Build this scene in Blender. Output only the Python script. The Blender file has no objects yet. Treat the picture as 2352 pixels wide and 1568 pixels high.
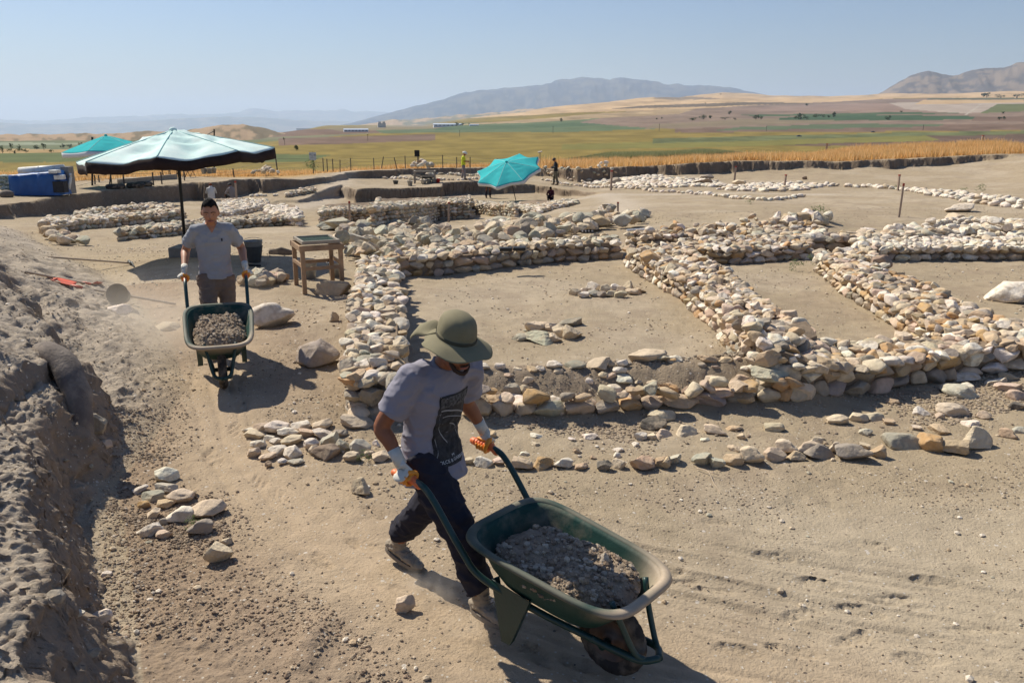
import bpy, bmesh, math, random
import numpy as np
from mathutils import Vector, Matrix, Euler
random.seed(7)
RS = np.random.RandomState(11)
C = bpy.context.scene.collection
R = math.radians
# ---------------------------------------------------------------- camera geometry (used to survey the site from the photo)
H = 2.7; F = 1898.0; CX, CY = 1176.0, 784.0
PT = math.atan(499 / F); CP, SP = math.cos(PT), math.sin(PT)
def ray(px, py):
    u, v = px - CX, py - CY
    return np.array([u, F * CP - v * SP, -F * SP - v * CP])
def W(px, py, z):
    d = ray(px, py); s = (z - H) / d[2]
    return np.array([d[0] * s, d[1] * s, z])
def proj(x, y, z):
    dz = z - H
    dep = y * CP - dz * SP
    up = y * SP + dz * CP
    return CX + F * x / dep, CY - F * up / dep
def at_y(px, py, y):
    d = ray(px, py); s = y / d[1]
    return np.array([d[0] * s, y, H + d[2] * s])

# ---------------------------------------------------------------- numpy noise
class Noise:
    def __init__(s, seed):
        r = np.random.RandomState(seed); s.p = np.tile(r.permutation(256), 3); s.v = r.rand(256) * 2 - 1
    def n3(s, x, y, z):
        x = np.asarray(x, float); y = np.asarray(y, float) + 0 * x; z = np.asarray(z, float) + 0 * x
        xi = np.floor(x).astype(int); yi = np.floor(y).astype(int); zi = np.floor(z).astype(int)
        a = x - xi; b = y - yi; c = z - zi
        a = a * a * (3 - 2 * a); b = b * b * (3 - 2 * b); c = c * c * (3 - 2 * c)
        def h(i, j, k): return s.v[s.p[s.p[s.p[i & 255] + (j & 255)] + (k & 255)] & 255]
        def l(p, q, t): return p + (q - p) * t
        return l(l(l(h(xi, yi, zi), h(xi + 1, yi, zi), a), l(h(xi, yi + 1, zi), h(xi + 1, yi + 1, zi), a), b),
                 l(l(h(xi, yi, zi + 1), h(xi + 1, yi, zi + 1), a), l(h(xi, yi + 1, zi + 1), h(xi + 1, yi + 1, zi + 1), a), b), c)
    def fbm(s, x, y, z=0.0, o=4, g=0.5):
        t = 0; a = 1; q = 1
        for k in range(o):
            t = t + a * s.n3(np.asarray(x) * q + 17.3 * k, np.asarray(y) * q + 5.1 * k, np.asarray(z) * q + 3.7 * k); a *= g; q *= 2.03
        return t
NZ = Noise(3); NZ2 = Noise(8)
def sstep(a, b, x):
    t = np.clip((x - a) / (b - a), 0, 1); return t * t * (3 - 2 * t)

def tps_fit(pts):
    P = np.array(pts, float)
    U, V = P[:, 0] / P[:, 1] * 12, np.log(P[:, 1]) * 8
    n = len(P)
    def ker(r2): return 0.5 * r2 * np.log(r2 + 1e-9)
    K = ker((U[:, None] - U[None]) ** 2 + (V[:, None] - V[None]) ** 2) + np.eye(n) * 0.02
    A = np.zeros((n + 3, n + 3)); A[:n, :n] = K; A[:n, n] = 1; A[:n, n + 1] = U; A[:n, n + 2] = V
    A[n:, :n] = A[:n, n:].T
    w = np.linalg.solve(A, np.concatenate([P[:, 2], [0, 0, 0]]))
    gu, gv = np.linspace(-13, 13, 200), np.linspace(np.log(1.2) * 8, np.log(130) * 8, 260)
    u, v = np.meshgrid(gu, gv)
    G = w[n] + w[n + 1] * u + w[n + 2] * v
    for i in range(n): G = G + w[i] * ker((u - U[i]) ** 2 + (v - V[i]) ** 2)
    def f(x, y):
        y = np.clip(np.asarray(y, float), 1.21, 129)
        a = (np.clip(np.asarray(x, float) / y * 12, -12.99, 12.99) + 13) / 26 * 199; b = (np.log(y) * 8 - gv[0]) / (gv[-1] - gv[0]) * 259
        i = a.astype(int); j = b.astype(int); a = a - i; b = b - j
        return (G[j, i] * (1 - a) + G[j, i + 1] * a) * (1 - b) + (G[j + 1, i] * (1 - a) + G[j + 1, i + 1] * a) * b
    return f
def wp(l): return [tuple(W(a, b, c)) for a, b, c in l]
Ppts = wp([(1200,1560,0),(600,1560,0),(2300,1560,0),(-100,1500,0),(600,1200,0),(1500,1200,0),(2300,1200,.02),(500,1000,.05),(1500,1030,.02),
 (2300,950,.08),(520,880,.15),(500,800,.2),(640,700,.22),(300,700,.25),(425,600,.25),(620,600,.2),(300,640,.2),(200,560,-.1),(450,545,-.2),(100,530,-.2),(60,500,-.47),(154,487,-.66),
 (325,467,-.75),(200,520,-.5),(560,455,-1.0),(640,440,-.85),(600,500,-.65),(560,530,-.35),(1000,850,.1),(1100,700,.1),(1400,640,.1),(1900,700,.12),(2300,620,.12),
 (1700,490,.05),(2065,500,.0),(2352,480,.1),(1400,500,-.05),(1300,500,-.35),(1050,512,-1.0),(800,530,-.3),(730,480,-1.1),(850,472,-1.55),(1000,462,-1.55),(1200,461,-1.55),(1310,458,-1.45),
 (1200,560,-.05),(1390,443,-.8),(1480,446,-.75),(1440,475,-.3),(1600,470,-.15),(1600,440,-.6),(1800,425,-.65),(1500,410,-.95),(1900,445,-.4),(2200,445,-.2),(2352,450,0),
 (1493,404,-.55),(1676,397,-.6),(1676,414,-.8),(1914,395,-.42),(1914,425,-.65),(2097,389,-.32),(2060,425,-.6),(2189,393,-.28),(2280,391,-.18),(2352,372,.3),(2300,420,-.4)])
Mpts = wp([(600,462,-.95),(700,440,-.8),(760,420,-.6),(900,425,-.85),(985,425,-.8),(1065,412,-.73),(1277,425,-1.08),(1200,415,-.9),(1390,437,-.75),(1500,412,-.95),(1303,419,-1.0),(1442,405,-.9),(1000,405,-.75),(850,415,-.8)])
Npts = wp([(-300,500,.3),(0,470,.08),(171,446,.02),(360,424,0),(600,412,-.2),(747,409,-.3),(920,388,-.3),(1094,385,-.3),(1245,386,-.3),(1442,384,-.1),(1579,376,.1),
 (1676,371,.2),(1907,371,.2),(2189,360,.5),(2352,353,.7),(2600,350,.8)]) + [(-30,60,-.3),(-10,75,-1.0),(5,80,-1.1),(20,80,-.8),(40,85,.25),(-45,50,0),(60,70,.9)]
fP, fM, fN = tps_fit(Ppts), tps_fit(Mpts), tps_fit(Npts)
# edges (pixels + level) of the excavation: everything beyond the line is natural ground
Nline = [tuple(W(a, b, c)[:2]) for a, b, c in [(-900,560,.6),(-300,492,.3),(5,470,.08),(96,457,.05),(171,446,.02),(247,438,0),(344,427,0),(450,417,-.05),(481,421,-.1),(575,414,-.2),(608,415,-.2),(747,408,-.3),
 (775,402,-.3),(797,395,-.3),(905,391,-.3),(911,387,-.3),(1094,385,-.3),(1245,386,-.3),(1330,388,-.2),(1442,384,-.1),(1491,378,0),(1579,376,.1),(1676,371,.2),(1907,371,.2),(2050,366,.35),(2189,360,.5),(2352,353,.7),(3000,345,.8)]]
Mline = [tuple(W(a, b, c)[:2]) for a, b, c in [(590,470,-.95),(640,462,-.95),(690,460,-.9),(712,450,-.85),(745,438,-.8),(782,431,-.8),(803,437,-.85),(818,442,-.85),(828,438,-.85),(1016,430,-.85),(1022,424,-.85),(1102,421,-.9),
 (1229,425,-1.0),(1320,431,-.9),(1395,438,-.75),(1480,442,-.7)]]
CLOSE = {}
def fill_poly(px, py, poly):
    ins = np.zeros(np.shape(px), bool); n = len(poly); j = n - 1
    for i in range(n):
        xi, yi = poly[i]; xj, yj = poly[j]
        c = ((yi > py) != (yj > py)) & (px < (xj - xi) * (py - yi) / (yj - yi + 1e-12) + xi)
        ins ^= c; j = i
    return ins
def seg_sd(x, y, line):
    """distance to a polyline, signed by region for the lines listed in CLOSE, else by side"""
    x = np.asarray(x, float); y = np.asarray(y, float)
    best = np.full(np.shape(x), 1e9); sg = np.ones(np.shape(x)); cl = CLOSE.get(id(line))
    for (x0, y0), (x1, y1) in zip(line[:-1], line[1:]):
        dx, dy = x1 - x0, y1 - y0; L2 = dx * dx + dy * dy
        t = np.clip(((x - x0) * dx + (y - y0) * dy) / L2, 0, 1)
        qx, qy = x - (x0 + t * dx), y - (y0 + t * dy)
        d = qx * qx + qy * qy
        m = d < best - 1e-9
        best = np.where(m, d, best)
        if cl is None: sg = np.where(m, np.sign(dx * qy - dy * qx), sg)
    if cl is not None: sg = np.where(fill_poly(x, y, list(line) + cl), 1, -1)
    return np.sqrt(best) * sg
CLOSE[id(Nline)] = [(200, 64), (200, 300), (-200, 300), (-200, 14.9)]
CLOSE[id(Mline)] = [(200, 43.1), (200, 300), (-200, 300), (-200, 39.1)]
# left bank
cliff = [(-.2, -3.0)] + [tuple(W(a, b, c)[:2]) for a, b, c in [(420,2100,0),(330,1568,0),(300,1470,0),(262,1340,0),(222,1240,0),(212,1130,0),(262,1010,.05),(225,930,.15),(150,850,.35),(80,760,.5),(0,660,.6),(-200,560,.7)]]
toe = [(-.2, -3.0)] + [tuple(W(a, b, c)[:2]) for a, b, c in [(420,2100,0),(330,1568,0),(300,1300,0),(270,1120,0),(360,1000,.05),(430,900,.12),(400,800,.2),(330,710,.22),(260,640,.2),(150,590,0),(60,530,-.1),(0,492,0),(-300,460,.1)]]
CLOSE[id(cliff)] = [(-200, cliff[-1][1]), (-200, -50), (cliff[0][0], -50)]
CLOSE[id(toe)] = [(-200, toe[-1][1]), (-200, -50), (toe[0][0], -50)]
def bumpline(x, y, line, w):
    return np.exp(-(seg_sd(x, y, line) / w) ** 2)
W4f = [tuple(W(a, b, .02)[:2]) for a, b in [(1060,945),(1180,950),(1300,955),(1420,945),(1560,935),(1700,925),(1830,915)]]
W4c = [tuple(W(a, b, .2)[:2]) for a, b in [(1050,890),(1200,885),(1330,880),(1500,870),(1600,868),(1700,860),(1800,862)]]
def terrain(x, y, fine=False):
    x = np.asarray(x, float); y = np.asarray(y, float)
    P = fP(x, y)
    nb = NZ.fbm(x * .9, y * .9, 0, 3) * .035 * sstep(3, 9, y)
    P = P + nb
    wig = NZ.fbm(x * 1.1, y * 1.1, 5, 2) * .11 + sstep(5, 15, x) * .06 * NZ.fbm(x * 4, y * 4, 5, 2)
    sM = seg_sd(x, y, Mline)
    wM = sstep(-.10, .10, sM + wig) * sstep(-14.5, -12, x) * sstep(Mline[-1][0], Mline[-1][0] - 4, x)
    z = P * (1 - wM) + (fM(x, y) + nb) * wM
    sN = seg_sd(x, y, Nline)
    wN = sstep(-.11, .11, sN + wig * 1.5 + sstep(5, 12, x) * .20 * NZ2.fbm(x * 1.7, y * 1.2, 3, 3))
    z = z + sstep(5, 12, x) * .20 * np.exp(np.minimum(sN, 0) / 1.1) * (.7 + .5 * NZ2.n3(x * .8, y * .4, 3))
    yr = np.interp(x, [-30, -15, -8, 0, 15, 40], [44, 50, 58, 64, 78, 88])
    Nz = fN(x, np.minimum(y, yr)) + nb * .6 + NZ.fbm(x * .3, y * .3, 9, 3) * .05
    over = np.maximum(y - yr, 0)
    Nz = Nz - 9.5 * sstep(0, 60, over) - .012 * over
    z = z * (1 - wN) + Nz * wN
    # mound under the front wall of the first room
    m = bumpline(x, y, W4c, .42)
    z = z + .33 * m
    # near heap of clods at the bottom edge, and low dump slopes
    q = W(715, 1480, 0); z = z + .07 * np.exp(-(((x - q[0]) / .10) ** 2 + ((y - q[1]) / .22) ** 2)) * (y < 6)
    q = W(760, 745, .2); z = z + .12 * np.exp(-(((x - q[0]) / .5) ** 2 + ((y - q[1]) / .9) ** 2))
    q = W(1790, 515, 0); z = z + .30 * np.exp(-(((x - q[0]) / 1.6) ** 2 + ((y - q[1]) / 1.6) ** 2))
    # left bank: scree apron and ragged cliff
    near = y < 30
    st = seg_sd(x, y, toe); sc = seg_sd(x, y, cliff)
    st = np.where(near, st, -1); 
    w2 = NZ.fbm(x * 2.2, y * 2.2, 2, 4)
    apr = np.clip(st, 0, 3.2)
    fade = sstep(26, 18, y)
    z = z + np.where(st > 0, np.interp(y, [4.5, 9.5], [.10, .42]) * apr + .05 * w2 * np.minimum(apr * 3, 1), 0) * fade
    hc = np.interp(y, [2, 4, 6, 8, 10, 14, 18], [.55, .52, .55, .30, .28, .2, 0])
    cl = sstep(-.02, np.interp(y, [3.5, 5.5], [.42, .26]), sc + .11 * w2 + .03 * NZ2.fbm(x * 4, y * 4, 1, 2))
    ccl = np.where(y < 20, cl, 0)
    z = z + ccl * (hc + .14 * np.clip(sc, 0, 1.2)) * fade
    # cliff second step
    cl2 = np.where(y < 20, sstep(.32, .42, sc + .14 * NZ2.fbm(x * 1.7, y * 1.7, 6, 3)), 0)
    z = z + .16 * cl2 * fade * sstep(9.5, 7, y)
    if fine:
        k1 = NZ.fbm(x * 9, y * 9, 3, 3); k2 = NZ2.fbm(x * 26, y * 26, 3, 2)
        rough = .35 + .65 * sstep(-.2, .5, NZ2.fbm(x * .8, y * .8, 12, 2))
        bank = sstep(-.1, .5, st) * near
        sand = np.exp(-(seg_sd(x, y, track) / .42) ** 2)
        rough = rough * (1 - .55 * sand) * (1 + 2.0 * bank + 1.2 * m)
        ridg = 1 - np.abs(NZ2.fbm(x * 5, y * 5, 7, 3))
        k3 = NZ2.fbm(x * 21, y * 21, 5, 3, .6); k3 = k3 + .5 * np.abs(k3)
        LZ = np.where(st < 0, np.exp(-(st / 1.25) ** 2), 1) * (1 - sand) * (y < 14)
        z = z + (.006 * k1 + .003 * k2) * rough * sstep(40, 20, y) + .0075 * k3 * LZ * (st < 0) + .0065 * k3 * m * (y < 10)
        z = z + ((.018 * ridg ** 2 + .020 * NZ.fbm(x * 7, y * 7, 1, 3, .55) + .016 * np.maximum(NZ2.fbm(x * 3.5, y * 3.5, 21, 3), .25)) * (y < 14) + .014 * k3 * (y < 16) + .006 * NZ.n3(x * 55, y * 55, 2) * (y < 8)) * bank
        # wheel ruts and foot dents in the sand
        s = seg_sd(x, y, track)
        for off in (-.07, .11, .2, -.24):
            z = z - .012 * np.exp(-((s - off - .05 * NZ.n3(x, y, 4 + off)) / .024) ** 2) * (y < 12)
        s2 = seg_sd(x, y, track2); g2 = (y < 6.2) * sstep(.95, .35, np.abs(s2 - .12)) * sstep(.2, 1.0, x)
        al = x * .95 - y * .30
        z = z + g2 * (.017 * NZ.fbm(s2 * 9, al * .55, 3, 3, .6) - .015 * np.maximum(NZ2.n3(s2 * 24, al * .8, 7), .1))
        g3 = (y < 7) * sstep(.5, 1.6, x) * sstep(.2, .8, np.abs(s2)); z = z + g3 * .010 * NZ.fbm(x * 1.6, y * 4.2, 17, 2)
        for px, py, a, b in FEET:
            z = z - (.013 + .005 * np.sin(((x - px) * a + (y - py) * b) * 230)) * sstep(1.1, .8, np.sqrt(((x - px) * a + (y - py) * b) ** 2 / .0196 + ((x - px) * b - (y - py) * a) ** 2 / .0025)) * (1 + .5 * k2)
    return z
track = [tuple(W(a, b, 0)[:2]) for a, b in [(505,700),(505,850),(500,930),(520,1010),(590,1110),(720,1210),(900,1330),(1060,1440),(1400,1560),(1900,1620)]]
track2 = [tuple(W(a, b, 0)[:2]) for a, b in [(1250,1262),(1560,1318),(1900,1385),(2150,1425),(2500,1500)]]
FEET = []
for px, py, an in [(1520,1300,.3),(1560,1330,2.8),(1700,1480,.2),(1640,1345,.1),(1850,1395,2.9),(1980,1390,.4),(2050,1365,0),(1230,1500,.9),(1330,1520,.5),(1820,1480,.3),(1960,1450,2.7),(2120,1500,.2),(2230,1440,.1),(860,1180,.8),(740,1285,.9),(600,1110,1.),(640,1140,.9),(480,1050,1.3),(540,1000,1.2),(500,1060,1.4),(930,1360,.7),(2000,1250,.3),(1780,1270,.2),(1650,1200,.1),(2150,1330,.3),(830,1250,.6),(560,960,1.4),(1880,1330,.4)]:
    q = W(px, py, 0); FEET.append((q[0], q[1], math.cos(-an), math.sin(-an)))
def P(px, py, dz=0.0, dmin=2.2, dmax=120.0):
    """point where the sight line meets the ground raised by dz"""
    d = ray(px, py); s = np.geomspace(dmin, dmax, 900) / d[1]
    x = d[0] * s; y = d[1] * s; z = H + d[2] * s
    g = terrain(x, y) + dz
    i = np.nonzero(z < g)[0]
    if len(i) == 0 or i[0] == 0: return W(px, py, dz if py > 300 else 0)
    i = i[0]; a = (z[i-1] - g[i-1]); b = (g[i] - z[i]); t = a / (a + b)
    q = s[i-1] + (s[i] - s[i-1]) * t
    return np.array([d[0] * q, d[1] * q, H + d[2] * q])
def gz(x, y): return float(terrain(np.array([x]), np.array([y]))[0])

# ---------------------------------------------------------------- mesh helpers
def mesh_np(name, V, Fc, mat=None, smooth=True, col=None, parent=None, attrs=None):
    """V (n,3), Fc (m,k) one polygon size"""
    V = np.asarray(V, np.float32); Fc = np.asarray(Fc, np.int32); k = Fc.shape[1]
    me = bpy.data.meshes.new(name)
    me.vertices.add(len(V)); me.vertices.foreach_set('co', V.ravel())
    me.loops.add(Fc.size); me.loops.foreach_set('vertex_index', Fc.ravel())
    me.polygons.add(len(Fc)); me.polygons.foreach_set('loop_start', np.arange(0, Fc.size, k, dtype=np.int32))
    me.polygons.foreach_set('loop_total', np.full(len(Fc), k, np.int32))
    if isinstance(smooth, np.ndarray): me.polygons.foreach_set('use_smooth', smooth.astype(bool))
    else: me.polygons.foreach_set('use_smooth', np.full(len(Fc), bool(smooth)))
    me.update(calc_edges=True); me.validate()
    if col is not None:
        a = me.color_attributes.new('Col', 'FLOAT_COLOR', 'POINT')
        cc = np.ones((len(V), 4), np.float32); cc[:, :col.shape[1]] = col
        a.data.foreach_set('color', cc.ravel())
    if attrs:
        for kx, v in attrs.items():
            a = me.attributes.new(kx, 'FLOAT', 'POINT'); a.data.foreach_set('value', np.asarray(v, np.float32))
    if mat: me.materials.append(mat)
    o = bpy.data.objects.new(name, me); C.objects.link(o)
    if parent: o.parent = parent
    return o
def bm_obj(name, bm, mat=None, parent=None, smooth=False):
    bmesh.ops.recalc_face_normals(bm, faces=bm.faces)
    me = bpy.data.meshes.new(name); bm.to_mesh(me); bm.free()
    if smooth: me.polygons.foreach_set('use_smooth', np.full(len(me.polygons), True))
    if mat: me.materials.append(mat)
    o = bpy.data.objects.new(name, me); C.objects.link(o)
    if parent: o.parent = parent
    return o
def thing(name, label, cat, loc=(0, 0, 0), rz=0.0, group=None, kind=None):
    o = bpy.data.objects.new(name, None); C.objects.link(o)
    o.empty_display_size = .1
    o.location = [float(v) for v in loc]; o.rotation_euler = (0, 0, rz)
    return tag(o, label, cat, group, kind)
def tag(o, label=None, cat=None, group=None, kind=None):
    if label: o['label'] = label
    if cat: o['category'] = cat
    if group: o['group'] = group
    if kind: o['kind'] = kind
    return o
def add_box(bm, c, s, rot=None, bev=0.0):
    M = Matrix.Translation(Vector([float(v) for v in c]))
    if rot is not None: M = M @ rot.to_matrix().to_4x4() if isinstance(rot, Euler) else M @ rot.to_4x4()
    r = bmesh.ops.create_cube(bm, size=1.0, matrix=M @ Matrix.Diagonal((s[0], s[1], s[2], 1)))
    if bev > 0:
        es = list({e for v in r['verts'] for e in v.link_edges})
        bmesh.ops.bevel(bm, geom=es, offset=bev, segments=2, affect='EDGES', profile=.5)
def frames(pts):
    P_ = [Vector([float(c) for c in p]) for p in pts]; T = []
    for i in range(len(P_)):
        a = P_[max(i - 1, 0)]; b = P_[min(i + 1, len(P_) - 1)]; T.append((b - a).normalized())
    return P_, T
def add_tube(bm, pts, rad, seg=10, side=None, cap=True, round_cap=False):
    """swept tube; rad = float | list of float | list of (a, b); side = direction of the a axis"""
    P_, T = frames(pts); n = len(P_)
    rad = [rad] * n if isinstance(rad, (int, float)) else list(rad)
    rad = [(r, r) if isinstance(r, (int, float)) else r for r in rad]
    if round_cap:
        a0, b0 = rad[0]; a1, b1 = rad[-1]; p0, t0, p1, t1 = P_[0], T[0], P_[-1], T[-1]
        pre = [(p0 - t0 * ((a0 + b0) / 2) * math.cos(q), (a0 * math.sin(q), b0 * math.sin(q)), t0) for q in (.25, .7, 1.15)]
        pos = [(p1 + t1 * ((a1 + b1) / 2) * math.cos(q), (a1 * math.sin(q), b1 * math.sin(q)), t1) for q in (1.15, .7, .25)]
        P_ = [q[0] for q in pre] + P_ + [q[0] for q in pos]; rad = [q[1] for q in pre] + rad + [q[1] for q in pos]; T = [q[2] for q in pre] + T + [q[2] for q in pos]; n = len(P_)
    s = Vector(side) if side is not None else (Vector((0, 0, 1)) if abs(T[0].z) < .9 else Vector((1, 0, 0)))
    rings = []; u = (s - T[0] * s.dot(T[0])).normalized()
    for i in range(n):
        if side is not None and abs(Vector(side).normalized().dot(T[i])) < .9: s2 = Vector(side); u = (s2 - T[i] * s2.dot(T[i])).normalized()
        else: u = (u - T[i] * u.dot(T[i])).normalized()
        w = T[i].cross(u)
        rings.append([bm.verts.new(P_[i] + u * (rad[i][0] * math.cos(2 * math.pi * k / seg)) + w * (rad[i][1] * math.sin(2 * math.pi * k / seg))) for k in range(seg)])
    for i in range(n - 1):
        for k in range(seg):
            bm.faces.new((rings[i][k], rings[i][(k + 1) % seg], rings[i + 1][(k + 1) % seg], rings[i + 1][k]))
    if cap:
        bm.faces.new(rings[0][::-1]); bm.faces.new(rings[-1])
def add_ell(bm, c, r, rot=None, u=16, v=12):
    M = Matrix.Translation(Vector([float(q) for q in c]))
    if rot is not None: M = M @ rot.to_4x4()
    bmesh.ops.create_uvsphere(bm, u_segments=u, v_segments=v, radius=1.0, matrix=M @ Matrix.Diagonal((r[0], r[1], r[2], 1)))
def bend(pts, n=6):
    """Catmull-Rom through control points"""
    p = [np.array(q, float) for q in pts]; p = [2 * p[0] - p[1]] + p + [2 * p[-1] - p[-2]]; o = []
    for i in range(1, len(p) - 2):
        for k in range(n):
            t = k / n
            o.append(.5 * ((2 * p[i]) + (-p[i-1] + p[i+1]) * t + (2*p[i-1] - 5*p[i] + 4*p[i+1] - p[i+2]) * t*t + (-p[i-1] + 3*p[i] - 3*p[i+1] + p[i+2]) * t**3))
    o.append(p[-2]); return o
def remesh(bm, voxel, smooth=3):
    """fuse overlapping closed pieces into one continuous skin; returns (verts, faces)"""
    me = bpy.data.meshes.new('tmp'); bmesh.ops.recalc_face_normals(bm, faces=bm.faces); bm.to_mesh(me); bm.free()
    o = bpy.data.objects.new('tmp', me); C.objects.link(o)
    m = o.modifiers.new('r', 'REMESH'); m.mode = 'VOXEL'; m.voxel_size = voxel
    if smooth:
        s = o.modifiers.new('s', 'SMOOTH'); s.iterations = smooth; s.factor = .5
    dg = bpy.context.evaluated_depsgraph_get(); dg.update()
    me2 = bpy.data.meshes.new_from_object(o.evaluated_get(dg))
    bpy.data.objects.remove(o); bpy.data.meshes.remove(me)
    return me2
def me_obj(name, me, mat, parent=None, fn=None):
    n = len(me.vertices); co = np.empty(n * 3, np.float32); me.vertices.foreach_get('co', co)
    if fn is not None:
        no = np.empty(n * 3, np.float32); me.vertices.foreach_get('normal', no)
        co = fn(co.reshape(-1, 3), no.reshape(-1, 3)).astype(np.float32).ravel(); me.vertices.foreach_set('co', co); me.update()
    me.polygons.foreach_set('use_smooth', np.full(len(me.polygons), True))
    me.materials.clear(); me.materials.append(mat); me.name = name
    o = bpy.data.objects.new(name, me); C.objects.link(o)
    if parent: o.parent = parent
    return o

# ---------------------------------------------------------------- materials
def mat(name, col=(.5, .5, .5), rough=.8, metal=0.0, var=.0, vscale=8.0, bump=.0, bscale=30.0, attr=False, col2=None, dust=None, dscale=6.0, spec=.3, detail=6, sub=0):
    m = bpy.data.materials.new(name); m.use_nodes = True
    nt = m.node_tree; N = nt.nodes; L = nt.links; b = N['Principled BSDF']
    b.inputs['Roughness'].default_value = rough; b.inputs['Metallic'].default_value = metal
    b.inputs['Specular IOR Level'].default_value = spec
    tc = N.new('ShaderNodeTexCoord')
    out = None
    if attr:
        a = N.new('ShaderNodeAttribute'); a.attribute_name = 'Col'; out = a.outputs['Color']
    else:
        a = N.new('ShaderNodeRGB'); a.outputs[0].default_value = (*col, 1); out = a.outputs[0]
    def noise(sc, det=detail, ro=.6):
        n = N.new('ShaderNodeTexNoise'); n.inputs['Scale'].default_value = sc; n.inputs['Detail'].default_value = det; n.inputs['Roughness'].default_value = ro
        L.new(tc.outputs['Object'], n.inputs['Vector']); return n
    def ramp(src, lo, hi):
        r = N.new('ShaderNodeMapRange'); r.inputs[1].default_value = lo; r.inputs[2].default_value = hi; L.new(src, r.inputs[0]); return r.outputs[0]
    def mix(f, A, B, mode='MIX'):
        x = N.new('ShaderNodeMix'); x.data_type = 'RGBA'; x.blend_type = mode
        if isinstance(f, float): x.inputs[0].default_value = f
        else: L.new(f, x.inputs[0])
        for i, s in ((6, A), (7, B)):
            if isinstance(s, tuple): x.inputs[i].default_value = (*s, 1)
            else: L.new(s, x.inputs[i])
        return x.outputs[2]
    if col2 is not None: out = mix(ramp(noise(vscale).outputs[0], .38, .62), out, col2)
    if var > 0:
        r = N.new('ShaderNodeMapRange'); r.inputs[1].default_value = .25; r.inputs[2].default_value = .75; r.inputs[3].default_value = 1 - var; r.inputs[4].default_value = 1 + var
        L.new(noise(vscale * 1.7).outputs[0], r.inputs[0])
        v = N.new('ShaderNodeVectorMath'); v.operation = 'SCALE'; L.new(out, v.inputs[0]); L.new(r.outputs[0], v.inputs['Scale']); out = v.outputs[0]
    if dust is not None: out = mix(ramp(noise(dscale).outputs[0], dust[3], dust[4]), out, tuple(dust[:3]))
    L.new(out, b.inputs['Base Color'])
    if bump > 0:
        bp = N.new('ShaderNodeBump'); bp.inputs['Strength'].default_value = 1.0; bp.inputs['Distance'].default_value = bump
        L.new(noise(bscale, 8, .65).outputs[0], bp.inputs['Height']); L.new(bp.outputs[0], b.inputs['Normal'])
    return m
EXPO = .38; SUN = 5.0; SKY = .060; HAZE = 4.0e-5; DUST = 1
# ---------------------------------------------------------------- render, camera, sun, sky
sc = bpy.context.scene
sc.render.engine = 'CYCLES'
sc.cycles.use_denoising = True
try: sc.cycles.denoiser = 'OPENIMAGEDENOISE'
except Exception: pass
sc.cycles.max_bounces = 6; sc.cycles.diffuse_bounces = 3; sc.cycles.glossy_bounces = 2; sc.cycles.transparent_max_bounces = 8; sc.cycles.volume_bounces = 1
sc.cycles.use_adaptive_sampling = True; sc.cycles.adaptive_threshold = .015
sc.cycles.volume_step_rate = 1.0; sc.cycles.volume_max_steps = 128
sc.view_settings.view_transform = 'Standard'; sc.view_settings.look = 'None'; sc.view_settings.exposure = EXPO; sc.view_settings.gamma = 1.0
cam = bpy.data.cameras.new('camera'); cam.sensor_width = 36; cam.lens = 36 * F / 2352; cam.clip_start = .05; cam.clip_end = 200000
co = bpy.data.objects.new('camera', cam); C.objects.link(co); co.location = (0, 0, H); co.rotation_euler = (math.pi / 2 - PT, 0, 0)
sc.camera = co
SAZ = (-.745, .667)     # the sun stands beyond the site, to the left
ELEV = R(46)
L_ = bpy.data.lights.new('sun', 'SUN'); L_.energy = SUN; L_.angle = R(.53); L_.color = (1.0, .93, .79)
so = bpy.data.objects.new('sun', L_); C.objects.link(so)
sd = Vector((SAZ[0] * math.cos(ELEV), SAZ[1] * math.cos(ELEV), math.sin(ELEV)))
so.rotation_euler = (-sd).to_track_quat('-Z', 'Y').to_euler(); so.location = (-20, 20, 30)
w = bpy.data.worlds.new('World'); sc.world = w; w.use_nodes = True
nt = w.node_tree; bg = nt.nodes['Background']
sk = nt.nodes.new('ShaderNodeTexSky'); sk.sky_type = 'NISHITA'; sk.sun_disc = False
sk.sun_elevation = ELEV; sk.sun_rotation = math.atan2(SAZ[0], SAZ[1]); sk.altitude = 600; sk.air_density = 1.3; sk.dust_density = 1.0; sk.ozone_density = 3.5
tm = nt.nodes.new('ShaderNodeVectorMath'); tm.operation = 'MULTIPLY'; tm.inputs[1].default_value = (.90, .98, 1.20); nt.links.new(sk.outputs[0], tm.inputs[0]); nt.links.new(tm.outputs[0], bg.inputs[0]); bg.inputs[1].default_value = SKY

# ---------------------------------------------------------------- colours of soils and fields
# ---------------------------------------------------------------- site ground: one sheet, finer near the viewer
def spaced(lim0, lim1, f0):
    out = [lim0]
    while out[-1] < lim1: out.append(out[-1] + f0(out[-1]))
    return np.array(out)
ys = spaced(1.2, 130, lambda y: (.010 if y < 5 else max(.014, .0052 * y)) if y < 24 else (.115 if y < 61 else .02 * y))
xs_r = spaced(0, 75, lambda x: .018 if x < 3.2 else (.018 + (x - 3.2) * .0062))
xs_l = spaced(0, 75, lambda x: (.010 if 1.3 < x < 3.6 else .018) if x < 5 else (.018 + (x - 5) * .0062))
xs = np.concatenate([-xs_l[:0:-1], xs_r])
X, Y = np.meshgrid(xs, ys)
MK = np.abs(X) < Y * .90 + 2.0
Z = np.zeros_like(X); Z[MK] = terrain(X[MK], Y[MK], fine=True)
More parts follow.
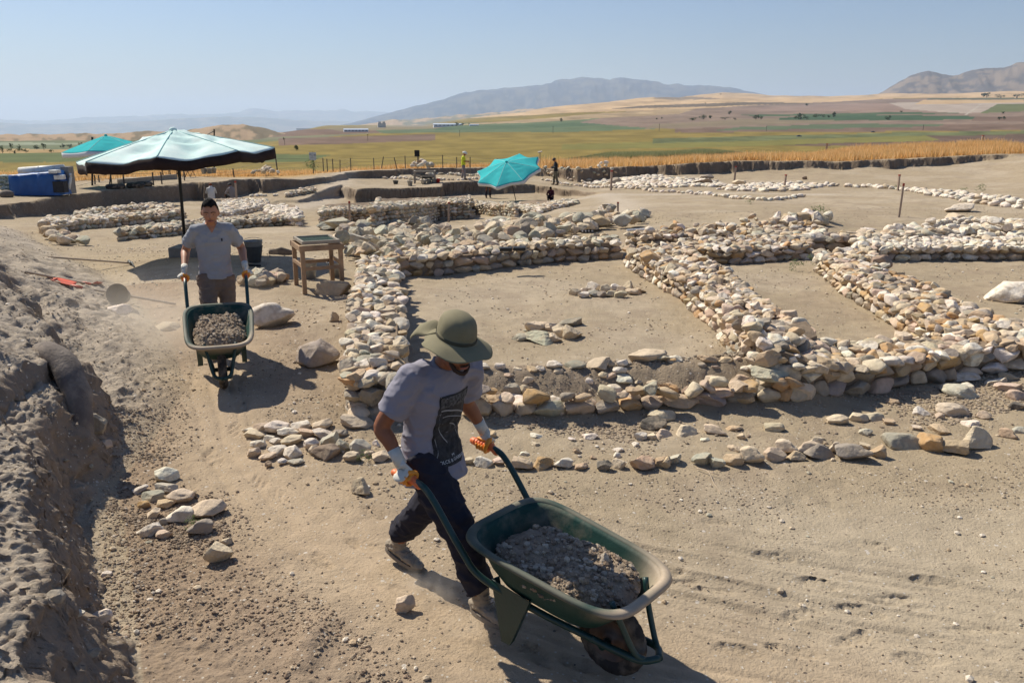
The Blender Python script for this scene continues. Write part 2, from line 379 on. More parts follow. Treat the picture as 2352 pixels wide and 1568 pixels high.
# far corners of the grid are never seen; horizontal raggedness on steep faces
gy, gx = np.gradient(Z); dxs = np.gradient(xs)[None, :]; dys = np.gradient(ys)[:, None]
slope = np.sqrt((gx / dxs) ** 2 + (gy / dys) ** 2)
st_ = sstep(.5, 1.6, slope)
amp = np.interp(Y, [0, 8, 20, 60], [.035, .04, .06, .10])
fr = np.interp(Y, [0, 8, 20, 60], [8, 7, 3, 1.7])
DX = np.zeros_like(X); DY = np.zeros_like(X); mm = MK & (st_ > .01)
a_, b_, c_, f_ = X[mm], Y[mm], Z[mm], fr[mm]
DX[mm] = st_[mm] * amp[mm] * NZ.fbm(a_ * f_, b_ * f_, c_ * f_ * 1.6, 4, .6); DY[mm] = st_[mm] * amp[mm] * NZ2.fbm(a_ * f_, b_ * f_, c_ * f_ * 1.6 + 9, 4, .6)
X2 = X + DX; Y2 = Y + DY
nx, ny = len(xs), len(ys)
V = np.stack([X2, Y2, Z], -1).reshape(-1, 3)
idx = np.arange(nx * ny).reshape(ny, nx)
Fc = np.stack([idx[:-1, :-1], idx[:-1, 1:], idx[1:, 1:], idx[1:, :-1]], -1).reshape(-1, 4)
# drop what lies far outside the view cone
cx = X[:-1, :-1].ravel(); cy = Y[:-1, :-1].ravel()
keep = (np.abs(cx) < cy * .885 + 1.9)
Fc = Fc[keep]; used = np.unique(Fc); rm = np.full(len(V), -1); rm[used] = np.arange(len(used)); Fc = rm[Fc]; V = V[used]
Xf, Yf, Zf = X.ravel()[used], Y.ravel()[used], Z.ravel()[used]
sandm = np.exp(-(seg_sd(Xf, Yf, track) / (.45 + .1 * NZ.fbm(Xf * 2, Yf * 2, 1, 2))) ** 2) * sstep(18, 11, Yf)
right_sand = sstep(1.0, 2.5, Xf) * sstep(5.6, 4.9, Yf + .2 * NZ.fbm(Xf, Yf, 3, 2)) * .8
sandm = np.clip(np.maximum(sandm, right_sand) + .15 * NZ.fbm(Xf * 1.5, Yf * 1.5, 1, 3), 0, 1)
n1 = NZ.fbm(Xf * .5, Yf * .5, 2, 4); n2 = NZ2.fbm(Xf * 2.1, Yf * 2.1, 4, 4)
base = np.array([.335, .265, .178]); pale = np.array([.41, .335, .245]); sand = np.array([.43, .325, .22]); dark = np.array([.245, .185, .132]); grey = np.array([.265, .232, .20])
col = base[None] * np.ones((len(V), 1))
def blend(c, w): 
    global col
    col = col * (1 - w[:, None]) + c[None] * w[:, None]
blend(pale, sstep(-.1, .6, n1) * .55)
blend(dark, sstep(.15, .8, n2) * .35)
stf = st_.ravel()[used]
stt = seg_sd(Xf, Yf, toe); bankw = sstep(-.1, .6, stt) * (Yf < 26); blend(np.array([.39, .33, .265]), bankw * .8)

blend(np.array([.25, .19, .14]), stf * (Yf < 26) * .8); blend(np.array([.185, .135, .095]), stf * (Yf >= 26) * .85)  # far steep faces: damp soil brown, deepened with their shade painted in
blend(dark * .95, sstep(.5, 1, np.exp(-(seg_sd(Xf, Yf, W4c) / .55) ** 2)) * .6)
rz = sstep(.7, 2.0, Xf) * sstep(6.0, 5.2, Yf + .25 * NZ.fbm(Xf, Yf, 3, 2)); blend(np.array([.40, .33, .238]), rz * .75)
trk = np.exp(-(seg_sd(Xf, Yf, track) / (.5 + .12 * NZ.fbm(Xf * 2, Yf * 2, 1, 2))) ** 2) * sstep(16, 11, Yf)
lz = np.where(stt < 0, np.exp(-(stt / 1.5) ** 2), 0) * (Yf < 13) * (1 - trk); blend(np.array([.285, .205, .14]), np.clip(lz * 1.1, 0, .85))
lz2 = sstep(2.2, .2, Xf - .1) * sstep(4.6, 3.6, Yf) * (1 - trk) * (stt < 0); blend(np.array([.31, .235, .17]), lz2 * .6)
blend(sand, trk * .8)
sNf = seg_sd(Xf, Yf, Nline)
sMf = seg_sd(Xf, Yf, Mline)
dryg = sstep(.6, 2.5, sNf) * sstep(40, 47, Yf + Xf * .25) 
blend(np.array([.40, .24, .075]), dryg * .75)
# footpaths worn pale
for ln, wd in (([(1180,445),(1395,438),(1500,442),(1700,450),(1900,460)], .6), ([(1395,438),(1440,470),(1420,520)], .8), ([(620,470),(720,445),(780,420),(800,398)], .7)):
    l2 = [tuple(W(a, b, -.6)[:2]) for a, b in ln]
    blend(np.array([.44, .37, .29]), np.exp(-(seg_sd(Xf, Yf, l2) / wd) ** 2) * .7)
gm = mat('soil', attr=True, rough=.95, var=.16, vscale=3.0, bump=.016, bscale=44, spec=.12, detail=10)
nt = gm.node_tree; N = nt.nodes; L = nt.links; b = N['Principled BSDF']
# scattered pale grit and dark crumbs in the soil colour, and finer bump
src = b.inputs['Base Color'].links[0].from_socket
tc = [n for n in N if n.type == 'TEX_COORD'][0]
def vor(scale, thr, colr, src, rnd=1.0):
    v = N.new('ShaderNodeTexVoronoi'); v.inputs['Scale'].default_value = scale; L.new(tc.outputs['Object'], v.inputs['Vector']); v.inputs['Randomness'].default_value = rnd
    m1 = N.new('ShaderNodeMath'); m1.operation = 'LESS_THAN'; m1.inputs[1].default_value = thr; L.new(v.outputs['Distance'], m1.inputs[0])
    s = N.new('ShaderNodeSeparateColor'); L.new(v.outputs['Color'], s.inputs[0])
    m2 = N.new('ShaderNodeMath'); m2.operation = 'GREATER_THAN'; m2.inputs[1].default_value = .80; L.new(s.outputs[0], m2.inputs[0])
    m3 = N.new('ShaderNodeMath'); m3.operation = 'MULTIPLY'; L.new(m1.outputs[0], m3.inputs[0]); L.new(m2.outputs[0], m3.inputs[1])
    x = N.new('ShaderNodeMix'); x.data_type = 'RGBA'; L.new(m3.outputs[0], x.inputs[0]); L.new(src, x.inputs[6]); x.inputs[7].default_value = (*colr, 1)
    return x.outputs[2]
src = vor(34, .22, (.50, .45, .38), src); src = vor(21, .2, (.16, .125, .095), src); src = vor(9, .12, (.52, .46, .39), src)
L.new(src, b.inputs['Base Color'])
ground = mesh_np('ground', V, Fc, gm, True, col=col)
tag(ground, kind='structure')
# base plate well below so that nothing is open from the side
# ---------------------------------------------------------------- the plain: polar sheet rising into low hills on the right
az_px = np.arange(-420, 2790, 2.0)
def ridge_px(tab, a): return np.interp(a, [t[0] for t in tab], [t[1] for t in tab])
az = np.arctan2(az_px - CX, F / CP)      # azimuth of each surveyed column
D = np.geomspace(95, 9000, 150)
A, DD = np.meshgrid(az, D); APX, _ = np.meshgrid(az_px, D)
tan_top = ridge_px([(-420,306),(0,306),(600,300),(800,296),(950,288),(1080,268),(1200,255),(1340,238),(1500,222),(1560,226),(1655,218),(1760,222),(1900,222),(2030,212),(2352,208),(2790,204)], az_px)
ele_top = -(tan_top - 285) / F / 1.07 * np.cos(az)                          # tangent of the elevation reached at 7 km
ext = np.interp(az_px, [-420, 700, 1000, 1300, 2790], [0, 0, .35, 1, 1])
e = sstep(900, 7000, DD) ** .9
zt = np.maximum(ele_top, 0)[None] * 7000 * np.clip((DD - 900) / 6100, 0, 1) ** 1.05
hn = NZ.fbm(A * 9, DD / 2500, 3, 4)
PZ = -8 - (19 * sstep(300, 1200, DD) + 160 * sstep(2300, 6000, DD)) * (1 - sstep(560, 760, APX)) + zt + hn * 26 * sstep(2500, 6500, DD) * ext[None] - sstep(7000, 9000, DD) * (40 + .3 * zt)
PZ += NZ.fbm(A * 30, DD / 150, 1, 3) * .15
PX_, PY_ = DD * np.sin(A), DD * np.cos(A)
V = np.stack([PX_, PY_, PZ], -1).reshape(-1, 3); nr, ncx = A.shape
idx = np.arange(nr * ncx).reshape(nr, ncx)
Fc = np.stack([idx[:-1, :-1], idx[:-1, 1:], idx[1:, 1:], idx[1:, :-1]], -1).reshape(-1, 4)
px, py = proj(V[:, 0], V[:, 1], V[:, 2])
olive = np.array([.200, .150, .045]); green = np.array([.10, .115, .05]); plough = np.array([.155, .105, .078]); tan = np.array([.42, .29, .165]); dgreen = np.array([.035, .075, .03]); grn2 = np.array([.11, .15, .045]); pl2 = np.array([.20, .145, .11]); stub = np.array([.34, .235, .11])
col = np.tile(olive, (len(V), 1))
wob = 3 * NZ.fbm(px / 160, py / 9, 3, 2)
pyw = py + wob * .4
def field(poly, c, k=.1):
    m = fill_poly(px, pyw, poly); f = 1 + k * NZ.fbm(px[m] / 40, py[m] / 3, 6, 3)[:, None]
    col[m] = np.array(c)[None] * f
field([(-500,400),(2900,400),(2900,200),(-500,200)], olive, .2)
field([(-500,372),(700,372),(760,356),(400,350),(-500,356)], [.10,.12,.05]); field([(-500,356),(420,350),(420,340),(-500,344)], stub, .2)
field([(-500,344),(420,342),(700,320),(-500,322)], [.12,.135,.07]); field([(-500,336),(300,333),(300,328),(-500,330)], [.22,.24,.16]); field([(-500,326),(660,322),(900,302),(-500,300)], [.155,.15,.09])
field([(-500,306),(700,312),(900,304),(700,296),(-500,296)], [.20,.17,.10]); field([(560,318),(820,306),(1000,300),(720,296),(500,303)], plough)
field([(640,336),(1000,322),(1500,308),(1500,300),(1000,308),(640,318)], plough, .2)
field([(1000,330),(2900,330),(2900,294),(1500,296),(1000,306)], olive, .2)
field([(880,306),(1330,303),(1640,290),(1640,268),(1330,272),(1000,285),(860,298)], [.105,.135,.075]); field([(1000,300),(1300,292),(1560,276),(1400,276),(1200,287),(1000,292)], [.08,.115,.065])
field([(780,300),(1000,296),(1060,284),(900,288),(740,294)], [.20,.165,.10])
field([(1600,298),(2900,286),(2900,215),(1700,232),(1540,258),(1390,270),(1330,281),(1450,291)], pl2, .2)
field([(1720,334),(2900,345),(2900,306),(2400,308),(2160,308),(1900,318),(1720,325)], plough * .8, .2); field([(1290,346),(1650,338),(2160,322),(2120,310),(1700,318),(1290,332)], [.17,.155,.05])
field([(1500,330),(1900,318),(2130,312),(2350,308),(2700,300),(2700,296),(2100,304),(1500,318)], [.12,.13,.06], .3)
field([(1550,305),(2352,300),(2900,296),(2900,284),(2060,286),(1550,296)], plough, .2); field([(1640,300),(2100,292),(2200,287),(2000,284),(1700,292)], [.095,.12,.07])
field([(1480,296),(1900,282),(1960,272),(1700,274),(1500,286)], [.19,.15,.10]); field([(1790,276),(2240,276),(2240,268),(1900,264),(1790,271)], [.055,.09,.05]); field([(1740,268),(2236,262),(2200,256),(1900,262),(1700,264)], [.07,.10,.055])
field([(1650,252),(1860,255),(2250,262),(2330,230),(2100,235),(1900,240)], [.235,.165,.13]); field([(2040,236),(2352,230),(2352,256),(2210,262),(2080,252)], [.33,.27,.22]); field([(2215,265),(2250,240),(2255,240),(2221,265)], [.36,.31,.25])
field([(2250,262),(2352,256),(2900,250),(2900,238),(2290,240)], [.12,.13,.06]); field([(2230,280),(2900,276),(2900,266),(2240,268)], plough); field([(2100,240),(2352,236),(2352,229),(2120,230)], tan)
field([(2130,222),(2352,224),(2900,222),(2900,228),(2130,229)], [.10,.10,.06])
field([(-500,299),(600,299),(640,284),(-500,284)], tan * .8)
field([(1080,272),(1340,258),(1500,254),(1800,240),(2040,226),(2900,222),(2900,190),(1500,200),(1080,255)], tan, .22)
field([(1400,250),(1700,243),(1900,237),(1700,236),(1480,243)], [.13,.10,.07]); field([(1490,226),(1560,231),(1660,228),(1560,221)], [.2,.15,.10])
field([(1000,290),(1500,252),(1600,250),(1560,262),(1200,282)], [.30,.22,.13], .25)
pm = mat('field_soil', attr=True, rough=.95, var=.10, vscale=.02, spec=.05)
pl = mesh_np('plain', V, Fc, pm, True, col=col); tag(pl, kind='structure')

# ---------------------------------------------------------------- hills and mountains: ridged sheets with a front and a back slope
def range_(name, tab, dist, depth, c1, c2, base_py, k=.07, seed=1, nrow=46, jag=1.0):
    xs_ = np.arange(tab[0][0], tab[-1][0] + .1, 2.5); top = ridge_px(tab, xs_)
    top = top + jag * NZ.fbm(xs_ / 22, xs_ * 0 + seed, 0, 4)
    a = np.arctan2(xs_ - CX, F / CP)
    t = np.linspace(-1, 1, nrow)
    AA, TT = np.meshgrid(a, t); _, XX = np.meshgrid(t, xs_, indexing='ij')
    dd = dist + TT * depth
    hz = (285 - top) / (F * 1.068) * dist * np.cos(a); hb = (285 - base_py) / (F * 1.068) * (dist - depth) - 30
    prof = np.where(TT < 0, sstep(-1.05, 0.0, TT), 1 - .5 * TT)
    nn = NZ2.fbm(XX / 60 + seed * 3, TT * 4 + seed, 2, 5)
    rid = 1 - np.abs(NZ.fbm(XX / 45 + TT * 1.5, TT * 2.0 + seed, 5, 4))
    ZZ = hb + (hz[None] - hb) * prof * (1 + (k * 1.6 * nn + k * 4.0 * (rid - .75)) * (np.abs(TT) > .02) * (1 - prof * .8) * 1.6)
    V = np.stack([dd * np.sin(AA), dd * np.cos(AA), ZZ], -1).reshape(-1, 3)
    idx = np.arange(V.shape[0]).reshape(AA.shape)
    Fc = np.stack([idx[:-1, :-1], idx[:-1, 1:], idx[1:, 1:], idx[1:, :-1]], -1).reshape(-1, 4)
    wn = sstep(-.15, .35, NZ.fbm(XX / 26 + seed, ZZ / 60 + TT * 5, 8, 4)).reshape(-1, 1)
    col = np.array(c1)[None] * (1 - wn) + np.array(c2)[None] * wn
    o = mesh_np(name, V, Fc, pm, True, col=col); tag(o, kind='structure'); return o
range_('hills', [(-420,318),(0,306),(60,304),(110,306),(180,302),(260,305),(330,298),(400,300),(470,290),(510,284),(560,283),(600,290),(640,300),(700,312)], 2000, 650, (.33,.235,.15), (.17,.135,.085), 331, k=.03, seed=2, jag=.6)
range_('hills', [(700,304),(800,290),(880,277),(950,272),(1080,262),(1200,252),(1330,243),(1420,235),(1520,240),(1620,262)], 9500, 1800, (.36,.25,.15), (.16,.15,.10), 300, seed=5)
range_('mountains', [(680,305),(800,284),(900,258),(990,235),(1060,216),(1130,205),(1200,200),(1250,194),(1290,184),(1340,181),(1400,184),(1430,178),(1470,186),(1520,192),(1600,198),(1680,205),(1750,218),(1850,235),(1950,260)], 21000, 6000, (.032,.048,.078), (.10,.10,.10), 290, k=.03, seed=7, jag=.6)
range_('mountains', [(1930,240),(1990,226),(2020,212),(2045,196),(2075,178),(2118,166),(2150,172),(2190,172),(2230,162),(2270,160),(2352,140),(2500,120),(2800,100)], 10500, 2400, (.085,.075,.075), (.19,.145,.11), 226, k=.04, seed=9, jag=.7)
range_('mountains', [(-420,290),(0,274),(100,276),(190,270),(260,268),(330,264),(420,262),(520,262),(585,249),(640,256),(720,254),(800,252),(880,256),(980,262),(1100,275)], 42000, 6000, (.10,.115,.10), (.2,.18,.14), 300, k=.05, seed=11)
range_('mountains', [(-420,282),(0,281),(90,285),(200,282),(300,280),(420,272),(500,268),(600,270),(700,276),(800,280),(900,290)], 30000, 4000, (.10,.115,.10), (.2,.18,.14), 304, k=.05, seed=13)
# ---------------------------------------------------------------- air
if HAZE:
    hb = bmesh.new(); add_box(hb, (0, 24000, 410), (72000, 56000, 1700))
    hz = bpy.data.materials.new('air'); hz.use_nodes = True; nn = hz.node_tree.nodes; nn.remove(nn['Principled BSDF'])
    pv = nn.new('ShaderNodeVolumePrincipled'); pv.inputs['Density'].default_value = HAZE; pv.inputs['Color'].default_value = (.66, .80, 1.0, 1); pv.inputs['Anisotropy'].default_value = .2
    hz.node_tree.links.new(pv.outputs[0], nn['Material Output'].inputs['Volume'])
    ho = bm_obj('haze', hb, hz); tag(ho, kind='stuff')

def dust_cloud(label, c, r, dens, seed):
    bm = bmesh.new(); add_ell(bm, c, r, None, 24, 16); m = bpy.data.materials.new('dust'); m.use_nodes = True; n = m.node_tree.nodes; l = m.node_tree.links; n.remove(n['Principled BSDF'])
    pv = n.new('ShaderNodeVolumePrincipled'); pv.inputs['Color'].default_value = (.93, .84, .72, 1); pv.inputs['Anisotropy'].default_value = .3
    g = n.new('ShaderNodeNewGeometry'); sb = n.new('ShaderNodeVectorMath'); sb.operation = 'SUBTRACT'; sb.inputs[1].default_value = c; l.new(g.outputs['Position'], sb.inputs[0])
    dv = n.new('ShaderNodeVectorMath'); dv.operation = 'DIVIDE'; dv.inputs[1].default_value = r; l.new(sb.outputs[0], dv.inputs[0]); ln = n.new('ShaderNodeVectorMath'); ln.operation = 'LENGTH'; l.new(dv.outputs[0], ln.inputs[0])
    mr = n.new('ShaderNodeMapRange'); mr.interpolation_type = 'SMOOTHSTEP'; mr.inputs[1].default_value = 1.0; mr.inputs[2].default_value = .1; mr.inputs[3].default_value = 0; mr.inputs[4].default_value = 1; l.new(ln.outputs['Value'], mr.inputs[0])
    nz = n.new('ShaderNodeTexNoise'); nz.inputs['Scale'].default_value = 2.2 / max(r[2] * 2, .3); nz.inputs['Detail'].default_value = 3; l.new(g.outputs['Position'], nz.inputs['Vector'])
    m2 = n.new('ShaderNodeMapRange'); m2.inputs[1].default_value = .40; m2.inputs[2].default_value = .68; l.new(nz.outputs[0], m2.inputs[0])
    mu = n.new('ShaderNodeMath'); mu.operation = 'MULTIPLY'; l.new(mr.outputs[0], mu.inputs[0]); l.new(m2.outputs[0], mu.inputs[1]); mv = n.new('ShaderNodeMath'); mv.operation = 'MULTIPLY'; mv.inputs[1].default_value = dens; l.new(mu.outputs[0], mv.inputs[0]); l.new(mv.outputs[0], pv.inputs['Density'])
    l.new(pv.outputs[0], n['Material Output'].inputs['Volume']); o = bm_obj('dust', bm, m, smooth=True); tag(o, label, 'dust', kind='stuff')
if DUST:
    q = W(350, 780, .3); dust_cloud('pale dust hanging over the path left of the second wheelbarrow', (float(q[0]), float(q[1]), .45), (1.7, 2.4, .75), .55, 1)
    q = W(1010, 1335, .1); dust_cloud('wisp of dust behind the rear boot of the near man', (float(q[0]), float(q[1]), .07), (.42, .22, .13), 5.0, 2)
    q = W(1065, 1440, .05); dust_cloud('puff of brown dust at the front boot of the near man', (float(q[0]), float(q[1]), .05), (.26, .16, .10), 7.0, 3)
# ---------------------------------------------------------------- stone shapes
def ico(sub):
    bm = bmesh.new(); bmesh.ops.create_icosphere(bm, subdivisions=sub, radius=1.0)
    v = np.array([q.co[:] for q in bm.verts]); f = np.array([[q.index for q in p.verts] for p in bm.faces]); bm.free(); return v, f
ICO = {k: ico(k) for k in (2, 3, 4)}
def make_rock(kind, sub, seed):
    r = np.random.RandomState(seed); v, f = ICO[sub]; v = v.copy()
    nz = Noise(seed + 100)
    if kind == 'round':
        v *= (1 + .22 * nz.n3(v[:, 0] * 1.1, v[:, 1] * 1.1, v[:, 2] * 1.1) + .10 * nz.n3(v[:, 0] * 2.6, v[:, 1] * 2.6, v[:, 2] * 2.6))[:, None]
        nc, lo, hi, soft = r.randint(11, 18), .50, .86, .06
    elif kind == 'ang':
        nc, lo, hi, soft = r.randint(11, 16), .42, .78, .02
    else:   # slab
        nc, lo, hi, soft = r.randint(9, 13), .5, .85, .03
    for _ in range(nc):
        n = r.normal(size=3); n /= np.linalg.norm(n)
        d = r.uniform(lo, hi); t = v @ n - d
        m = t > 0; v[m] -= n[None] * (t[m] * (1 - soft))[:, None]
    v += (.045 if kind != 'round' else .038) * np.stack([nz.fbm(v[:, 0] * 3.5 + k, v[:, 1] * 3.5, v[:, 2] * 3.5, 3) for k in (0, 40, 80)], 1)
    if kind == 'slab': v[:, 2] *= .8
    v -= (v.max(0) + v.min(0)) / 2; v /= (v.max(0) - v.min(0))[None] / 2     # fit into the unit cube
    return v, f
BANK = {(k, s): [make_rock(k, s, 1000 * s + 37 * i + {'round': 0, 'ang': 11, 'slab': 23}[k]) for i in range(14)] for k in ('round', 'ang', 'slab') for s in (2, 3)}
BANK[('round', 4)] = [make_rock('round', 4, 5000 + i) for i in range(8)]; BANK[('ang', 4)] = [make_rock('ang', 4, 6000 + i) for i in range(8)]; BANK[('slab', 4)] = [make_rock('slab', 4, 7000 + i) for i in range(6)]
PAL = {'cream': (.60, .485, .345), 'white': (.73, .645, .53), 'tan': (.50, .37, .235), 'orange': (.48, .30, .145), 'green': (.44, .41, .315), 'grey': (.33, .28, .225), 'dark': (.15, .13, .11), 'brown': (.27, .19, .14), 'pink': (.52, .39, .29)}
MIXES = {'warm': ['cream', 'cream', 'white', 'tan', 'cream', 'pink', 'orange', 'tan', 'white', 'grey'], 'pale': ['white', 'cream', 'white', 'cream', 'green', 'tan'], 'bright': ['white', 'white', 'cream', 'white'],
         'face': ['tan', 'cream', 'grey', 'tan', 'pink', 'orange', 'green', 'cream'], 'rubble': ['green', 'green', 'cream', 'grey', 'cream', 'tan', 'green', 'cream'], 'greycream': ['green', 'cream', 'cream', 'tan', 'grey', 'white', 'green']}
sm = mat('limestone', attr=True, rough=.88, var=.17, vscale=9, bump=.016, bscale=20, spec=.2, dust=(.40, .315, .22, .46, .74), dscale=11, detail=9)
class Rocks:
    def __init__(s): s.V = []; s.F = []; s.Cc = []; s.S = []; s.n = 0
    def add(s, c, size, kind='round', sub=3, rz=None, tilt=.15, col=None, mix='warm', rng=RS):
        v, f = BANK[(kind, sub)][rng.randint(len(BANK[(kind, sub)]))]
        v = v * np.array(size) / 2
        if rng.rand() < .5: v = v * np.array([-1, 1, 1]); f = f[:, ::-1]
        a = rng.uniform(0, 6.28) if rz is None else rz
        M = np.array(Euler((rng.normal() * tilt, rng.normal() * tilt, a)).to_matrix())
        v = v @ M.T + np.array(c)[None]
        cc = np.array(PAL[col] if col else PAL[MIXES[mix][rng.randint(len(MIXES[mix]))]]) * rng.uniform(.85, 1.12) * (1 + rng.normal(size=3) * .02)
        s.V.append(v); s.F.append(f + s.n); s.n += len(v); s.Cc.append(np.tile(cc, (len(v), 1))); s.S.append(np.full(len(f), kind == 'round'))
    def build(s, name, parent=None, m=None):
        return mesh_np(name, np.concatenate(s.V), np.concatenate(s.F), m or sm, np.concatenate(s.S), col=np.clip(np.concatenate(s.Cc), .02, .85), parent=parent)
earthm = mat('packed_earth', (.24, .18, .125), rough=.95, var=.2, vscale=5, bump=.02, bscale=22, spec=.1, detail=9)
def terr(q): return gz(q[0], q[1])
def wall(label, edgeA, edgeB, h, mix='warm', course=.13, length=(.14, .32), kinds=('round', 'ang'), sub=3, hjit=.025, top=.17, fill=.82, topmix=None, faces=(1, 1), ends=(1, 1), extra=None, low=None, topk=None, taper=None, core=True):
    """rubble wall between two surveyed top edges (photo pixels of the top at height h above ground)"""
    A = [P(a, b, h) for a, b in edgeA]; B = [P(a, b, h) for a, b in edgeB]
    def resample(L, n):
        L = np.array(L); d = np.r_[0, np.cumsum(np.linalg.norm(np.diff(L[:, :2], axis=0), axis=1))]
        t = np.linspace(0, d[-1], n); return np.stack([np.interp(t, d, L[:, k]) for k in range(3)], 1), d[-1]
    n = 60; a, la = resample(A, n); b, lb = resample(B, n)
    gza = terrain(a[:, 0], a[:, 1]); gzb = terrain(b[:, 0], b[:, 1])
    if low is not None: gza = gza * 0 + np.minimum(gza, low); gzb = gzb * 0 + np.minimum(gzb, low)
    hh = np.full(n, h) if taper is None else np.interp(np.linspace(0, 1, n), *zip(*taper)) * h
    if low is not None: hh = hh + (np.minimum(terrain(a[:, 0], a[:, 1]), terrain(b[:, 0], b[:, 1])) - gza)
    r = Rocks()
    ctr = (a + b) / 2
    def lay(L, ln, g, inward, sgn):
        dirs = np.gradient(L, axis=0); dirs /= np.linalg.norm(dirs[:, :2], axis=1)[:, None] + 1e-9
        z = 0.0
        k = 0
        while True:
            ch = course * RS.uniform(.85, 1.15) * (1.15 if k == 0 else 1)
            s = RS.uniform(0, .1)
            placed = False
            while s < ln:
                l = RS.uniform(*length); i = min(int((s + l / 2) / ln * (n - 1)), n - 1); H_ = hh[i]
                if z + ch * .5 < H_:
                    placed = True
                    p = L[i]; inn = inward[i]; dep = min(RS.uniform(.14, .24), .45)
                    hz = ch * RS.uniform(.88, 1.2) if z + ch * 1.6 < H_ else ch * RS.uniform(.8, 1.25)
                    q = p + inn * (dep * .42 + RS.normal() * .012 + .05 * z)
                    r.add((q[0], q[1], g[i] + z + ch * .5 - .015), (l * 1.08, dep, hz * 1.05), kinds[RS.randint(len(kinds))], sub, rz=math.atan2(dirs[i, 1], dirs[i, 0]), tilt=.1, mix=mix)
                s += l * .97
            z += ch; k += 1
            if not placed: break
    inA = (b - a); inA[:, 2] = 0; wA = np.linalg.norm(inA, axis=1); inA /= wA[:, None] + 1e-9
    if faces[0]: lay(a, la, gza, inA, 1)
    if faces[1]: lay(b, lb, gzb, -inA, -1)
    for e, i in ((0, 0), (1, n - 1)):
        if ends[e]:
            L = np.linspace(0, 1, n)[:, None] * (b[i] - a[i])[None] + a[i][None]; ln = wA[i]
            iv = (ctr[min(i + 3, n - 1)] - ctr[max(i - 3, 0)]) * (1 if e == 0 else -1); iv[2] = 0; iv /= np.linalg.norm(iv) + 1e-9
            lay(L, ln, np.full(n, (gza[i] + gzb[i]) / 2), np.tile(iv, (n, 1)), 1)
    # top layer: packed stones over the earth core
    s = .05; tk = topk or kinds
    lm = (la + lb) / 2
    while s < lm:
        i = min(int(s / lm * (n - 1)), n - 1); ww = wA[i]; t = top * RS.uniform(.15, .5)
        while t < ww - top * .15:
            if RS.rand() < fill:
                f = t / ww; p = a[i] * (1 - f) + b[i] * f; g = gza[i] * (1 - f) + gzb[i] * f
                sz = top * RS.uniform(.75, 1.45)
                r.add((p[0] + RS.normal() * .02, p[1] + RS.normal() * .02, g + hh[i] - .035 + abs(RS.normal()) * hjit), (sz * 1.12, sz * .85, sz * RS.uniform(.45, .75)), tk[RS.randint(len(tk))], sub, tilt=.22, mix=topmix or mix)
            t += top * RS.uniform(.75, 1.05)
        s += top * .82
    o = r.build('stone_wall'); tag(o, label, 'stone wall', 'ruined dry stone walls of the excavation')
    if not core: return o
    # earth core
    k = np.linspace(0, n - 1, 30); e_ = min(.12 / max(la, .5), .1) * (n - 1); k = np.clip(k, e_ * ends[0], n - 1 - e_ * ends[1]).round().astype(int); ins = np.minimum(.09, wA[k] * .2)[:, None]
    a2 = a[k] + inA[k] * ins; b2 = b[k] - inA[k] * ins; za = gza[k]; zb = gzb[k]; zt = (gza[k] + gzb[k]) / 2 + hh[k] - .025
    V = []
    for i in range(len(k)): V += [(a2[i, 0], a2[i, 1], za[i] - .1), (a2[i, 0], a2[i, 1], zt[i]), (b2[i, 0], b2[i, 1], zt[i]), (b2[i, 0], b2[i, 1], zb[i] - .1)]
    Fq = []
    for i in range(len(k) - 1):
        for j in range(3): Fq.append((4*i + j, 4*i + j + 1, 4*i + j + 5, 4*i + j + 4))
    m_ = len(k) - 1; Fq += [(0, 1, 2, 3), (4*m_ + 3, 4*m_ + 2, 4*m_ + 1, 4*m_)]
    mesh_np('earth_core', V, Fq, earthm, False, parent=o)
    return o
def rock_px(r, cx, cy, w, h, kind='round', mix='warm', col=None, sub=3, tall=None, dep=None, sink=.12, dz=0.0, rz=None, tilt=.12):
    """one stone seen at pixel centre (cx, cy) with size (w, h) px, resting on the ground"""
    b = P(cx, cy + h * .42, dz); d = math.hypot(b[0], b[1]); 
    dist = math.sqrt(b[0]**2 + b[1]**2 + (H - b[2])**2); m = dist / F * (math.cos(math.atan((cy - CY) / F)))
    ws = w * m * 1.14; el = math.atan2(H - b[2], d); hs = h * m * 1.1
    zs = tall * ws if tall else min(max(hs / math.cos(el) * (.80 if el > .3 else .95), .35 * ws), 1.1 * ws)
    ds = dep * ws if dep else ws * .8
    yaw = math.atan2(b[0], b[1]); c = (b[0] + math.sin(yaw) * ds * .45, b[1] + math.cos(yaw) * ds * .45, b[2] + zs * (.5 - sink))
    r.add(c, (ws, ds, zs), kind, sub, rz=(-yaw + RS.normal() * .15) if rz is None else rz, tilt=tilt, mix=mix, col=col)
    return c
G_W = None
Z4 = lambda x, y, w, h: (746.5 + x * .3418, 660.4 + y * .3418, w * .3418, h * .3418)
Z5 = lambda x, y, w, h: (1493 + x * .3847, 545.5 + y * .3847, w * .3847, h * .3847)
Z7 = lambda x, y, w, h: (x * .3418, 689 + y * .3418, w * .3418, h * .3418)
Z8 = lambda x, y, w, h: (x * .3418, 1091 + y * .3418, w * .3418, h * .3418)
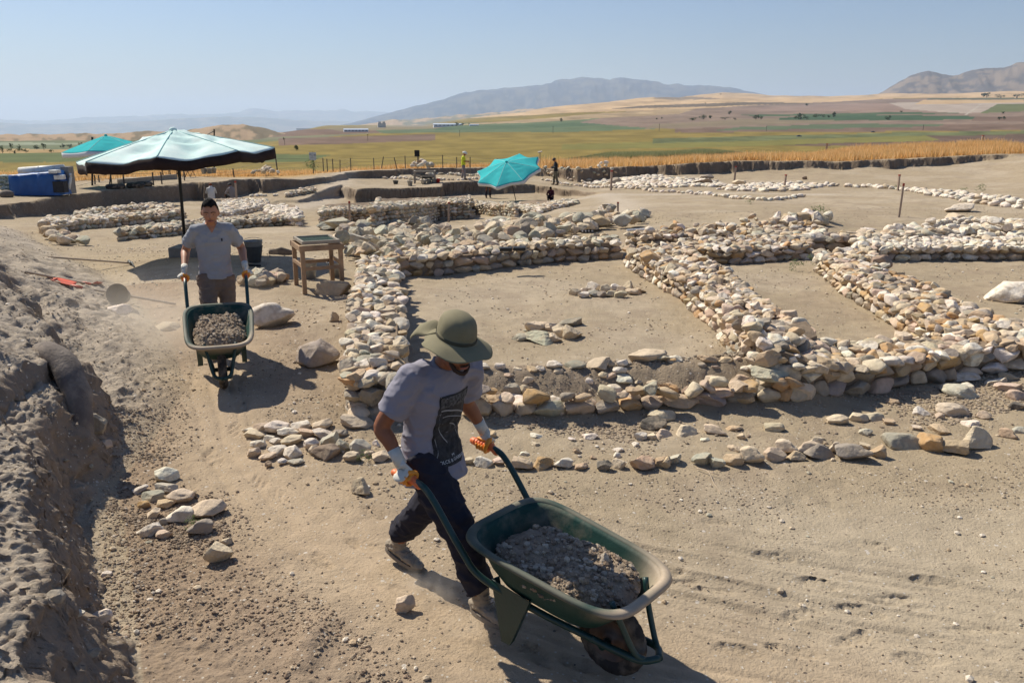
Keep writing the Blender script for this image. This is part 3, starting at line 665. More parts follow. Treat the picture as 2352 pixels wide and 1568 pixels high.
# ---- room walls (photo pixels of the top edges)
wall('broad cream stone wall running away from the viewer on the left side of the central room', [(798,872),(790,800),(800,720),(818,640),(832,588)], [(928,872),(932,780),(930,720),(920,650),(908,590)], 0.38, top=.155, mix='warm', topmix='pale', course=.14, sub=3, fill=.8)
wall('straight wall of squared tan stones closing the far side of the central room', [(906,592),(1010,590),(1122,580),(1293,563),(1424,556)], [(880,572),(1000,568),(1120,556),(1290,547),(1420,541)], 0.34, mix='face', topmix='pale', course=.13, top=.2, fill=.8, kinds=('round', 'ang'), length=(.16, .36))
wall('cobble wall slanting between the central room and the second room', [(1432,566),(1470,590),(1512,610),(1580,648),(1655,708),(1724,762),(1775,812)], [(1560,562),(1600,580),(1636,598),(1695,635),(1745,685),(1815,725),(1895,785)], 0.36, mix='warm', course=0.115, top=0.155, length=(.13, .27), fill=0.85)
wall('thick front wall of cobbles and flat orange slabs at the corner right of the walking man', [(1738,826),(1850,848),(1960,846),(2080,828),(2230,808),(2420,785)], [(1790,790),(1870,782),(1995,775),(2095,768),(2190,755),(2420,728)], 0.3, mix='warm', course=0.13, top=0.17, length=(.16, .34), fill=0.88)
wall('right hand slanting cobble wall between the second and third rooms', [(1868,578),(1900,600),(1945,632),(1985,655),(2050,692),(2110,735),(2185,775)], [(1990,575),(2028,600),(2035,622),(2095,635),(2150,655),(2235,700),(2352,745)], 0.33, mix='warm', course=0.115, top=0.16, length=(.13, .28), fill=0.85)
wall('straight cobble wall at the far side of the second room', [(1566,568),(1640,573),(1750,571),(1866,563)], [(1560,548),(1640,545),(1750,543),(1866,541)], 0.28, mix='warm', course=.125, top=0.16, fill=0.85)
wall('long straight wall of squared stones at the far side of the third room', [(1968,568),(2080,570),(2200,568),(2420,566)], [(1965,548),(2080,546),(2200,543),(2420,540)], 0.26, mix='warm', topmix='bright', course=.12, top=0.17, fill=0.8)
wall('broad low band of jumbled cobbles above the second room', [(1440,552),(1560,546),(1700,541),(1800,541),(1900,545)], [(1450,536),(1560,526),(1660,519),(1760,515),(1900,520)], 0.14, mix='warm', course=.11, top=0.18, hjit=.09, fill=.62)
wall('raised course of big blocks topping the back wall of the second room', [(1735,541),(1800,545),(1880,548),(2000,545),(2150,540)], [(1740,531),(1800,532),(1880,535),(2000,533),(2150,530)], 0.28, mix='greycream', course=0.15, length=(.25, .5), top=.25)
wall('wide white stone band behind the long wall of the third room', [(1960,545),(2150,541),(2420,538)], [(2100,527),(2250,522),(2420,520)], .18, mix='bright', course=.12, top=.24, hjit=.08, fill=.62)
wall('curved low line of white cobbles in the dusty open ground on the right', [(2135,520),(2180,509),(2260,508),(2352,516),(2420,520)], [(2150,512),(2195,502),(2262,500),(2352,507),(2420,510)], .14, mix='bright', course=.1, top=.18, sub=2)
wall('high standing wall of thin grey stones in the middle of the trench', [(855,480),(945,471),(1000,467),(1083,462)], [(868,470),(950,461),(1000,457),(1082,453)], 0.72, mix='greycream', course=.11, top=.22, kinds=('ang', 'slab'), length=(.14, .34), sub=2)
wall('long grey stone wall sloping down left of the high standing wall', [(735,488),(800,484),(860,480)], [(745,479),(810,474),(865,470)], 0.4, mix='greycream', course=.12, top=.2, kinds=('ang', 'round'), sub=2, fill=.62)
wall('low stone wall beside the leaning turquoise parasol', [(1085,471),(1130,474),(1188,475)], [(1090,462),(1130,465),(1185,468)], 0.42, mix='greycream', course=.12, top=.22, kinds=('ang',), sub=2)
wall('flat line of pale stones on the pit floor under the leaning parasol', [(1190,482),(1240,484),(1300,470),(1330,462)], [(1195,468),(1240,468),(1280,462),(1320,458)], .12, mix='pale', course=.1, top=.22, kinds=('ang', 'slab'), sub=2)
wall('long double wall of rounded stones below the earth section on the left', [(96,513),(164,509),(250,503),(342,494),(420,487)], [(110,501),(190,495),(270,489),(342,485),(420,478)], 0.27, mix='pale', course=.12, top=.2, sub=2, fill=.62)
wall('upper row of white stones along the foot of the left earth section', [(174,490),(250,484),(325,477),(400,477)], [(180,484),(250,478),(325,468),(400,467)], 0.22, mix='pale', course=.1, top=.22, sub=2, fill=.62)
wall('wide spread of white cobbles behind the head of the man with bare head', [(481,491),(530,488),(574,479),(617,467)], [(481,462),(530,458),(574,457),(617,461)], 0.18, mix='bright', course=.12, top=.2, sub=2, fill=.62)
wall('curved wall of flat grey stones across the dusty flat behind the bare headed man', [(268,533),(300,529),(344,527),(402,522),(460,515),(528,510),(618,504),(680,500)], [(285,523),(344,518),(402,512),(460,506),(528,500),(618,496),(685,490)], 0.23, mix='greycream', course=.1, top=.18, length=(.14, .36), sub=2, fill=.62)
wall('short thick wall stump with a big white boulder right of the bare headed man', [(612,488),(640,497),(688,501)], [(615,473),(650,472),(680,481)], .26, mix='bright', course=.12, top=.26, sub=2)
wall('low stump of stones at the head of the small side pit', [(655,447),(690,442),(724,436)], [(664,441),(695,433),(722,428)], .16, mix='greycream', course=.1, top=.18, sub=2)
# white pavement and kerbs beyond
def pave(label, poly, size, mix='bright', dens=1.0, h=.1, kinds=('round',), name='stone_pavement', cat='pavement'):
    q = np.array([P(a, b)[:2] for a, b in poly]); r = Rocks(); lo = q.min(0); hi = q.max(0)
    xs_ = np.arange(lo[0], hi[0], size * .95); ys_ = np.arange(lo[1], hi[1], size * .95)
    Xg, Yg = np.meshgrid(xs_, ys_); Xg = Xg + RS.normal(size=Xg.shape) * size * .2; Yg = Yg + RS.normal(size=Xg.shape) * size * .2
    m = fill_poly(Xg, Yg, q) & (RS.rand(*Xg.shape) < dens); Zg = terrain(Xg, Yg)
    for x, y, z in zip(Xg[m], Yg[m], Zg[m]):
        s = size * RS.uniform(.7, 1.3); r.add((x, y, z + s * .12), (s * 1.15, s, s * .55), kinds[RS.randint(len(kinds))], 2, mix=mix, tilt=.2)
    o = r.build(name); return tag(o, label, cat, kind='stuff')
pave('white cobbled pavement beside the round grey boulder in the far trench', [(1330,420),(1400,428),(1480,432),(1580,430),(1680,430),(1640,418),(1560,410),(1480,406),(1420,408)], .34)
pave('second patch of white cobbles further right in the far trench', [(1640,436),(1740,441),(1850,438),(1900,426),(1840,421),(1720,424)], .34, dens=.8)
def line_stones(label, pts, size, wdt=1, mix='bright', name='stone_line', dens=1.0, kind='round', cat='stone line'):
    p = np.array([P(a, b) for a, b in pts]); d = np.r_[0, np.cumsum(np.linalg.norm(np.diff(p[:, :2], axis=0), axis=1))]; r = Rocks(); s = 0
    while s < d[-1]:
        x, y = np.interp(s, d, p[:, 0]), np.interp(s, d, p[:, 1])
        for k in range(wdt):
            if RS.rand() > dens: continue
            X_, Y_ = x + RS.normal() * size * .2 * wdt, y + RS.normal() * size * .35 * wdt; q = size * RS.uniform(.7, 1.3)
            r.add((X_, Y_, gz(X_, Y_) + q * .18), (q, q * .9, q * .6), kind, 2, mix=mix, tilt=.25)
        s += size * .95
    o = r.build(name); return tag(o, label, cat, kind='stuff')
line_stones('thin kerb line of white stones running under the white pavement', [(1245,413),(1320,427),(1400,431),(1500,440),(1620,447),(1700,457),(1760,462),(1800,458),(1850,452)], .28)
line_stones('broken line of white stones crossing the right side of the trench', [(1600,428),(1750,432),(1900,428),(1990,430),(2080,438),(2180,448),(2260,458),(2352,470),(2400,476)], .32, 2)
line_stones('second line of white stones below the broken one on the far right', [(2100,440),(2160,452),(2230,466),(2300,475),(2380,482)], .30)
line_stones('short row of stones in front of the lower earth face, by the side pit', [(880,408),(930,410),(985,416)], .26, 2, mix='pale')
line_stones('row of pale stones at the feet of the man in yellow', [(985,400),(1050,403),(1105,404)], .3, 2, mix='pale')
line_stones('row of pale stones on the ledge edge below the man in yellow', [(1010,415),(1060,414),(1110,412)], .3, 1, mix='bright')
line_stones('thin scatter of white stones across the slope by the red topped stake', [(570,452),(640,450),(700,446)], .24, 1, mix='bright', dens=.8)
line_stones('stone course showing in the top of the far earth section', [(1250,392),(1330,394),(1400,398),(1440,400)], .3, 1, mix='rubble')
# front wall of the central room: big blocks in a row, smaller stones behind on an earth mound
wall('low earth filled wall of cobbles behind the row of big front boulders', [(1055,912),(1200,915),(1300,915),(1450,906),(1600,894),(1720,886),(1835,880)], [(1055,893),(1200,896),(1300,896),(1450,888),(1600,876),(1720,868),(1835,860)], .19, mix='face', course=.15, top=.17, fill=.8, length=(.18, .36), faces=(1, 0), core=False)
r = Rocks()
for a in [(1110,745,190,120,'tan'),(1255,705,110,140,'grey'),(1330,685,60,60,'cream'),(1315,795,215,130,'white'),(1440,765,110,100,'tan'),(1560,805,190,130,'white'),(1630,735,60,70,'brown'),(1740,795,165,140,'cream'),(1885,810,110,90,'tan'),(1900,700,150,80,'white'),(2035,760,165,120,'cream'),(1900,752,60,60,'cream'),(2155,712,150,100,'tan'),(2225,772,110,80,'tan'),(2205,660,70,80,'cream'),(2310,700,110,120,'orange')]:
    rock_px(r, *Z4(*a[:4]), kind='round' if a[4] in ('white', 'cream') else 'ang', col=a[4], sub=4)
for a in [(20,890,80,60,'cream'),(110,918,110,95,'tan'),(20,970,100,60,'tan'),(200,930,80,80,'brown'),(275,930,70,100,'tan'),(380,878,130,80,'cream'),(395,960,180,95,'pink'),(540,885,160,100,'pink'),(550,972,120,75,'tan'),(705,925,200,85,'grey'),(835,850,80,110,'tan'),(880,905,120,100,'tan'),(800,905,80,80,'grey')]:
    rock_px(r, *Z5(*a[:4]), kind='ang' if a[4] in ('grey', 'brown', 'pink') else 'round', col=a[4], sub=4)
rock_px(r, *Z5(710,848,190,45), kind='slab', col='green', sub=4, dz=.22, tilt=.05)
for a in [(1065,540,90,50),(1175,535,70,50),(1225,590,50,35),(1290,555,60,20),(1390,560,70,40),(1450,555,60,40),(1540,530,100,60),(1570,565,60,30),(1680,540,140,50),(1835,535,150,70),(1915,520,60,50),(1995,515,70,50),(1980,570,90,50),(2000,630,120,80),(2100,640,50,40),(1775,630,50,60),(1365,625,70,60),(2165,495,230,50),(2330,490,80,40),(1870,590,60,50),(1920,600,70,50),(2060,670,50,50)]:
    rock_px(r, *Z4(*a), kind=['round', 'ang'][RS.randint(2)], mix='warm', sub=3)
for a in [(60,735,130,35),(150,735,100,35),(340,745,110,30),(440,740,90,30),(560,785,60,30),(310,770,50,30),(385,780,50,25),(650,745,130,100),(740,760,90,90),(520,730,50,25),(600,790,60,40)]:
    rock_px(r, *Z5(*a), kind=['round', 'ang', 'slab'][RS.randint(3)], mix='warm', sub=3)
tag(r.build('stone_wall'), 'low front wall of big boulders with an earth mound behind, right of the walking man', 'stone wall', 'ruined dry stone walls of the excavation')
# ---- rubble belt behind the central room
def scatter_px(r, poly, n, wpx, kinds, mix, sub, tall=(.5, .9), lift=0.0, flat=1.0):
    poly = np.array(poly, float); lo = poly.min(0); hi = poly.max(0); k = 0
    while k < n:
        x, y = RS.uniform(lo[0], hi[0]), RS.uniform(lo[1], hi[1])
        if not fill_poly(np.array([x]), np.array([y]), poly)[0]: continue
        w_ = wpx * RS.uniform(.5, 1.5) * (1 if y > 500 else .75)
        rock_px(r, x, y, w_, w_ * .6 * flat, kind=kinds[RS.randint(len(kinds))], mix=mix, sub=sub, tall=RS.uniform(*tall), dz=lift * RS.rand(), tilt=.3, rz=RS.uniform(0, 6.28)); k += 1
r = Rocks()
scatter_px(r, [(770,545),(800,520),(860,515),(960,510),(1010,530),(1120,535),(1220,500),(1330,500),(1340,520),(1200,540),(1130,560),(900,575),(830,585),(790,570)], 400, 25, ('ang', 'slab', 'ang'), 'rubble', 3, (.35, .85), .26)
scatter_px(r, [(1100,545),(1130,515),(1210,505),(1300,515),(1330,530),(1260,545),(1150,555)], 80, 32, ('ang', 'slab'), 'greycream', 3, (.4, .8), .22)
for x, y, w_, h_ in [(1222,508,60,38),(1320,502,70,26),(1198,520,40,34),(1108,525,38,30),(818,555,50,32),(870,560,36,34),(930,545,60,30),(1010,560,44,34),(780,515,60,22),(830,530,64,26),(905,520,56,18),(955,515,60,24),(1165,540,36,30),(1380,508,38,26),(1355,515,30,24),(870,592,56,12)]:
    rock_px(r, x, y, w_, h_, kind='ang', mix='rubble', sub=4, dz=.12)
tag(r.build('stone_rubble'), 'broad belt of tumbled angular grey green blocks behind the central room', 'rubble', kind='stuff')
r = Rocks(); scatter_px(r, [(1290,520),(1340,495),(1400,493),(1480,488),(1490,505),(1420,512),(1350,520)], 46, 28, ('ang', 'slab'), 'greycream', 3, (.4, .7), .12)
tag(r.build('stone_rubble'), 'row of square cut angular blocks by the stake with the red tip', 'rubble', kind='stuff')
r = Rocks(); scatter_px(r, [(1366,492),(1370,480),(1392,474),(1412,482),(1408,494)], 16, 20, ('round', 'ang'), 'greycream', 3, (.6, .9), .2)
tag(r.build('stone_pile'), 'little heap of brownish stones left of the stake with the red tip', 'stone pile', kind='stuff')
r = Rocks(); scatter_px(r, [(945,382),(952,374),(968,370),(984,376),(996,382)], 30, 12, ('round',), 'pale', 2, (.6, .9), .35)
tag(r.build('stone_pile'), 'white stone heap under the black notice board', 'stone pile', kind='stuff')
r = Rocks(); scatter_px(r, [(575,397),(590,390),(610,384),(630,392),(645,396)], 34, 12, ('round', 'slab'), 'pale', 2, (.5, .8), .35)
tag(r.build('stone_pile'), 'pile of pale stones on the trench edge right of the big parasol', 'stone pile', kind='stuff')
r = Rocks(); scatter_px(r, [(1372,385),(1380,374),(1398,370),(1402,382)], 16, 11, ('ang',), 'bright', 2, (.5, .8), .25)
tag(r.build('stone_pile'), 'small heap of white stones in the dry grass beyond the far section', 'stone pile', kind='stuff')
r = Rocks(); scatter_px(r, [(540,650),(560,638),(620,628),(665,628),(660,640),(600,652)], 34, 26, ('ang', 'round'), 'face', 3, (.5, .8), .05)
tag(r.build('stone_line'), 'row of brownish stones between the bare headed man and the sieve table', 'stone line', kind='stuff')
r = Rocks(); scatter_px(r, [(1770,508),(1780,498),(1860,492),(1900,500),(1880,520),(1800,522)], 26, 26, ('ang', 'round'), 'pale', 3, (.5, .8), .06)
tag(r.build('stone_rubble'), 'loose stones and weeds on the mound above the second room', 'rubble', kind='stuff')
r = Rocks(); scatter_px(r, [(120,545),(95,520),(130,525),(160,545),(200,552),(150,556)], 26, 20, ('ang', 'slab'), 'pale', 2, (.4, .7), .1)
tag(r.build('stone_rubble'), 'spill of flat stones at the left end of the double wall', 'rubble', kind='stuff')
# groups inside the first room
ORD = ['first', 'second', 'third', 'fourth', 'fifth', 'sixth', 'seventh', 'eighth', 'ninth', 'tenth', 'eleventh', 'twelfth', 'thirteenth', 'fourteenth', 'fifteenth', 'sixteenth', 'seventeenth', 'eighteenth', 'nineteenth', 'twentieth']
ORD += ['twenty-' + o for o in ORD[:9]] + ['thirtieth'] + ['thirty-' + o for o in ORD[:9]] + ['fortieth'] + ['forty-' + o for o in ORD[:9]]
CN = {'cream': 'cream', 'white': 'whitish', 'tan': 'tan', 'orange': 'orange brown', 'green': 'greenish grey', 'grey': 'grey', 'dark': 'dark', 'brown': 'reddish brown', 'pink': 'pinkish'}
KN = {'round': 'rounded', 'ang': 'angular', 'slab': 'flat'}
def stones(items, fz, place, group, sub=4, mix='warm', sink=.14):
    items = sorted(items, key=lambda a: a[0])
    for i, a in enumerate(items):
        col = a[4] if len(a) > 4 else MIXES[mix][RS.randint(len(MIXES[mix]))]
        kind = a[5] if len(a) > 5 else ('slab' if a[3] < a[2] * .48 else ['round', 'round', 'ang'][RS.randint(3)])
        r = Rocks(); cx, cy, w_, h_ = fz(*a[:4]) if fz else a[:4]
        c = rock_px(r, cx, cy, w_, h_, kind=kind, col=col, sub=sub, sink=sink)
        r.V[0] = r.V[0] - np.array(c)[None]
        o = r.build('stone'); o.location = [float(q) for q in c]
        tag(o, '%s %s stone, %s from left %s' % (CN[col], KN[kind], ORD[i].replace('-', ' ') if 0 else ORD[i], place), 'stone', group)
stones([(75,1345,90,70,'tan'),(140,1330,80,50,'green'),(305,1330,100,80,'green','ang'),(400,1350,80,70,'green','ang'),(495,1335,100,80,'tan'),(610,1305,120,120,'cream','round'),(500,1265,70,40,'cream'),(740,1300,115,85,'cream','round'),(815,1255,110,100,'cream','round'),(930,1265,110,90,'cream'),(985,1220,70,60,'cream'),(1010,1300,150,85,'grey','ang'),(870,1315,90,55,'tan'),(1095,1255,60,80,'cream'),(1200,1295,175,105,'grey','round'),(1280,1250,60,40,'cream'),(1350,1285,90,90,'tan','ang'),(1490,1235,190,95,'grey','round'),(1665,1235,130,110,'orange','round'),(1815,1260,130,90,'tan'),(1940,1215,130,145,'cream','ang'),(2020,1225,35,50,'tan')], Z5, 'in the right foreground stone row', 'stones of the foreground row')
stones([(965,1170,80,50,'cream'),(1065,1185,120,75,'white','round'),(1175,1175,90,50,'cream'),(1240,1195,60,40,'tan'),(1330,1195,130,90,'cream','ang'),(1465,1200,130,80,'orange','ang'),(1600,1185,110,80,'white','round'),(1720,1210,90,45,'tan'),(1875,1200,90,80,'dark','ang'),(1970,1190,90,75,'cream','round'),(2125,1190,150,100,'tan','ang'),(2185,1165,60,60,'cream'),(2270,1180,95,80,'tan','ang')], Z4, 'in the row beside the near wheelbarrow handle', 'stones of the foreground row')
stones([(1810,1030,160,100,'cream','ang'),(1115,1090,110,70,'cream'),(1245,1075,90,65,'cream'),(1335,1075,110,55,'cream'),(1425,1100,60,45,'tan'),(1285,1165,70,45,'green'),(210,1160,120,80,'cream','ang'),(385,1150,120,70,'cream'),(500,1145,90,30,'tan'),(740,1130,100,70,'cream','ang'),(545,1185,50,50,'cream'),(325,1208,50,25,'white'),(1720,1150,110,50,'tan'),(1620,1040,80,60,'white','ang'),(1725,1065,50,50,'pink'),(1910,1115,80,35,'white'),(1990,1060,60,60,'cream'),(2140,1170,80,70,'tan'),(1840,925,180,80,'green','slab'),(1880,840,120,60,'white'),(1885,900,80,60,'white'),(2130,900,110,60,'pink'),(2180,950,90,60,'pink'),(2130,830,80,40,'tan'),(2060,870,90,50,'white'),(1450,980,60,40,'tan'),(1590,1135,50,30,'cream'),(2190,1010,70,50,'dark','ang'),(2210,1150,70,40,'green')], Z5, 'between front wall and foreground row', 'loose stones before the front wall', sink=.3)
stones([(2205,915,160,110,'dark','round'),(2255,865,170,100,'cream','round'),(2120,995,80,70,'white','ang'),(2195,1000,70,60,'cream','ang'),(2270,985,100,70,'cream','ang'),(1340,1115,60,35,'white'),(1420,1000,80,35,'white'),(1660,1020,50,25,'white'),(1780,1005,110,40,'white'),(1410,1055,60,15,'cream'),(1970,1095,70,35,'white'),(1960,1125,50,50,'white'),(1690,1090,45,60,'tan','ang'),(1805,1140,40,35,'tan'),(2085,1055,50,40,'white'),(1110,985,80,60,'tan')], Z4, 'in loose stones right of near man', 'loose stones before the front wall', sink=.3)
stones([(1680,885,80,45),(1765,870,110,80),(1865,870,150,95,'white','round'),(1945,895,130,65,'white','round'),(2025,855,120,70,'white','round'),(2165,850,130,70,'cream'),(1720,920,130,45,'cream'),(1740,970,95,60,'white'),(1810,935,70,45),(1850,955,70,40),(1965,955,130,70,'cream'),(2095,975,90,90,'white'),(2060,900,100,60),(2170,905,120,70,'white'),(2220,950,110,110,'green','ang'),(2290,900,90,50,'grey'),(2310,985,90,100,'green','ang'),(2195,1045,170,95,'brown','round'),(1710,1030,80,65,'cream'),(1870,1025,120,65,'white'),(1970,1030,110,95,'white','round'),(1800,1060,100,45,'cream'),(1900,1090,60,40,'white'),(1990,1095,90,40,'green'),(1805,1105,40,50,'tan'),(2120,1010,80,70,'cream')], Z7, 'in the heap behind the near man', 'stones of the heap behind the walking man')
stones([(120,1072,95,90,'green','ang'),(240,1075,130,110,'green','round'),(342,1050,45,50,'white','ang'),(180,1145,100,80,'cream'),(380,1140,110,80,'cream','ang'),(300,1120,60,50,'cream'),(215,935,200,50,'cream','slab'),(105,985,80,40,'grey')], Z4, 'in the group by the near man\'s elbow', 'stones of the heap behind the walking man')
stones([(950,1280,85,45,'white'),(1130,1190,130,100,'white','round'),(1125,1280,125,60,'green','slab'),(1030,1335,120,60,'green','slab'),(970,1380,65,50,'orange','round'),(1120,1380,100,60,'tan','ang'),(1220,1340,150,90,'cream'),(1275,1305,80,55,'tan'),(1040,1440,75,70,'cream','ang'),(1215,1455,150,100,'white','round'),(1405,1430,200,110,'cream','round'),(1090,1495,60,50,'grey'),(1350,1540,140,110,'grey','round'),(1020,1555,130,90,'white','ang'),(1110,1585,90,60,'pink')], Z7, 'in the small left foreground heap', 'stones of the left foreground heap')
def one(label, x, y, w_, h_, col, kind='round', fz=None, name='boulder', cat='boulder', **k):
    r = Rocks(); a = fz(x, y, w_, h_) if fz else (x, y, w_, h_); c = rock_px(r, *a, kind=kind, col=col, sub=4, **k)
    r.V[0] = r.V[0] - np.array(c)[None]; o = r.build(name); o.location = [float(q) for q in c]; return tag(o, label, cat)
one('big squared block at the near corner of the long wall', 834, 905, 72, 62, 'tan', 'ang', name='stone_block', cat='stone block', tilt=.04)
one('smaller squared block beside the big corner block', 884, 908, 46, 54, 'tan', 'ang', name='stone_block', cat='stone block', tilt=.04)
one('flat orange brown slab lying on the corner block', 828, 880, 90, 26, 'orange', 'slab', name='stone_slab', cat='stone slab', dz=.30, tilt=.05)
one('dusty footing block half buried under the wall corner', 858, 948, 110, 36, 'grey', 'ang', name='stone_block', cat='stone block', tilt=.03, sink=.3)
one('large pale boulder on the path between the second man and the long wall', 1840, 120, 255, 165, 'white', 'round', Z7, tilt=.3)
one('big brown flat topped boulder in front of the long wall\'s corner', 2130, 390, 260, 165, 'grey', 'round', Z7)
one('pale boulder half buried in dust left of the second wheelbarrow', 1140, 182, 150, 60, 'cream', 'round', Z7, sink=.35)
one('flat whitish boulder lying under the toppled black bucket', 810, 78, 140, 45, 'white', 'round', Z7)
one('small upright knobbly stone left of the long wall', 2245, 120, 60, 70, 'cream', 'ang', Z7, 'stone', 'stone')
one('brown boulder against the leg of the sieve table', 765, 667, 75, 32, 'tan', 'round')
one('tall orange brown block standing at the top of the slanting wall', 1495, 600, 48, 46, 'orange', 'ang', dz=.2)
one('smooth grey boulder half sunk under the leaning slab of the left bank', 700, 985, 90, 75, 'pink', 'round', Z7)
one('knobbly cream stone standing alone below the left foreground heap', 1475, 545, 165, 130, 'cream', 'ang', Z8, 'stone', 'stone')
one('little flat stone just above the lone knobbly stone', 1530, 452, 65, 40, 'cream', 'round', Z8, 'stone', 'stone')
one('egg shaped cream stone lying by the walking man\'s front boot', 931, 1393, 42, 40, 'cream', 'round', None, 'stone', 'stone')
one('pale block shaped stone lying left of the walking man\'s glove', 828, 1122, 39, 44, 'cream', 'ang', None, 'stone', 'stone')
one('square pinkish stone stuck on the bank slope at lower left', 395, 680, 130, 120, 'tan', 'ang', Z8, 'stone', 'stone')
one('whitish square stone near the lower rim of the left bank', 690, 975, 115, 105, 'white', 'ang', Z8, 'stone', 'stone')
one('rounded grey lump in the middle of the left bank slope', 375, 830, 110, 80, 'grey', 'round', Z8, 'stone', 'stone')
one('small white pebble stone between two bigger ones on the bank slope', 530, 937, 70, 42, 'white', 'round', Z8, 'stone', 'stone')
one('pointed bluish slab sticking out at the bottom of the bank', 625, 1210, 95, 50, 'grey', 'slab', Z8, 'stone', 'stone')
one('white stone on the outer edge of the left bank', 720, 672, 60, 42, 'white', 'round', Z8, 'stone', 'stone')
one('round grey boulder standing on the white pavement in the far trench', 1413, 417, 27, 18, 'grey', 'round')
one('long dark block lying at the edge of the far white pavement', 1612, 421, 40, 11, 'brown', 'ang')
one('grey boulder behind the long dark block on the far pavement', 1622, 408, 30, 11, 'grey', 'round')
one('pale mound shaped boulder right of the long dark block', 1698, 421, 30, 10, 'cream', 'round')
one('single large white boulder on the dusty flat right of the tall stake', 2203, 481, 48, 17, 'white', 'round')
one('large cream boulder at the right edge on the room floor', 2318, 680, 88, 42, 'white', 'round')
one('dome shaped pale boulder on the curved stone line', 2192, 500, 34, 16, 'cream', 'round')
one('big smooth pale boulder bulging from the front wall', 2103, 833, 64, 52, 'white', 'round', dz=.12)
one('dark brown boulder lying on the end of the right slanting wall', 2022, 608, 40, 34, 'brown', 'round', dz=.2)
one('large slab shaped stone lying flat in front of the sieve', 762, 522, 60, 20, 'green', 'slab')
one('small reddish stone alone on the far talus', 1848, 409, 10, 9, 'brown', 'ang')
stones([(1320,672,26,16,'cream'),(1345,668,20,14,'white'),(1362,660,30,22,'white'),(1366,676,28,15,'green'),(1390,664,22,20,'cream'),(1400,676,24,16,'cream'),(1412,660,20,16,'white'),(1428,666,22,16,'cream'),(1443,658,24,24,'cream','ang'),(1455,672,34,14,'cream'),(1425,678,30,16,'cream'),(1340,678,24,14,'white'),(1380,678,26,14,'grey'),(1472,668,22,12,'tan')], None, 'in the central room\'s small row', 'stones of the row in the central room')
stones([(1198,776,44,18,'green','slab'),(1228,752,40,26,'cream','ang'),(1240,780,66,30,'green','ang'),(1262,752,44,22,'cream','slab'),(1290,762,40,30,'cream','ang'),(1315,765,44,36,'cream','ang'),(1310,745,50,14,'grey','slab'),(1275,778,30,22,'cream','ang')], None, 'in the central room\'s slab group', 'slabs in the central room', sink=.2)
# curved dark trunk like stone and slab leaning on the left bank
b = P(195, 985, 0)
stone_d = mat('dusty_basalt', (.16, .13, .108), rough=.9, var=.25, vscale=5, bump=.01, bscale=30, dust=(.34, .28, .22, .5, .72), dscale=4)
pts = bend([b + np.array(q) for q in [(-.62,.50,.42),(-.42,.42,.47),(-.22,.28,.36),(-.09,.12,.12),(-.04,.02,-.12)]], 7)
bm = bmesh.new(); add_tube(bm, pts, [.11 - .035 * abs(i / len(pts) - .35) for i in range(len(pts))], 14, round_cap=True)
for v in bm.verts: v.co += Vector((NZ.n3(v.co.x * 6, v.co.y * 6, v.co.z * 6), NZ.n3(v.co.x * 6 + 9, v.co.y * 6, v.co.z * 6), 0)) * .018
o = bm_obj('standing_stone', bm, stone_d, smooth=True); tag(o, 'curved dark trunk shaped stone leaning out of the left bank', 'stone')
one('dark cracked slab leaning upright against the curved stone', 640, 830, 130, 165, 'grey', 'ang', Z7, 'stone_slab', 'stone slab', tall=1.1, dep=.4)
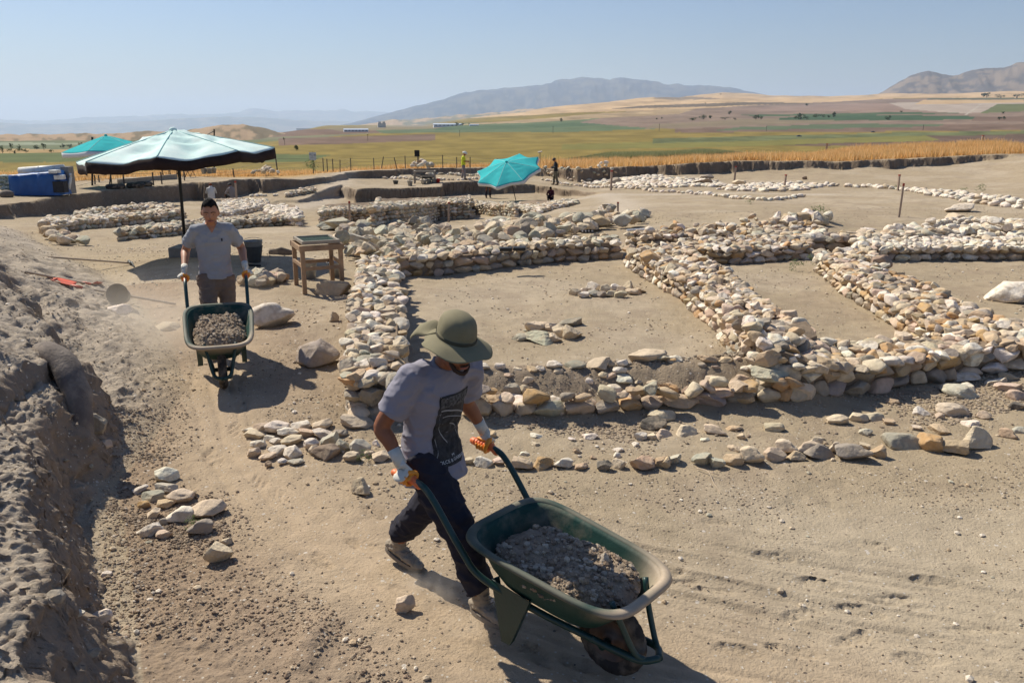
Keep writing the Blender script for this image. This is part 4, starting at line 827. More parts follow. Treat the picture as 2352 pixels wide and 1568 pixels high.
# ---- countless crumbs, pebbles and potsherds
def crumbs(name, label, n, poly, smin, smax, mix, kind, sub2=True, dens=None, colr=None, power=2.2):
    q = np.array([W(a, b, 0)[:2] for a, b in poly]); lo = q.min(0); hi = q.max(0)
    pts = []; 
    while sum(len(p) for p in pts) < n:
        x = RS.uniform(lo[0], hi[0], 4000); y = RS.uniform(lo[1], hi[1], 4000); m = fill_poly(x, y, q)
        cl = NZ2.fbm(x * 1.2, y * 1.2, 15, 3); m &= (RS.rand(4000) < np.clip(.45 + 1.1 * cl, .05, 1)) & (RS.rand(4000) < 3.5 / np.maximum(y, 3.5) + .25)
        sd_ = np.exp(-(seg_sd(x, y, track) / .4) ** 2); m &= RS.rand(4000) > sd_ * .93
        pts.append(np.stack([x[m], y[m]], 1))
    pts = np.concatenate(pts)[:n]; z = terrain(pts[:, 0], pts[:, 1], fine=True)
    V0 = []; F0 = []
    bv = [make_rock('ang', 2, 9000 + i) for i in range(6)] if not sub2 else None
    base = []
    for i in range(8):
        bm = bmesh.new(); bmesh.ops.create_icosphere(bm, subdivisions=1, radius=1.0); v = np.array([p.co[:] for p in bm.verts]); f = np.array([[k.index for k in p.verts] for p in bm.faces]); bm.free()
        v = v * (1 + .35 * RS.rand(len(v), 1) - .15); base.append((v, f))
    s = smin + (smax - smin) * RS.rand(n) ** power
    pal = [PAL[k] for k in MIXES[mix]] if colr is None else colr
    Vs = []; Fs = []; Cs = []; off = 0
    for b in range(8):
        m = np.nonzero(np.arange(n) % 8 == b)[0]; v, f = base[b]; a = RS.uniform(0, 6.28, len(m)); ca, sa = np.cos(a), np.sin(a)
        vv = v[None] * np.stack([s[m], s[m] * RS.uniform(.6, 1, len(m)), s[m] * RS.uniform(.4, .8, len(m))], 1)[:, None] * .5
        x_ = vv[..., 0] * ca[:, None] - vv[..., 1] * sa[:, None]; y_ = vv[..., 0] * sa[:, None] + vv[..., 1] * ca[:, None]
        vv = np.stack([x_ + pts[m, 0][:, None], y_ + pts[m, 1][:, None], vv[..., 2] + z[m][:, None] + s[m][:, None] * .12], -1)
        Vs.append(vv.reshape(-1, 3)); Fs.append((f[None] + (np.arange(len(m)) * len(v))[:, None, None] + off).reshape(-1, 3)); off += len(m) * len(v)
        c = np.array([pal[k] for k in RS.randint(len(pal), size=len(m))]) * RS.uniform(.8, 1.15, (len(m), 1)); Cs.append(np.repeat(c, len(v), 0))
    o = mesh_np(name, np.concatenate(Vs), np.concatenate(Fs), sm, False, col=np.concatenate(Cs)); return tag(o, label, 'crumbs', kind='stuff')
earthc = [(.37, .29, .205), (.33, .26, .185), (.29, .22, .16), (.42, .335, .245)]
crumbs('gravel', 'earth crumbs and grit lying on the near ground', 12000, [(250,1568),(1100,1600),(1100,1300),(1500,1180),(2500,1180),(2500,1000),(1100,900),(450,820),(330,1000),(200,1200)], .005, .026, 'warm', '', colr=earthc, power=3.2)
crumbs('gravel', 'coarse clods on the slope of the left bank', 14000, [(0,1620),(380,1620),(330,1150),(430,900),(250,640),(0,500),(-300,560),(-500,1000)], .006, .034, 'warm', '', colr=[(.40, .335, .265), (.33, .27, .21), (.44, .38, .31)], power=3)
crumbs('gravel', 'grit on the floors and slopes of the middle ground', 13000, [(450,900),(2400,980),(2400,470),(1500,480),(700,560),(100,540),(330,800)], .008, .042, 'warm', '', colr=earthc + [(.46, .40, .31)], power=3.5)
crumbs('gravel', 'brown clods at the foot of the left bank', 5500, [(230,1600),(250,1000),(420,950),(560,1150),(640,1300),(1000,1600)], .006, .030, 'warm', '', colr=[(.32, .235, .165), (.28, .20, .14), (.37, .285, .20)], power=3)
crumbs('gravel', 'sparse fine grit on the trodden sand at lower right', 2200, [(1000,1620),(2500,1620),(2500,1160),(1500,1160)], .004, .018, 'warm', '', colr=earthc, power=4)
crumbs('pebbles', 'small pale pebbles strewn over the ground', 2600, [(0,1568),(2500,1568),(2500,560),(700,560),(60,520)], .012, .055, 'pale', '', power=3)
mnd = [(1100,905),(1100,870),(1330,850),(1600,850),(1740,850),(1830,880),(1700,905),(1400,925)]
crumbs('gravel', 'dark crumbly earth on the mound behind the front wall', 3800, mnd, .012, .05, 'warm', '', colr=[(.29, .235, .175), (.24, .19, .14), (.34, .28, .21)])
crumbs('gravel', 'dark crumbly earth at the foot of the front wall', 3000, [(1060,960),(1300,985),(1500,980),(1800,950),(2352,850),(2352,960),(1900,1040),(1500,1030),(1100,990)], .012, .045, 'warm', '', colr=earthc)
crumbs('gravel', 'dark crumbly earth around the small left heap', 1800, [(330,1050),(430,1060),(520,1180),(540,1300),(400,1260),(240,1180)], .01, .035, 'warm', '', colr=[(.24, .18, .13), (.19, .14, .10)])
# ---------------------------------------------------------------- wheelbarrow
gpaint = mat('green_paint', (.010, .042, .036), rough=.42, spec=.5, var=.15, vscale=6, dust=(.22, .18, .13, .62, .9), dscale=5, bump=.0015, bscale=60)
gtray = mat('tray_green_paint', attr=True, rough=.6, spec=.18, var=.2, vscale=5, dust=(.25, .20, .145, .50, .74), dscale=2.6, bump=.002, bscale=50)
glip = mat('dusty_lip', attr=True, rough=.7, spec=.3, var=.1, vscale=20)
def dusted(o, f, clean=(.010, .046, .038), dusty=(.40, .315, .225)):
    """vertex colours: dried mud and dust where the load slides over the paint"""
    me = o.data; a = me.color_attributes.new('Col', 'FLOAT_COLOR', 'POINT')
    for i, v in enumerate(me.vertices):
        w_ = min(1, max(0, f(v.co))); a.data[i].color = tuple(clean[k] * (1 - w_) + dusty[k] * w_ for k in range(3)) + (1,)
orangeg = mat('orange_grip', (.75, .17, .05), rough=.5, spec=.4)
rubber = mat('tyre_rubber', (.035, .030, .027), rough=.85, var=.2, vscale=10, dust=(.20, .16, .12, .46, .66), dscale=7)
rimm = mat('rusty_rim', (.10, .075, .06), rough=.6, metal=.3, col2=(.17, .11, .08), vscale=10)
soilm = mat('heaped_soil', attr=True, rough=.95, var=.2, vscale=14, bump=.012, bscale=45, spec=.1)
def superring(hl, hw, z, zf, n, N_=56, cx=0.0):
    o = []
    for k in range(N_):
        t = 2 * math.pi * k / N_; c, s = math.cos(t), math.sin(t)
        x = hl * math.copysign(abs(c) ** (2 / n), c); y = hw * math.copysign(abs(s) ** (2 / n), s)
        w_ = 1.0 + .07 * (-x / hl)          # tray a little wider at the back
        o.append((cx + x, y * w_, z + zf * x))
    return o
def make_barrow(label):
    t = thing('wheelbarrow', label, 'wheelbarrow', group='wheelbarrows pushed by the two men')
    # local frame: +x forward, wheel contact under the origin
    c0 = -.28; sl = -.13
    bm = bmesh.new(); rings = []
    spec = [(.452, .300, .570, 4.6, 0), (.440, .288, .545, 4.4, 0), (.37, .245, .42, 4.0, -.02), (.31, .205, .345, 3.6, -.035), (.28, .18, .325, 3.2, -.04)]
    flange = [(.505, .340, .556, 4.6, 0), (.497, .335, .575, 4.6, 0), (.475, .318, .578, 4.6, 0), (.452, .300, .570, 4.6, 0)]
    for hl, hw, z, n, dx in spec: rings.append([bm.verts.new(p) for p in superring(hl, hw, z, sl, n, cx=c0 + dx)])
    N_ = len(rings[0])
    for a, b in zip(rings[:-1], rings[1:]):
        for k in range(N_): bm.faces.new((a[k], a[(k + 1) % N_], b[(k + 1) % N_], b[k]))
    bm.faces.new(rings[-1])
    me = bpy.data.meshes.new('tray'); bm.normal_update(); bm.to_mesh(me); bm.free(); me.materials.append(gtray); me.polygons.foreach_set('use_smooth', [True] * (len(me.polygons) - 1) + [False])
    o = bpy.data.objects.new('tray', me); C.objects.link(o); o.parent = t
    dusted(o, lambda c: .01 + .9 * float(sstep(-.1, .16, c.x + .10 * NZ.n3(c.y * 9, c.x * 9, c.z * 9))) * (c.z > .40))
    m = o.modifiers.new('s', 'SOLIDIFY'); m.thickness = .006
    bm = bmesh.new(); rings = [[bm.verts.new(p) for p in superring(hl, hw, z, sl, n, cx=c0)] for hl, hw, z, n, dx in flange]
    for a, b in zip(rings[:-1], rings[1:]):
        for k in range(N_): bm.faces.new((a[k], a[(k + 1) % N_], b[(k + 1) % N_], b[k]))
    fo = bm_obj('rim_lip', bm, glip, o, True); dusted(fo, lambda c: .25 + .25 * NZ.n3(c.x * 14, c.y * 14, 3) + .75 * float(sstep(-.05, .15, c.x + .14 * NZ.n3(c.y * 8, c.x * 8, 1)))); m = fo.modifiers.new('s', 'SOLIDIFY'); m.thickness = .004
    # handles and frame
    for s in (-1, 1):
        bm = bmesh.new()
        pts = bend([(-1.22, .315*s, .835), (-1.08, .312*s, .83), (-.97, .31*s, .775), (-.76, .30*s, .53), (-.64, .27*s, .40), (-.35, .16*s, .27), (-.10, .10*s, .215), (.10, .085*s, .20), (.22, .07*s, .20), (.275, 0.0, .20)], 5)
        add_tube(bm, pts, .0185, 12); h = bm_obj('handle', bm, gpaint, t, True)
        bm = bmesh.new(); add_tube(bm, [(-1.25, .316*s, .836), (-1.09, .313*s, .831), (-1.06, .312*s, .815)], .0225, 12, round_cap=True)
        for k in range(7):
            x = -1.235 + k * .022; add_tube(bm, [(x, .3155*s, .836), (x + .008, .3152*s, .8355)], .0245, 12)
        bm_obj('grip', bm, orangeg, h, True)
        # pressed sheet leg with two flanges
        bm = bmesh.new(); y = .245 * s
        V_ = [(-.60, .40), (-.34, .37), (-.47, .06), (-.53, .06)]
        a = [bm.verts.new((x, y, z)) for x, z in V_]; b = [bm.verts.new((x + (.01 if i in (0, 3) else -.01), y - .05 * s, z)) for i, (x, z) in enumerate(V_)]
        bm.faces.new(a); bm.faces.new((a[0], b[0], b[3], a[3])); bm.faces.new((a[1], b[1], b[2], a[2])); bm.faces.new((a[3], a[2], b[2], b[3]))
        l = bm_obj('leg', bm, gpaint, t); md = l.modifiers.new('s', 'SOLIDIFY'); md.thickness = .006
        bm = bmesh.new(); add_tube(bm, bend([(.09, .15*s, .50), (.13, .12*s, .38), (.19, .09*s, .24), (.23, .06*s, .205)], 4), .015, 10); bm_obj('front_strut', bm, gpaint, t, True)
        bm = bmesh.new(); add_tube(bm, [(-.05, .10*s, .225), (0, .075*s, .19), (0, .03*s, .19)], .012, 8); add_tube(bm, [(0, .04*s, .19), (0, .095*s, .19)], .022, 10); bm_obj('axle_bracket', bm, gpaint, t, True)
    # wheel
    wh = bpy.data.objects.new('wheel', None); C.objects.link(wh); wh.parent = t; wh.location = (0, 0, .195)
    bm = bmesh.new(); MJ, mn = 48, 14; grid = []
    for i in range(MJ):
        A_ = 2 * math.pi * i / MJ; row = []
        for j in range(mn):
            B_ = 2 * math.pi * j / mn; rr = .152 + .045 * math.cos(B_); yy = .042 * math.sin(B_)
            if math.cos(B_) > .5: rr += .004 * (1 if (i + j) % 2 else -1)
            row.append(bm.verts.new((rr * math.cos(A_), yy, rr * math.sin(A_))))
        grid.append(row)
    for i in range(MJ):
        for j in range(mn): bm.faces.new((grid[i][j], grid[(i + 1) % MJ][j], grid[(i + 1) % MJ][(j + 1) % mn], grid[i][(j + 1) % mn]))
    ty = bm_obj('tyre', bm, rubber, wh, True)
    bm = bmesh.new()
    for s in (-1, 1):
        prof = [(.118, .030), (.108, .026), (.100, .012), (.045, .012), (.040, .03), (.022, .035), (.0, .035)]
        prev = None
        for r_, y_ in prof:
            ring = [bm.verts.new((r_ * math.cos(2*math.pi*k/28), y_ * s, r_ * math.sin(2*math.pi*k/28))) for k in range(28)] if r_ > 0 else [bm.verts.new((0, y_ * s, 0))]
            if prev is not None:
                for k in range(28):
                    if len(ring) == 1: bm.faces.new((prev[k], prev[(k + 1) % 28], ring[0]))
                    else: bm.faces.new((prev[k], prev[(k + 1) % 28], ring[(k + 1) % 28], ring[k]))
            prev = ring
    bm_obj('wheel_rim', bm, rimm, wh, True)
    return t
def load(parent_m, label, seed, fillh=.10, gray=0):
    """loose soil heaped in a tray, in barrow coordinates, with crumbs and little stones on it"""
    r_ = np.random.RandomState(seed); n = 70
    u = np.linspace(-1, 1, n); U, V_ = np.meshgrid(u, u)
    X_ = U * np.sqrt(1 - V_ ** 2 / 2.4); Y_ = V_ * np.sqrt(1 - U ** 2 / 2.4)
    x = -.29 + X_ * .405; y = Y_ * .262
    rr = np.clip(np.maximum(np.abs(U), np.abs(V_)), 0, 1)
    z = .475 - .13 * (x + .28) + fillh * (1 - rr ** 2) * (.9 + .3 * NZ.n3(U * 1.5, V_ * 1.5, seed)) + .013 * NZ.fbm(U * 6, V_ * 6, seed, 4, .65) - .03 * sstep(.8, 1, rr) + .05 * np.clip((x + .35) / .4, 0, 1)
    col = np.array([.30, .235, .17])[None] * (1 + .12 * NZ.fbm(U * 3, V_ * 3, 5, 3)).reshape(-1, 1)
    P_ = np.stack([x, y, z], -1).reshape(-1, 3); idx = np.arange(n * n).reshape(n, n)
    Fc = np.stack([idx[:-1, :-1], idx[:-1, 1:], idx[1:, 1:], idx[1:, :-1]], -1).reshape(-1, 4)
    o = mesh_np('soil_load', P_, Fc, soilm, True, col=col)
    tag(o, label, 'soil', kind='stuff')
    v, f = ICO[2]; bv, bf = [], []; 
    bm = bmesh.new(); bmesh.ops.create_icosphere(bm, subdivisions=1, radius=1.0); v = np.array([p.co[:] for p in bm.verts]); f = np.array([[k.index for k in p.verts] for p in bm.faces]); bm.free()
    Vs, Fs, Cs = [], [], []; k = 0
    for i in range(2600):
        a, b = r_.uniform(-1, 1, 2); 
        if NZ2.n3(a * 2.2, b * 2.2, seed) + .55 < r_.rand(): continue
        s = .004 + .018 * r_.rand() ** 3.0 + (.012 if r_.rand() < .02 else 0)
        ii = min(int((a + 1) / 2 * (n - 1)), n - 1); jj = min(int((b + 1) / 2 * (n - 1)), n - 1); p = P_[jj * n + ii]
        q = v * (1 + .4 * r_.rand(len(v), 1) - .2) * np.array([s, s * r_.uniform(.6, 1), s * r_.uniform(.5, .9)]) + p + np.array([0, 0, s * .35]); Vs.append(q); Fs.append(f + k); k += len(v)
        c = np.array([(.36, .28, .20), (.30, .225, .16), (.25, .185, .13), (.42, .35, .27)][r_.randint(4)]) * r_.uniform(.85, 1.15); Cs.append(np.tile(c, (len(v), 1)))
    g = mesh_np('soil_crumbs', np.concatenate(Vs), np.concatenate(Fs), soilm, False, col=np.concatenate(Cs), parent=o); g['kind'] = 'stuff'
    o.matrix_world = parent_m
    return o
def place(loc, ang, pitch=0.0):
    return Matrix.Translation(Vector([float(q) for q in loc])) @ Matrix.Rotation(ang, 4, 'Z') @ Matrix.Rotation(pitch, 4, 'Y')
HA = math.atan2(-.653, .757)
BM1 = place((.505, 3.66, 0.0), HA)
b1 = make_barrow('dark green wheelbarrow in the foreground, soil filled, pushed by the man in the sun hat'); b1.matrix_world = BM1
load(BM1, 'brown soil and gravel filling the foreground wheelbarrow', 4, .085)
q2 = P(515, 886)
HB = math.atan2(-.945, .327)
BM2 = place((q2[0], q2[1], q2[2] - .01), HB, R(6))
b2 = make_barrow('dark green wheelbarrow on the path, soil filled, pushed by the bare headed man'); b2.matrix_world = BM2
load(BM2, 'brown soil with round pebbles in the second wheelbarrow', 9, .11)

# ---------------------------------------------------------------- people
skin = mat('tanned_skin', (.42, .20, .115), rough=.55, spec=.35, var=.08, vscale=14)
skin_d = mat('dark_tanned_skin', (.27, .105, .052), rough=.55, spec=.35, var=.08, vscale=14)
shirt1 = mat('lilac_grey_cotton', (.265, .25, .29), rough=.9, var=.06, vscale=5, bump=.0008, bscale=300)
shirt2 = mat('grey_cotton', (.31, .315, .335), rough=.9, var=.06, vscale=5, bump=.0008, bscale=300)
navy = mat('navy_cloth', (.022, .021, .031), rough=.92, var=.2, vscale=5)
brownt = mat('brown_trousers', (.17, .13, .105), rough=.92, var=.12, vscale=5)
olivec = mat('olive_canvas', (.215, .188, .112), rough=.85, var=.10, vscale=7, bump=.001, bscale=220)
olived = mat('olive_canvas_band', (.075, .066, .042), rough=.85)
glw = mat('white_knit_glove', (.60, .57, .50), rough=.95, var=.1, vscale=20, bump=.0012, bscale=260)
glo = mat('orange_latex', (.72, .27, .03), rough=.5, spec=.4, var=.1, vscale=14)
boot = mat('dusty_suede_boot', (.32, .265, .20), rough=.95, var=.2, vscale=9, bump=.002, bscale=70)
sole = mat('boot_sole', (.20, .17, .14), rough=.9)
hairm = mat('black_hair', (.012, .010, .010), rough=.85, spec=.12, bump=.004, bscale=90)
beardm = mat('stubble', (.05, .03, .022), rough=.8)
eyew = mat('eye_white', (.13, .085, .07), rough=.3); eyed = mat('eye_dark', (.02, .015, .012), rough=.2); lipm = mat('lips', (.33, .115, .085), rough=.5)
printm = mat('printed_black', (.018, .018, .020), rough=.8, col2=(.05, .05, .055), vscale=30)
def head_mesh(bm, c, q, s=1.0, jaw=1.0):
    """head in local axes (x right, y forward, z up), centred at eye level; q = rotation"""
    tmp = bmesh.new(); bmesh.ops.create_uvsphere(tmp, u_segments=44, v_segments=32, radius=1.0)
    for v in tmp.verts:
        x, y, z = v.co
        X_ = .077 * x; Y_ = .096 * y; Z_ = .118 * z
        lowf = max(0, -z)
        X_ *= 1 - .30 * lowf ** 1.5 * (1 if y > -.2 else .7); 
        if z < 0: Y_ = Y_ * (1 - .12 * lowf) + .012 * lowf
        g = lambda a, b, sx, sz: math.exp(-((X_ - a) / sx) ** 2 - ((Z_ - b) / sz) ** 2)
        if y > 0:
            f = y ** 2
            Y_ += f * (.024 * g(0, -.028, .012, .018) + .012 * g(0, -.006, .010, .022) - .006 * (g(.031, .002, .016, .012) + g(-.031, .002, .016, .012)) + .004 * (g(.03, .022, .025, .009) + g(-.03, .022, .025, .009))
                      + .007 * g(0, -.064, .022, .010) - .004 * g(0, -.064, .02, .002) + .012 * g(0, -.098, .022, .014) - .004 * g(0, -.08, .02, .006) + .005 * (g(.045, -.03, .018, .02) + g(-.045, -.03, .018, .02)))
        v.co = Vector((X_ * s, Y_ * s, Z_ * s))
    M = Matrix.Translation(Vector(c)) @ q.to_4x4()
    vm = {}
    for v in tmp.verts: vm[v] = bm.verts.new(M @ v.co)
    for f in tmp.faces: bm.faces.new([vm[v] for v in f.verts])
    tmp.free()
    for sgn in (-1, 1):
        add_ell(bm, M @ Vector((.079 * sgn * s, -.008 * s, -.012 * s)), (.011 * s, .020 * s, .032 * s), q @ Euler((R(-12), 0, R(-20 * sgn))).to_matrix(), 12, 10)
class Fig:
    """person built in a local frame x right, y forward, z up; placed with matrix M"""
    def __init__(s, name, label, loc, ang, cat='person'):
        s.root = thing('person', label, cat, loc, ang - math.pi / 2)
def basis(fwd, up):
    f = Vector(fwd).normalized(); u = Vector(up); r_ = f.cross(u).normalized(); u = r_.cross(f)
    return Matrix((r_, f, u)).transposed()
def hand_glove(root, wrist, palm_c, axis, nrm, side, grip_r=.026, white=glw, orange=glo, scale=1.0, mirror=1):
    """gloved hand closed round a handle. axis = handle direction from the little finger to the thumb side,
    nrm = direction from the handle centre out to the back of the palm"""
    ax = Vector(axis).normalized(); n = Vector(nrm); n = (n - ax * n.dot(ax)).normalized(); t = ax.cross(n) * mirror
    hc = Vector(palm_c); k = scale
    bm = bmesh.new()   # back of the hand and cuff
    w_ = Vector(wrist); pc = hc + n * (.040 * k)
    add_tube(bm, [w_ + (w_ - pc) * .25, w_, pc * .45 + w_ * .55, pc - t * .02 * k, pc + t * .035 * k], [(.034*k, .028*k), (.034*k, .026*k), (.043*k, .024*k), (.047*k, .020*k), (.042*k, .017*k)], 16, side=ax, round_cap=True)
    o = me_obj('glove', remesh(bm, .0045, 3), white, root)
    for i in range(4):
        off = (i - 1.5) * .0215 * k; L = [1.0, 1.12, 1.08, .88][i]; c = hc + ax * off
        R_ = (grip_r + .009) * 1.0; pts = [pc + t * .022 * k + ax * off * .95]
        for a in (62, 25, -15, -60, -105, -150):
            if a < -140 and L < .95: continue
            pts.append(c + n * (R_ * math.sin(R(a))) + t * (R_ * math.cos(R(a)) ) + ax * (.001 * math.sin(i)))
        bm = bmesh.new(); rr = [.0115*k, .0112*k] + [.0105*k * (1 - .03 * j) for j in range(len(pts) - 2)]
        add_tube(bm, pts, rr, 10, round_cap=True)
        bm_obj('finger', bm, orange, o, True)
    # thumb leaves the side of the palm and closes from the other way
    bm = bmesh.new(); s0 = pc + ax * .036 * k - t * .016 * k
    pts = [s0, hc + ax * .046 * k - t * (grip_r + .012) + n * .012, hc + ax * .042 * k - t * (grip_r + .006) - n * .014, hc + ax * .030 * k - t * .006 - n * (grip_r + .010), hc + ax * .024 * k + t * .012 - n * (grip_r + .012)]
    add_tube(bm, bend(pts, 3), [.016*k - .0004 * j for j in range(13)], 10, round_cap=True); bm_obj('thumb', bm, orange, o, True)
    bm = bmesh.new(); add_tube(bm, [pc + (hc - pc) * .45 - ax * .042 * k, pc + (hc - pc) * .45 + ax * .042 * k], [(.028*k, .012*k)] * 2, 14, side=t, round_cap=True); bm_obj('palm', bm, orange, o, True)
    return o
def wrinkle(amp, fr, dirv=(1, 1, 2.2), seed=0, lim=None):
    def fn(co, no):
        n_ = NZ.fbm(co[:, 0] * fr * dirv[0] + seed, co[:, 1] * fr * dirv[1], co[:, 2] * fr * dirv[2], 3, .5)
        r_ = (1 - np.abs(n_)) ** 2; f2 = 1 - np.abs(NZ2.fbm(co[:, 0] * fr * .8 + co[:, 2] * fr * .9 + seed, co[:, 1] * fr * .8, co[:, 2] * fr * 1.4 - co[:, 0] * fr * .7, 2))
        return co + no * (amp * (r_ - .6) + amp * .9 * (f2 ** 4 - .4))[:, None]
    return fn
def boot_mesh(root, ankle, toe_dir, pitch=0.0, L=.29, hgt=.15, m=None):
    """lace-up boot: ankle = ankle centre, ground under it; pitch > 0 lifts the heel"""
    f = Vector((toe_dir[0], toe_dir[1], 0)).normalized(); A_ = Vector(ankle)
    rgt = Vector((f.y, -f.x, 0)); rot = Matrix.Rotation(-pitch, 3, rgt)
    def T(y, x, z): return A_ + rot @ (f * y + rgt * x + Vector((0, 0, z)))
    bm = bmesh.new()
    add_tube(bm, [T(-.01, 0, .10), T(-.005, 0, .03), T(0, 0, -.02), T(.005, 0, -.045)], [(.052, .060), (.047, .056), (.044, .056), (.042, .052)], 16, side=rgt, round_cap=True)
    add_tube(bm, [T(-.055, 0, -.052), T(0, 0, -.048), T(.07, 0, -.058), (T(.13, 0, -.066)), T(.185, 0, -.072)], [(.038, .036), (.042, .045), (.047, .036), (.050, .030), (.040, .022)], 16, side=rgt, round_cap=True)
    o = me_obj('boot', remesh(bm, .006, 4), m or boot, root, wrinkle(.006, 22, seed=3))
    bm = bmesh.new(); ring = []
    for k in range(26):
        a = 2 * math.pi * k / 26; y = .062 + .150 * math.cos(a); x = .047 * math.sin(a) * (1 + .12 * math.cos(a)) - .0; ring.append((y, x))
    lo = [bm.verts.new(T(y, x, -.108)) for y, x in ring]; hi = [bm.verts.new(T(y * 1.0, x * 1.06, -.080)) for y, x in ring]
    bm.faces.new(lo); bm.faces.new(hi[::-1])
    for k in range(26): bm.faces.new((lo[k], lo[(k+1) % 26], hi[(k+1) % 26], hi[k]))
    bm_obj('sole', bm, sole, o)
    bm = bmesh.new()
    for k in range(5): add_tube(bm, [T(.045 + .014 * k * 1.2, -.024, .035 - .018 * k), T(.053 + .014 * k * 1.2, 0, .040 - .018 * k), T(.045 + .014 * k * 1.2, .024, .035 - .018 * k)], .003, 6)
    bm_obj('laces', bm, sole, o, True)
    return o
def face_bits(root, c, q, s=1.0, beard=False, brow=True):
    M = Matrix.Translation(Vector(c)) @ q.to_4x4()
    for sg in (-1, 1):
        bm = bmesh.new(); add_ell(bm, M @ Vector((.031*sg*s, .074*s, .001*s)), (.0125*s, .0085*s, .0035*s), q, 12, 8); e = bm_obj('eye', bm, eyew, root, True)
        bm = bmesh.new(); add_ell(bm, M @ Vector((.031*sg*s, .0825*s, .0005*s)), (.0055*s, .003*s, .0055*s), q, 10, 8); bm_obj('iris', bm, eyed, e, True)
        bm = bmesh.new(); add_tube(bm, [M @ Vector((x*sg*s, y*s, z*s)) for x, y, z in ((.012, .094, .021), (.028, .094, .027), (.045, .084, .024), (.054, .075, .018))], [(.0030*s, .0022*s)] * 4, 8, round_cap=True); bm_obj('eyebrow', bm, hairm, root, True)
    bm = bmesh.new(); add_tube(bm, [M @ Vector((x*s, y*s, z*s)) for x, y, z in ((-.024, .0885, -.065), (-.010, .0965, -.063), (0, .098, -.0645), (.010, .0965, -.063), (.024, .0885, -.065))], [(.0035*s, .005*s), (.006*s, .007*s), (.006*s, .007*s), (.006*s, .007*s), (.0035*s, .005*s)], 10, side=q @ Vector((0, 1, 0)), round_cap=True); bm_obj('mouth', bm, lipm, root, True)
def hair_cap(root, c, q, s=1.0, mat_=None):
    """shell of short hair; hairline above the brow, round the ears and down the nape"""
    M = Matrix.Translation(Vector(c)) @ q.to_4x4(); bm = bmesh.new()
    bmesh.ops.create_uvsphere(bm, u_segments=48, v_segments=36, radius=1.0); kill = []
    for v in list(bm.verts):
        x, y, z = v.co
        line = .62 + .05 * math.sin(x * 9) if y > .35 else (.62 - (.35 - y) * 1.8 if y > -.05 else -.10 - (-.05 - y) * .55)
        if z < line - .12: kill.append(v)
        b = 1 + .03 * NZ.n3(x * 7, y * 7, z * 7); inn = .93 if z < line - .04 else 1.0
        v.co = M @ (Vector((x * .0835 * b * inn, (y * .103 + .004 * (y > 0)) * b * inn, (z * .1235 + .020 * max(0, z)) * b)) * s)
    bmesh.ops.delete(bm, geom=kill, context='VERTS'); o = bm_obj('hair', bm, mat_ or hairm, root, True); md = o.modifiers.new('s', 'SOLIDIFY'); md.thickness = .004
# ---- the near man: local frame from heading HA, origin on the ground under the pelvis
f1 = Fig('person', 'walking man in olive sun hat and lilac grey printed T-shirt pushing the near wheelbarrow', (-.47, 4.43, 0), HA)
rt = f1.root
RI = (Matrix.Translation(Vector((-.47, 4.43, 0))) @ Matrix.Rotation(HA - math.pi / 2, 4, 'Z')).inverted()
def L1(p): return RI @ Vector([float(c) for c in p])
def BP(Mx, x, y, z): return Mx @ Vector((x, y, z))
gr_r = L1(BP(BM1, -1.16, -.315, .836)); gr_l = L1(BP(BM1, -1.16, .315, .836))
ax1 = (L1(BP(BM1, -1.0, -.33, .82)) - L1(BP(BM1, -1.2, -.335, .835))).normalized()
hc = Vector((.02, .240, 1.54)); qh = basis((.12, .95, -.25), (.03, .3, 1))
sh_r = Vector((.175, .06, 1.37)); sh_l = Vector((-.185, .15, 1.38)); 
wr_r = gr_r + Vector((.012, -.035, .085)); wr_l = gr_l + Vector((-.012, -.02, .085))
el_r = Vector((.285, -.075, 1.10)); el_l = Vector((-.275, .03, 1.12))
fr = L1((-.125 - .05, 4.10 + .05, .112)); re = L1((-.715, 4.72, .155))
kn_f = Vector((.0, .27, .50)); kn_r = Vector((0, .0, .50))
fr_loc, re_loc = Vector(fr), Vector(re)
hip_r, hip_l = Vector((.095, 0, .90)), Vector((-.095, 0, .90))
# which foot is in front: the one nearer the wheelbarrow on his right side
kf = hip_r * .48 + fr_loc * .52 + Vector((0, .075, .0)); kr = hip_l * .5 + re_loc * .5 + Vector((0, .09, .02))
bm = bmesh.new()
head_mesh(bm, hc, qh, 1.03)
add_tube(bm, [(0, .09, 1.36), (0, .13, 1.43), (.005, .175, 1.49)], [(.075, .07), (.062, .06), (.058, .058)], 16, side=(1, 0, 0), round_cap=True)
add_tube(bm, [(0, .0, .92), (0, .02, 1.08), (0, .06, 1.22), (0, .09, 1.34)], [(.15, .10), (.14, .10), (.16, .11), (.13, .09)], 20, side=(1, 0, 0), round_cap=True)
for S_, E_, W_ in ((sh_r, el_r, wr_r), (sh_l, el_l, wr_l)):
    add_tube(bm, bend([S_, (S_ * .5 + E_ * .5), E_, E_ * .6 + W_ * .4, W_], 4), [.056, .056, .055, .054, .053, .052, .050, .048, .047, .047, .047, .045, .043, .039, .035, .031, .029], 14, round_cap=True)
for Hh, K_, A_ in ((hip_r, kf, fr_loc), (hip_l, kr, re_loc)):
    add_tube(bm, [Hh, Hh * .5 + K_ * .5, K_, K_ * .5 + A_ * .5, A_], [.085, .075, .055, .052, .038], 14, round_cap=True)
me_obj('body', remesh(bm, .0065, 3), skin_d, rt)
face_bits(rt, hc, qh, 1.03)
Mh = Matrix.Translation(hc) @ qh.to_4x4()
bm = bmesh.new(); add_tube(bm, [Mh @ Vector(p) for p in ((-.055, .045, -.055), (-.045, .072, -.085), (-.02, .088, -.100), (0, .095, -.104), (.02, .088, -.100), (.045, .072, -.085), (.055, .045, -.055))], [(.012, .012)] * 7, 10, round_cap=True)
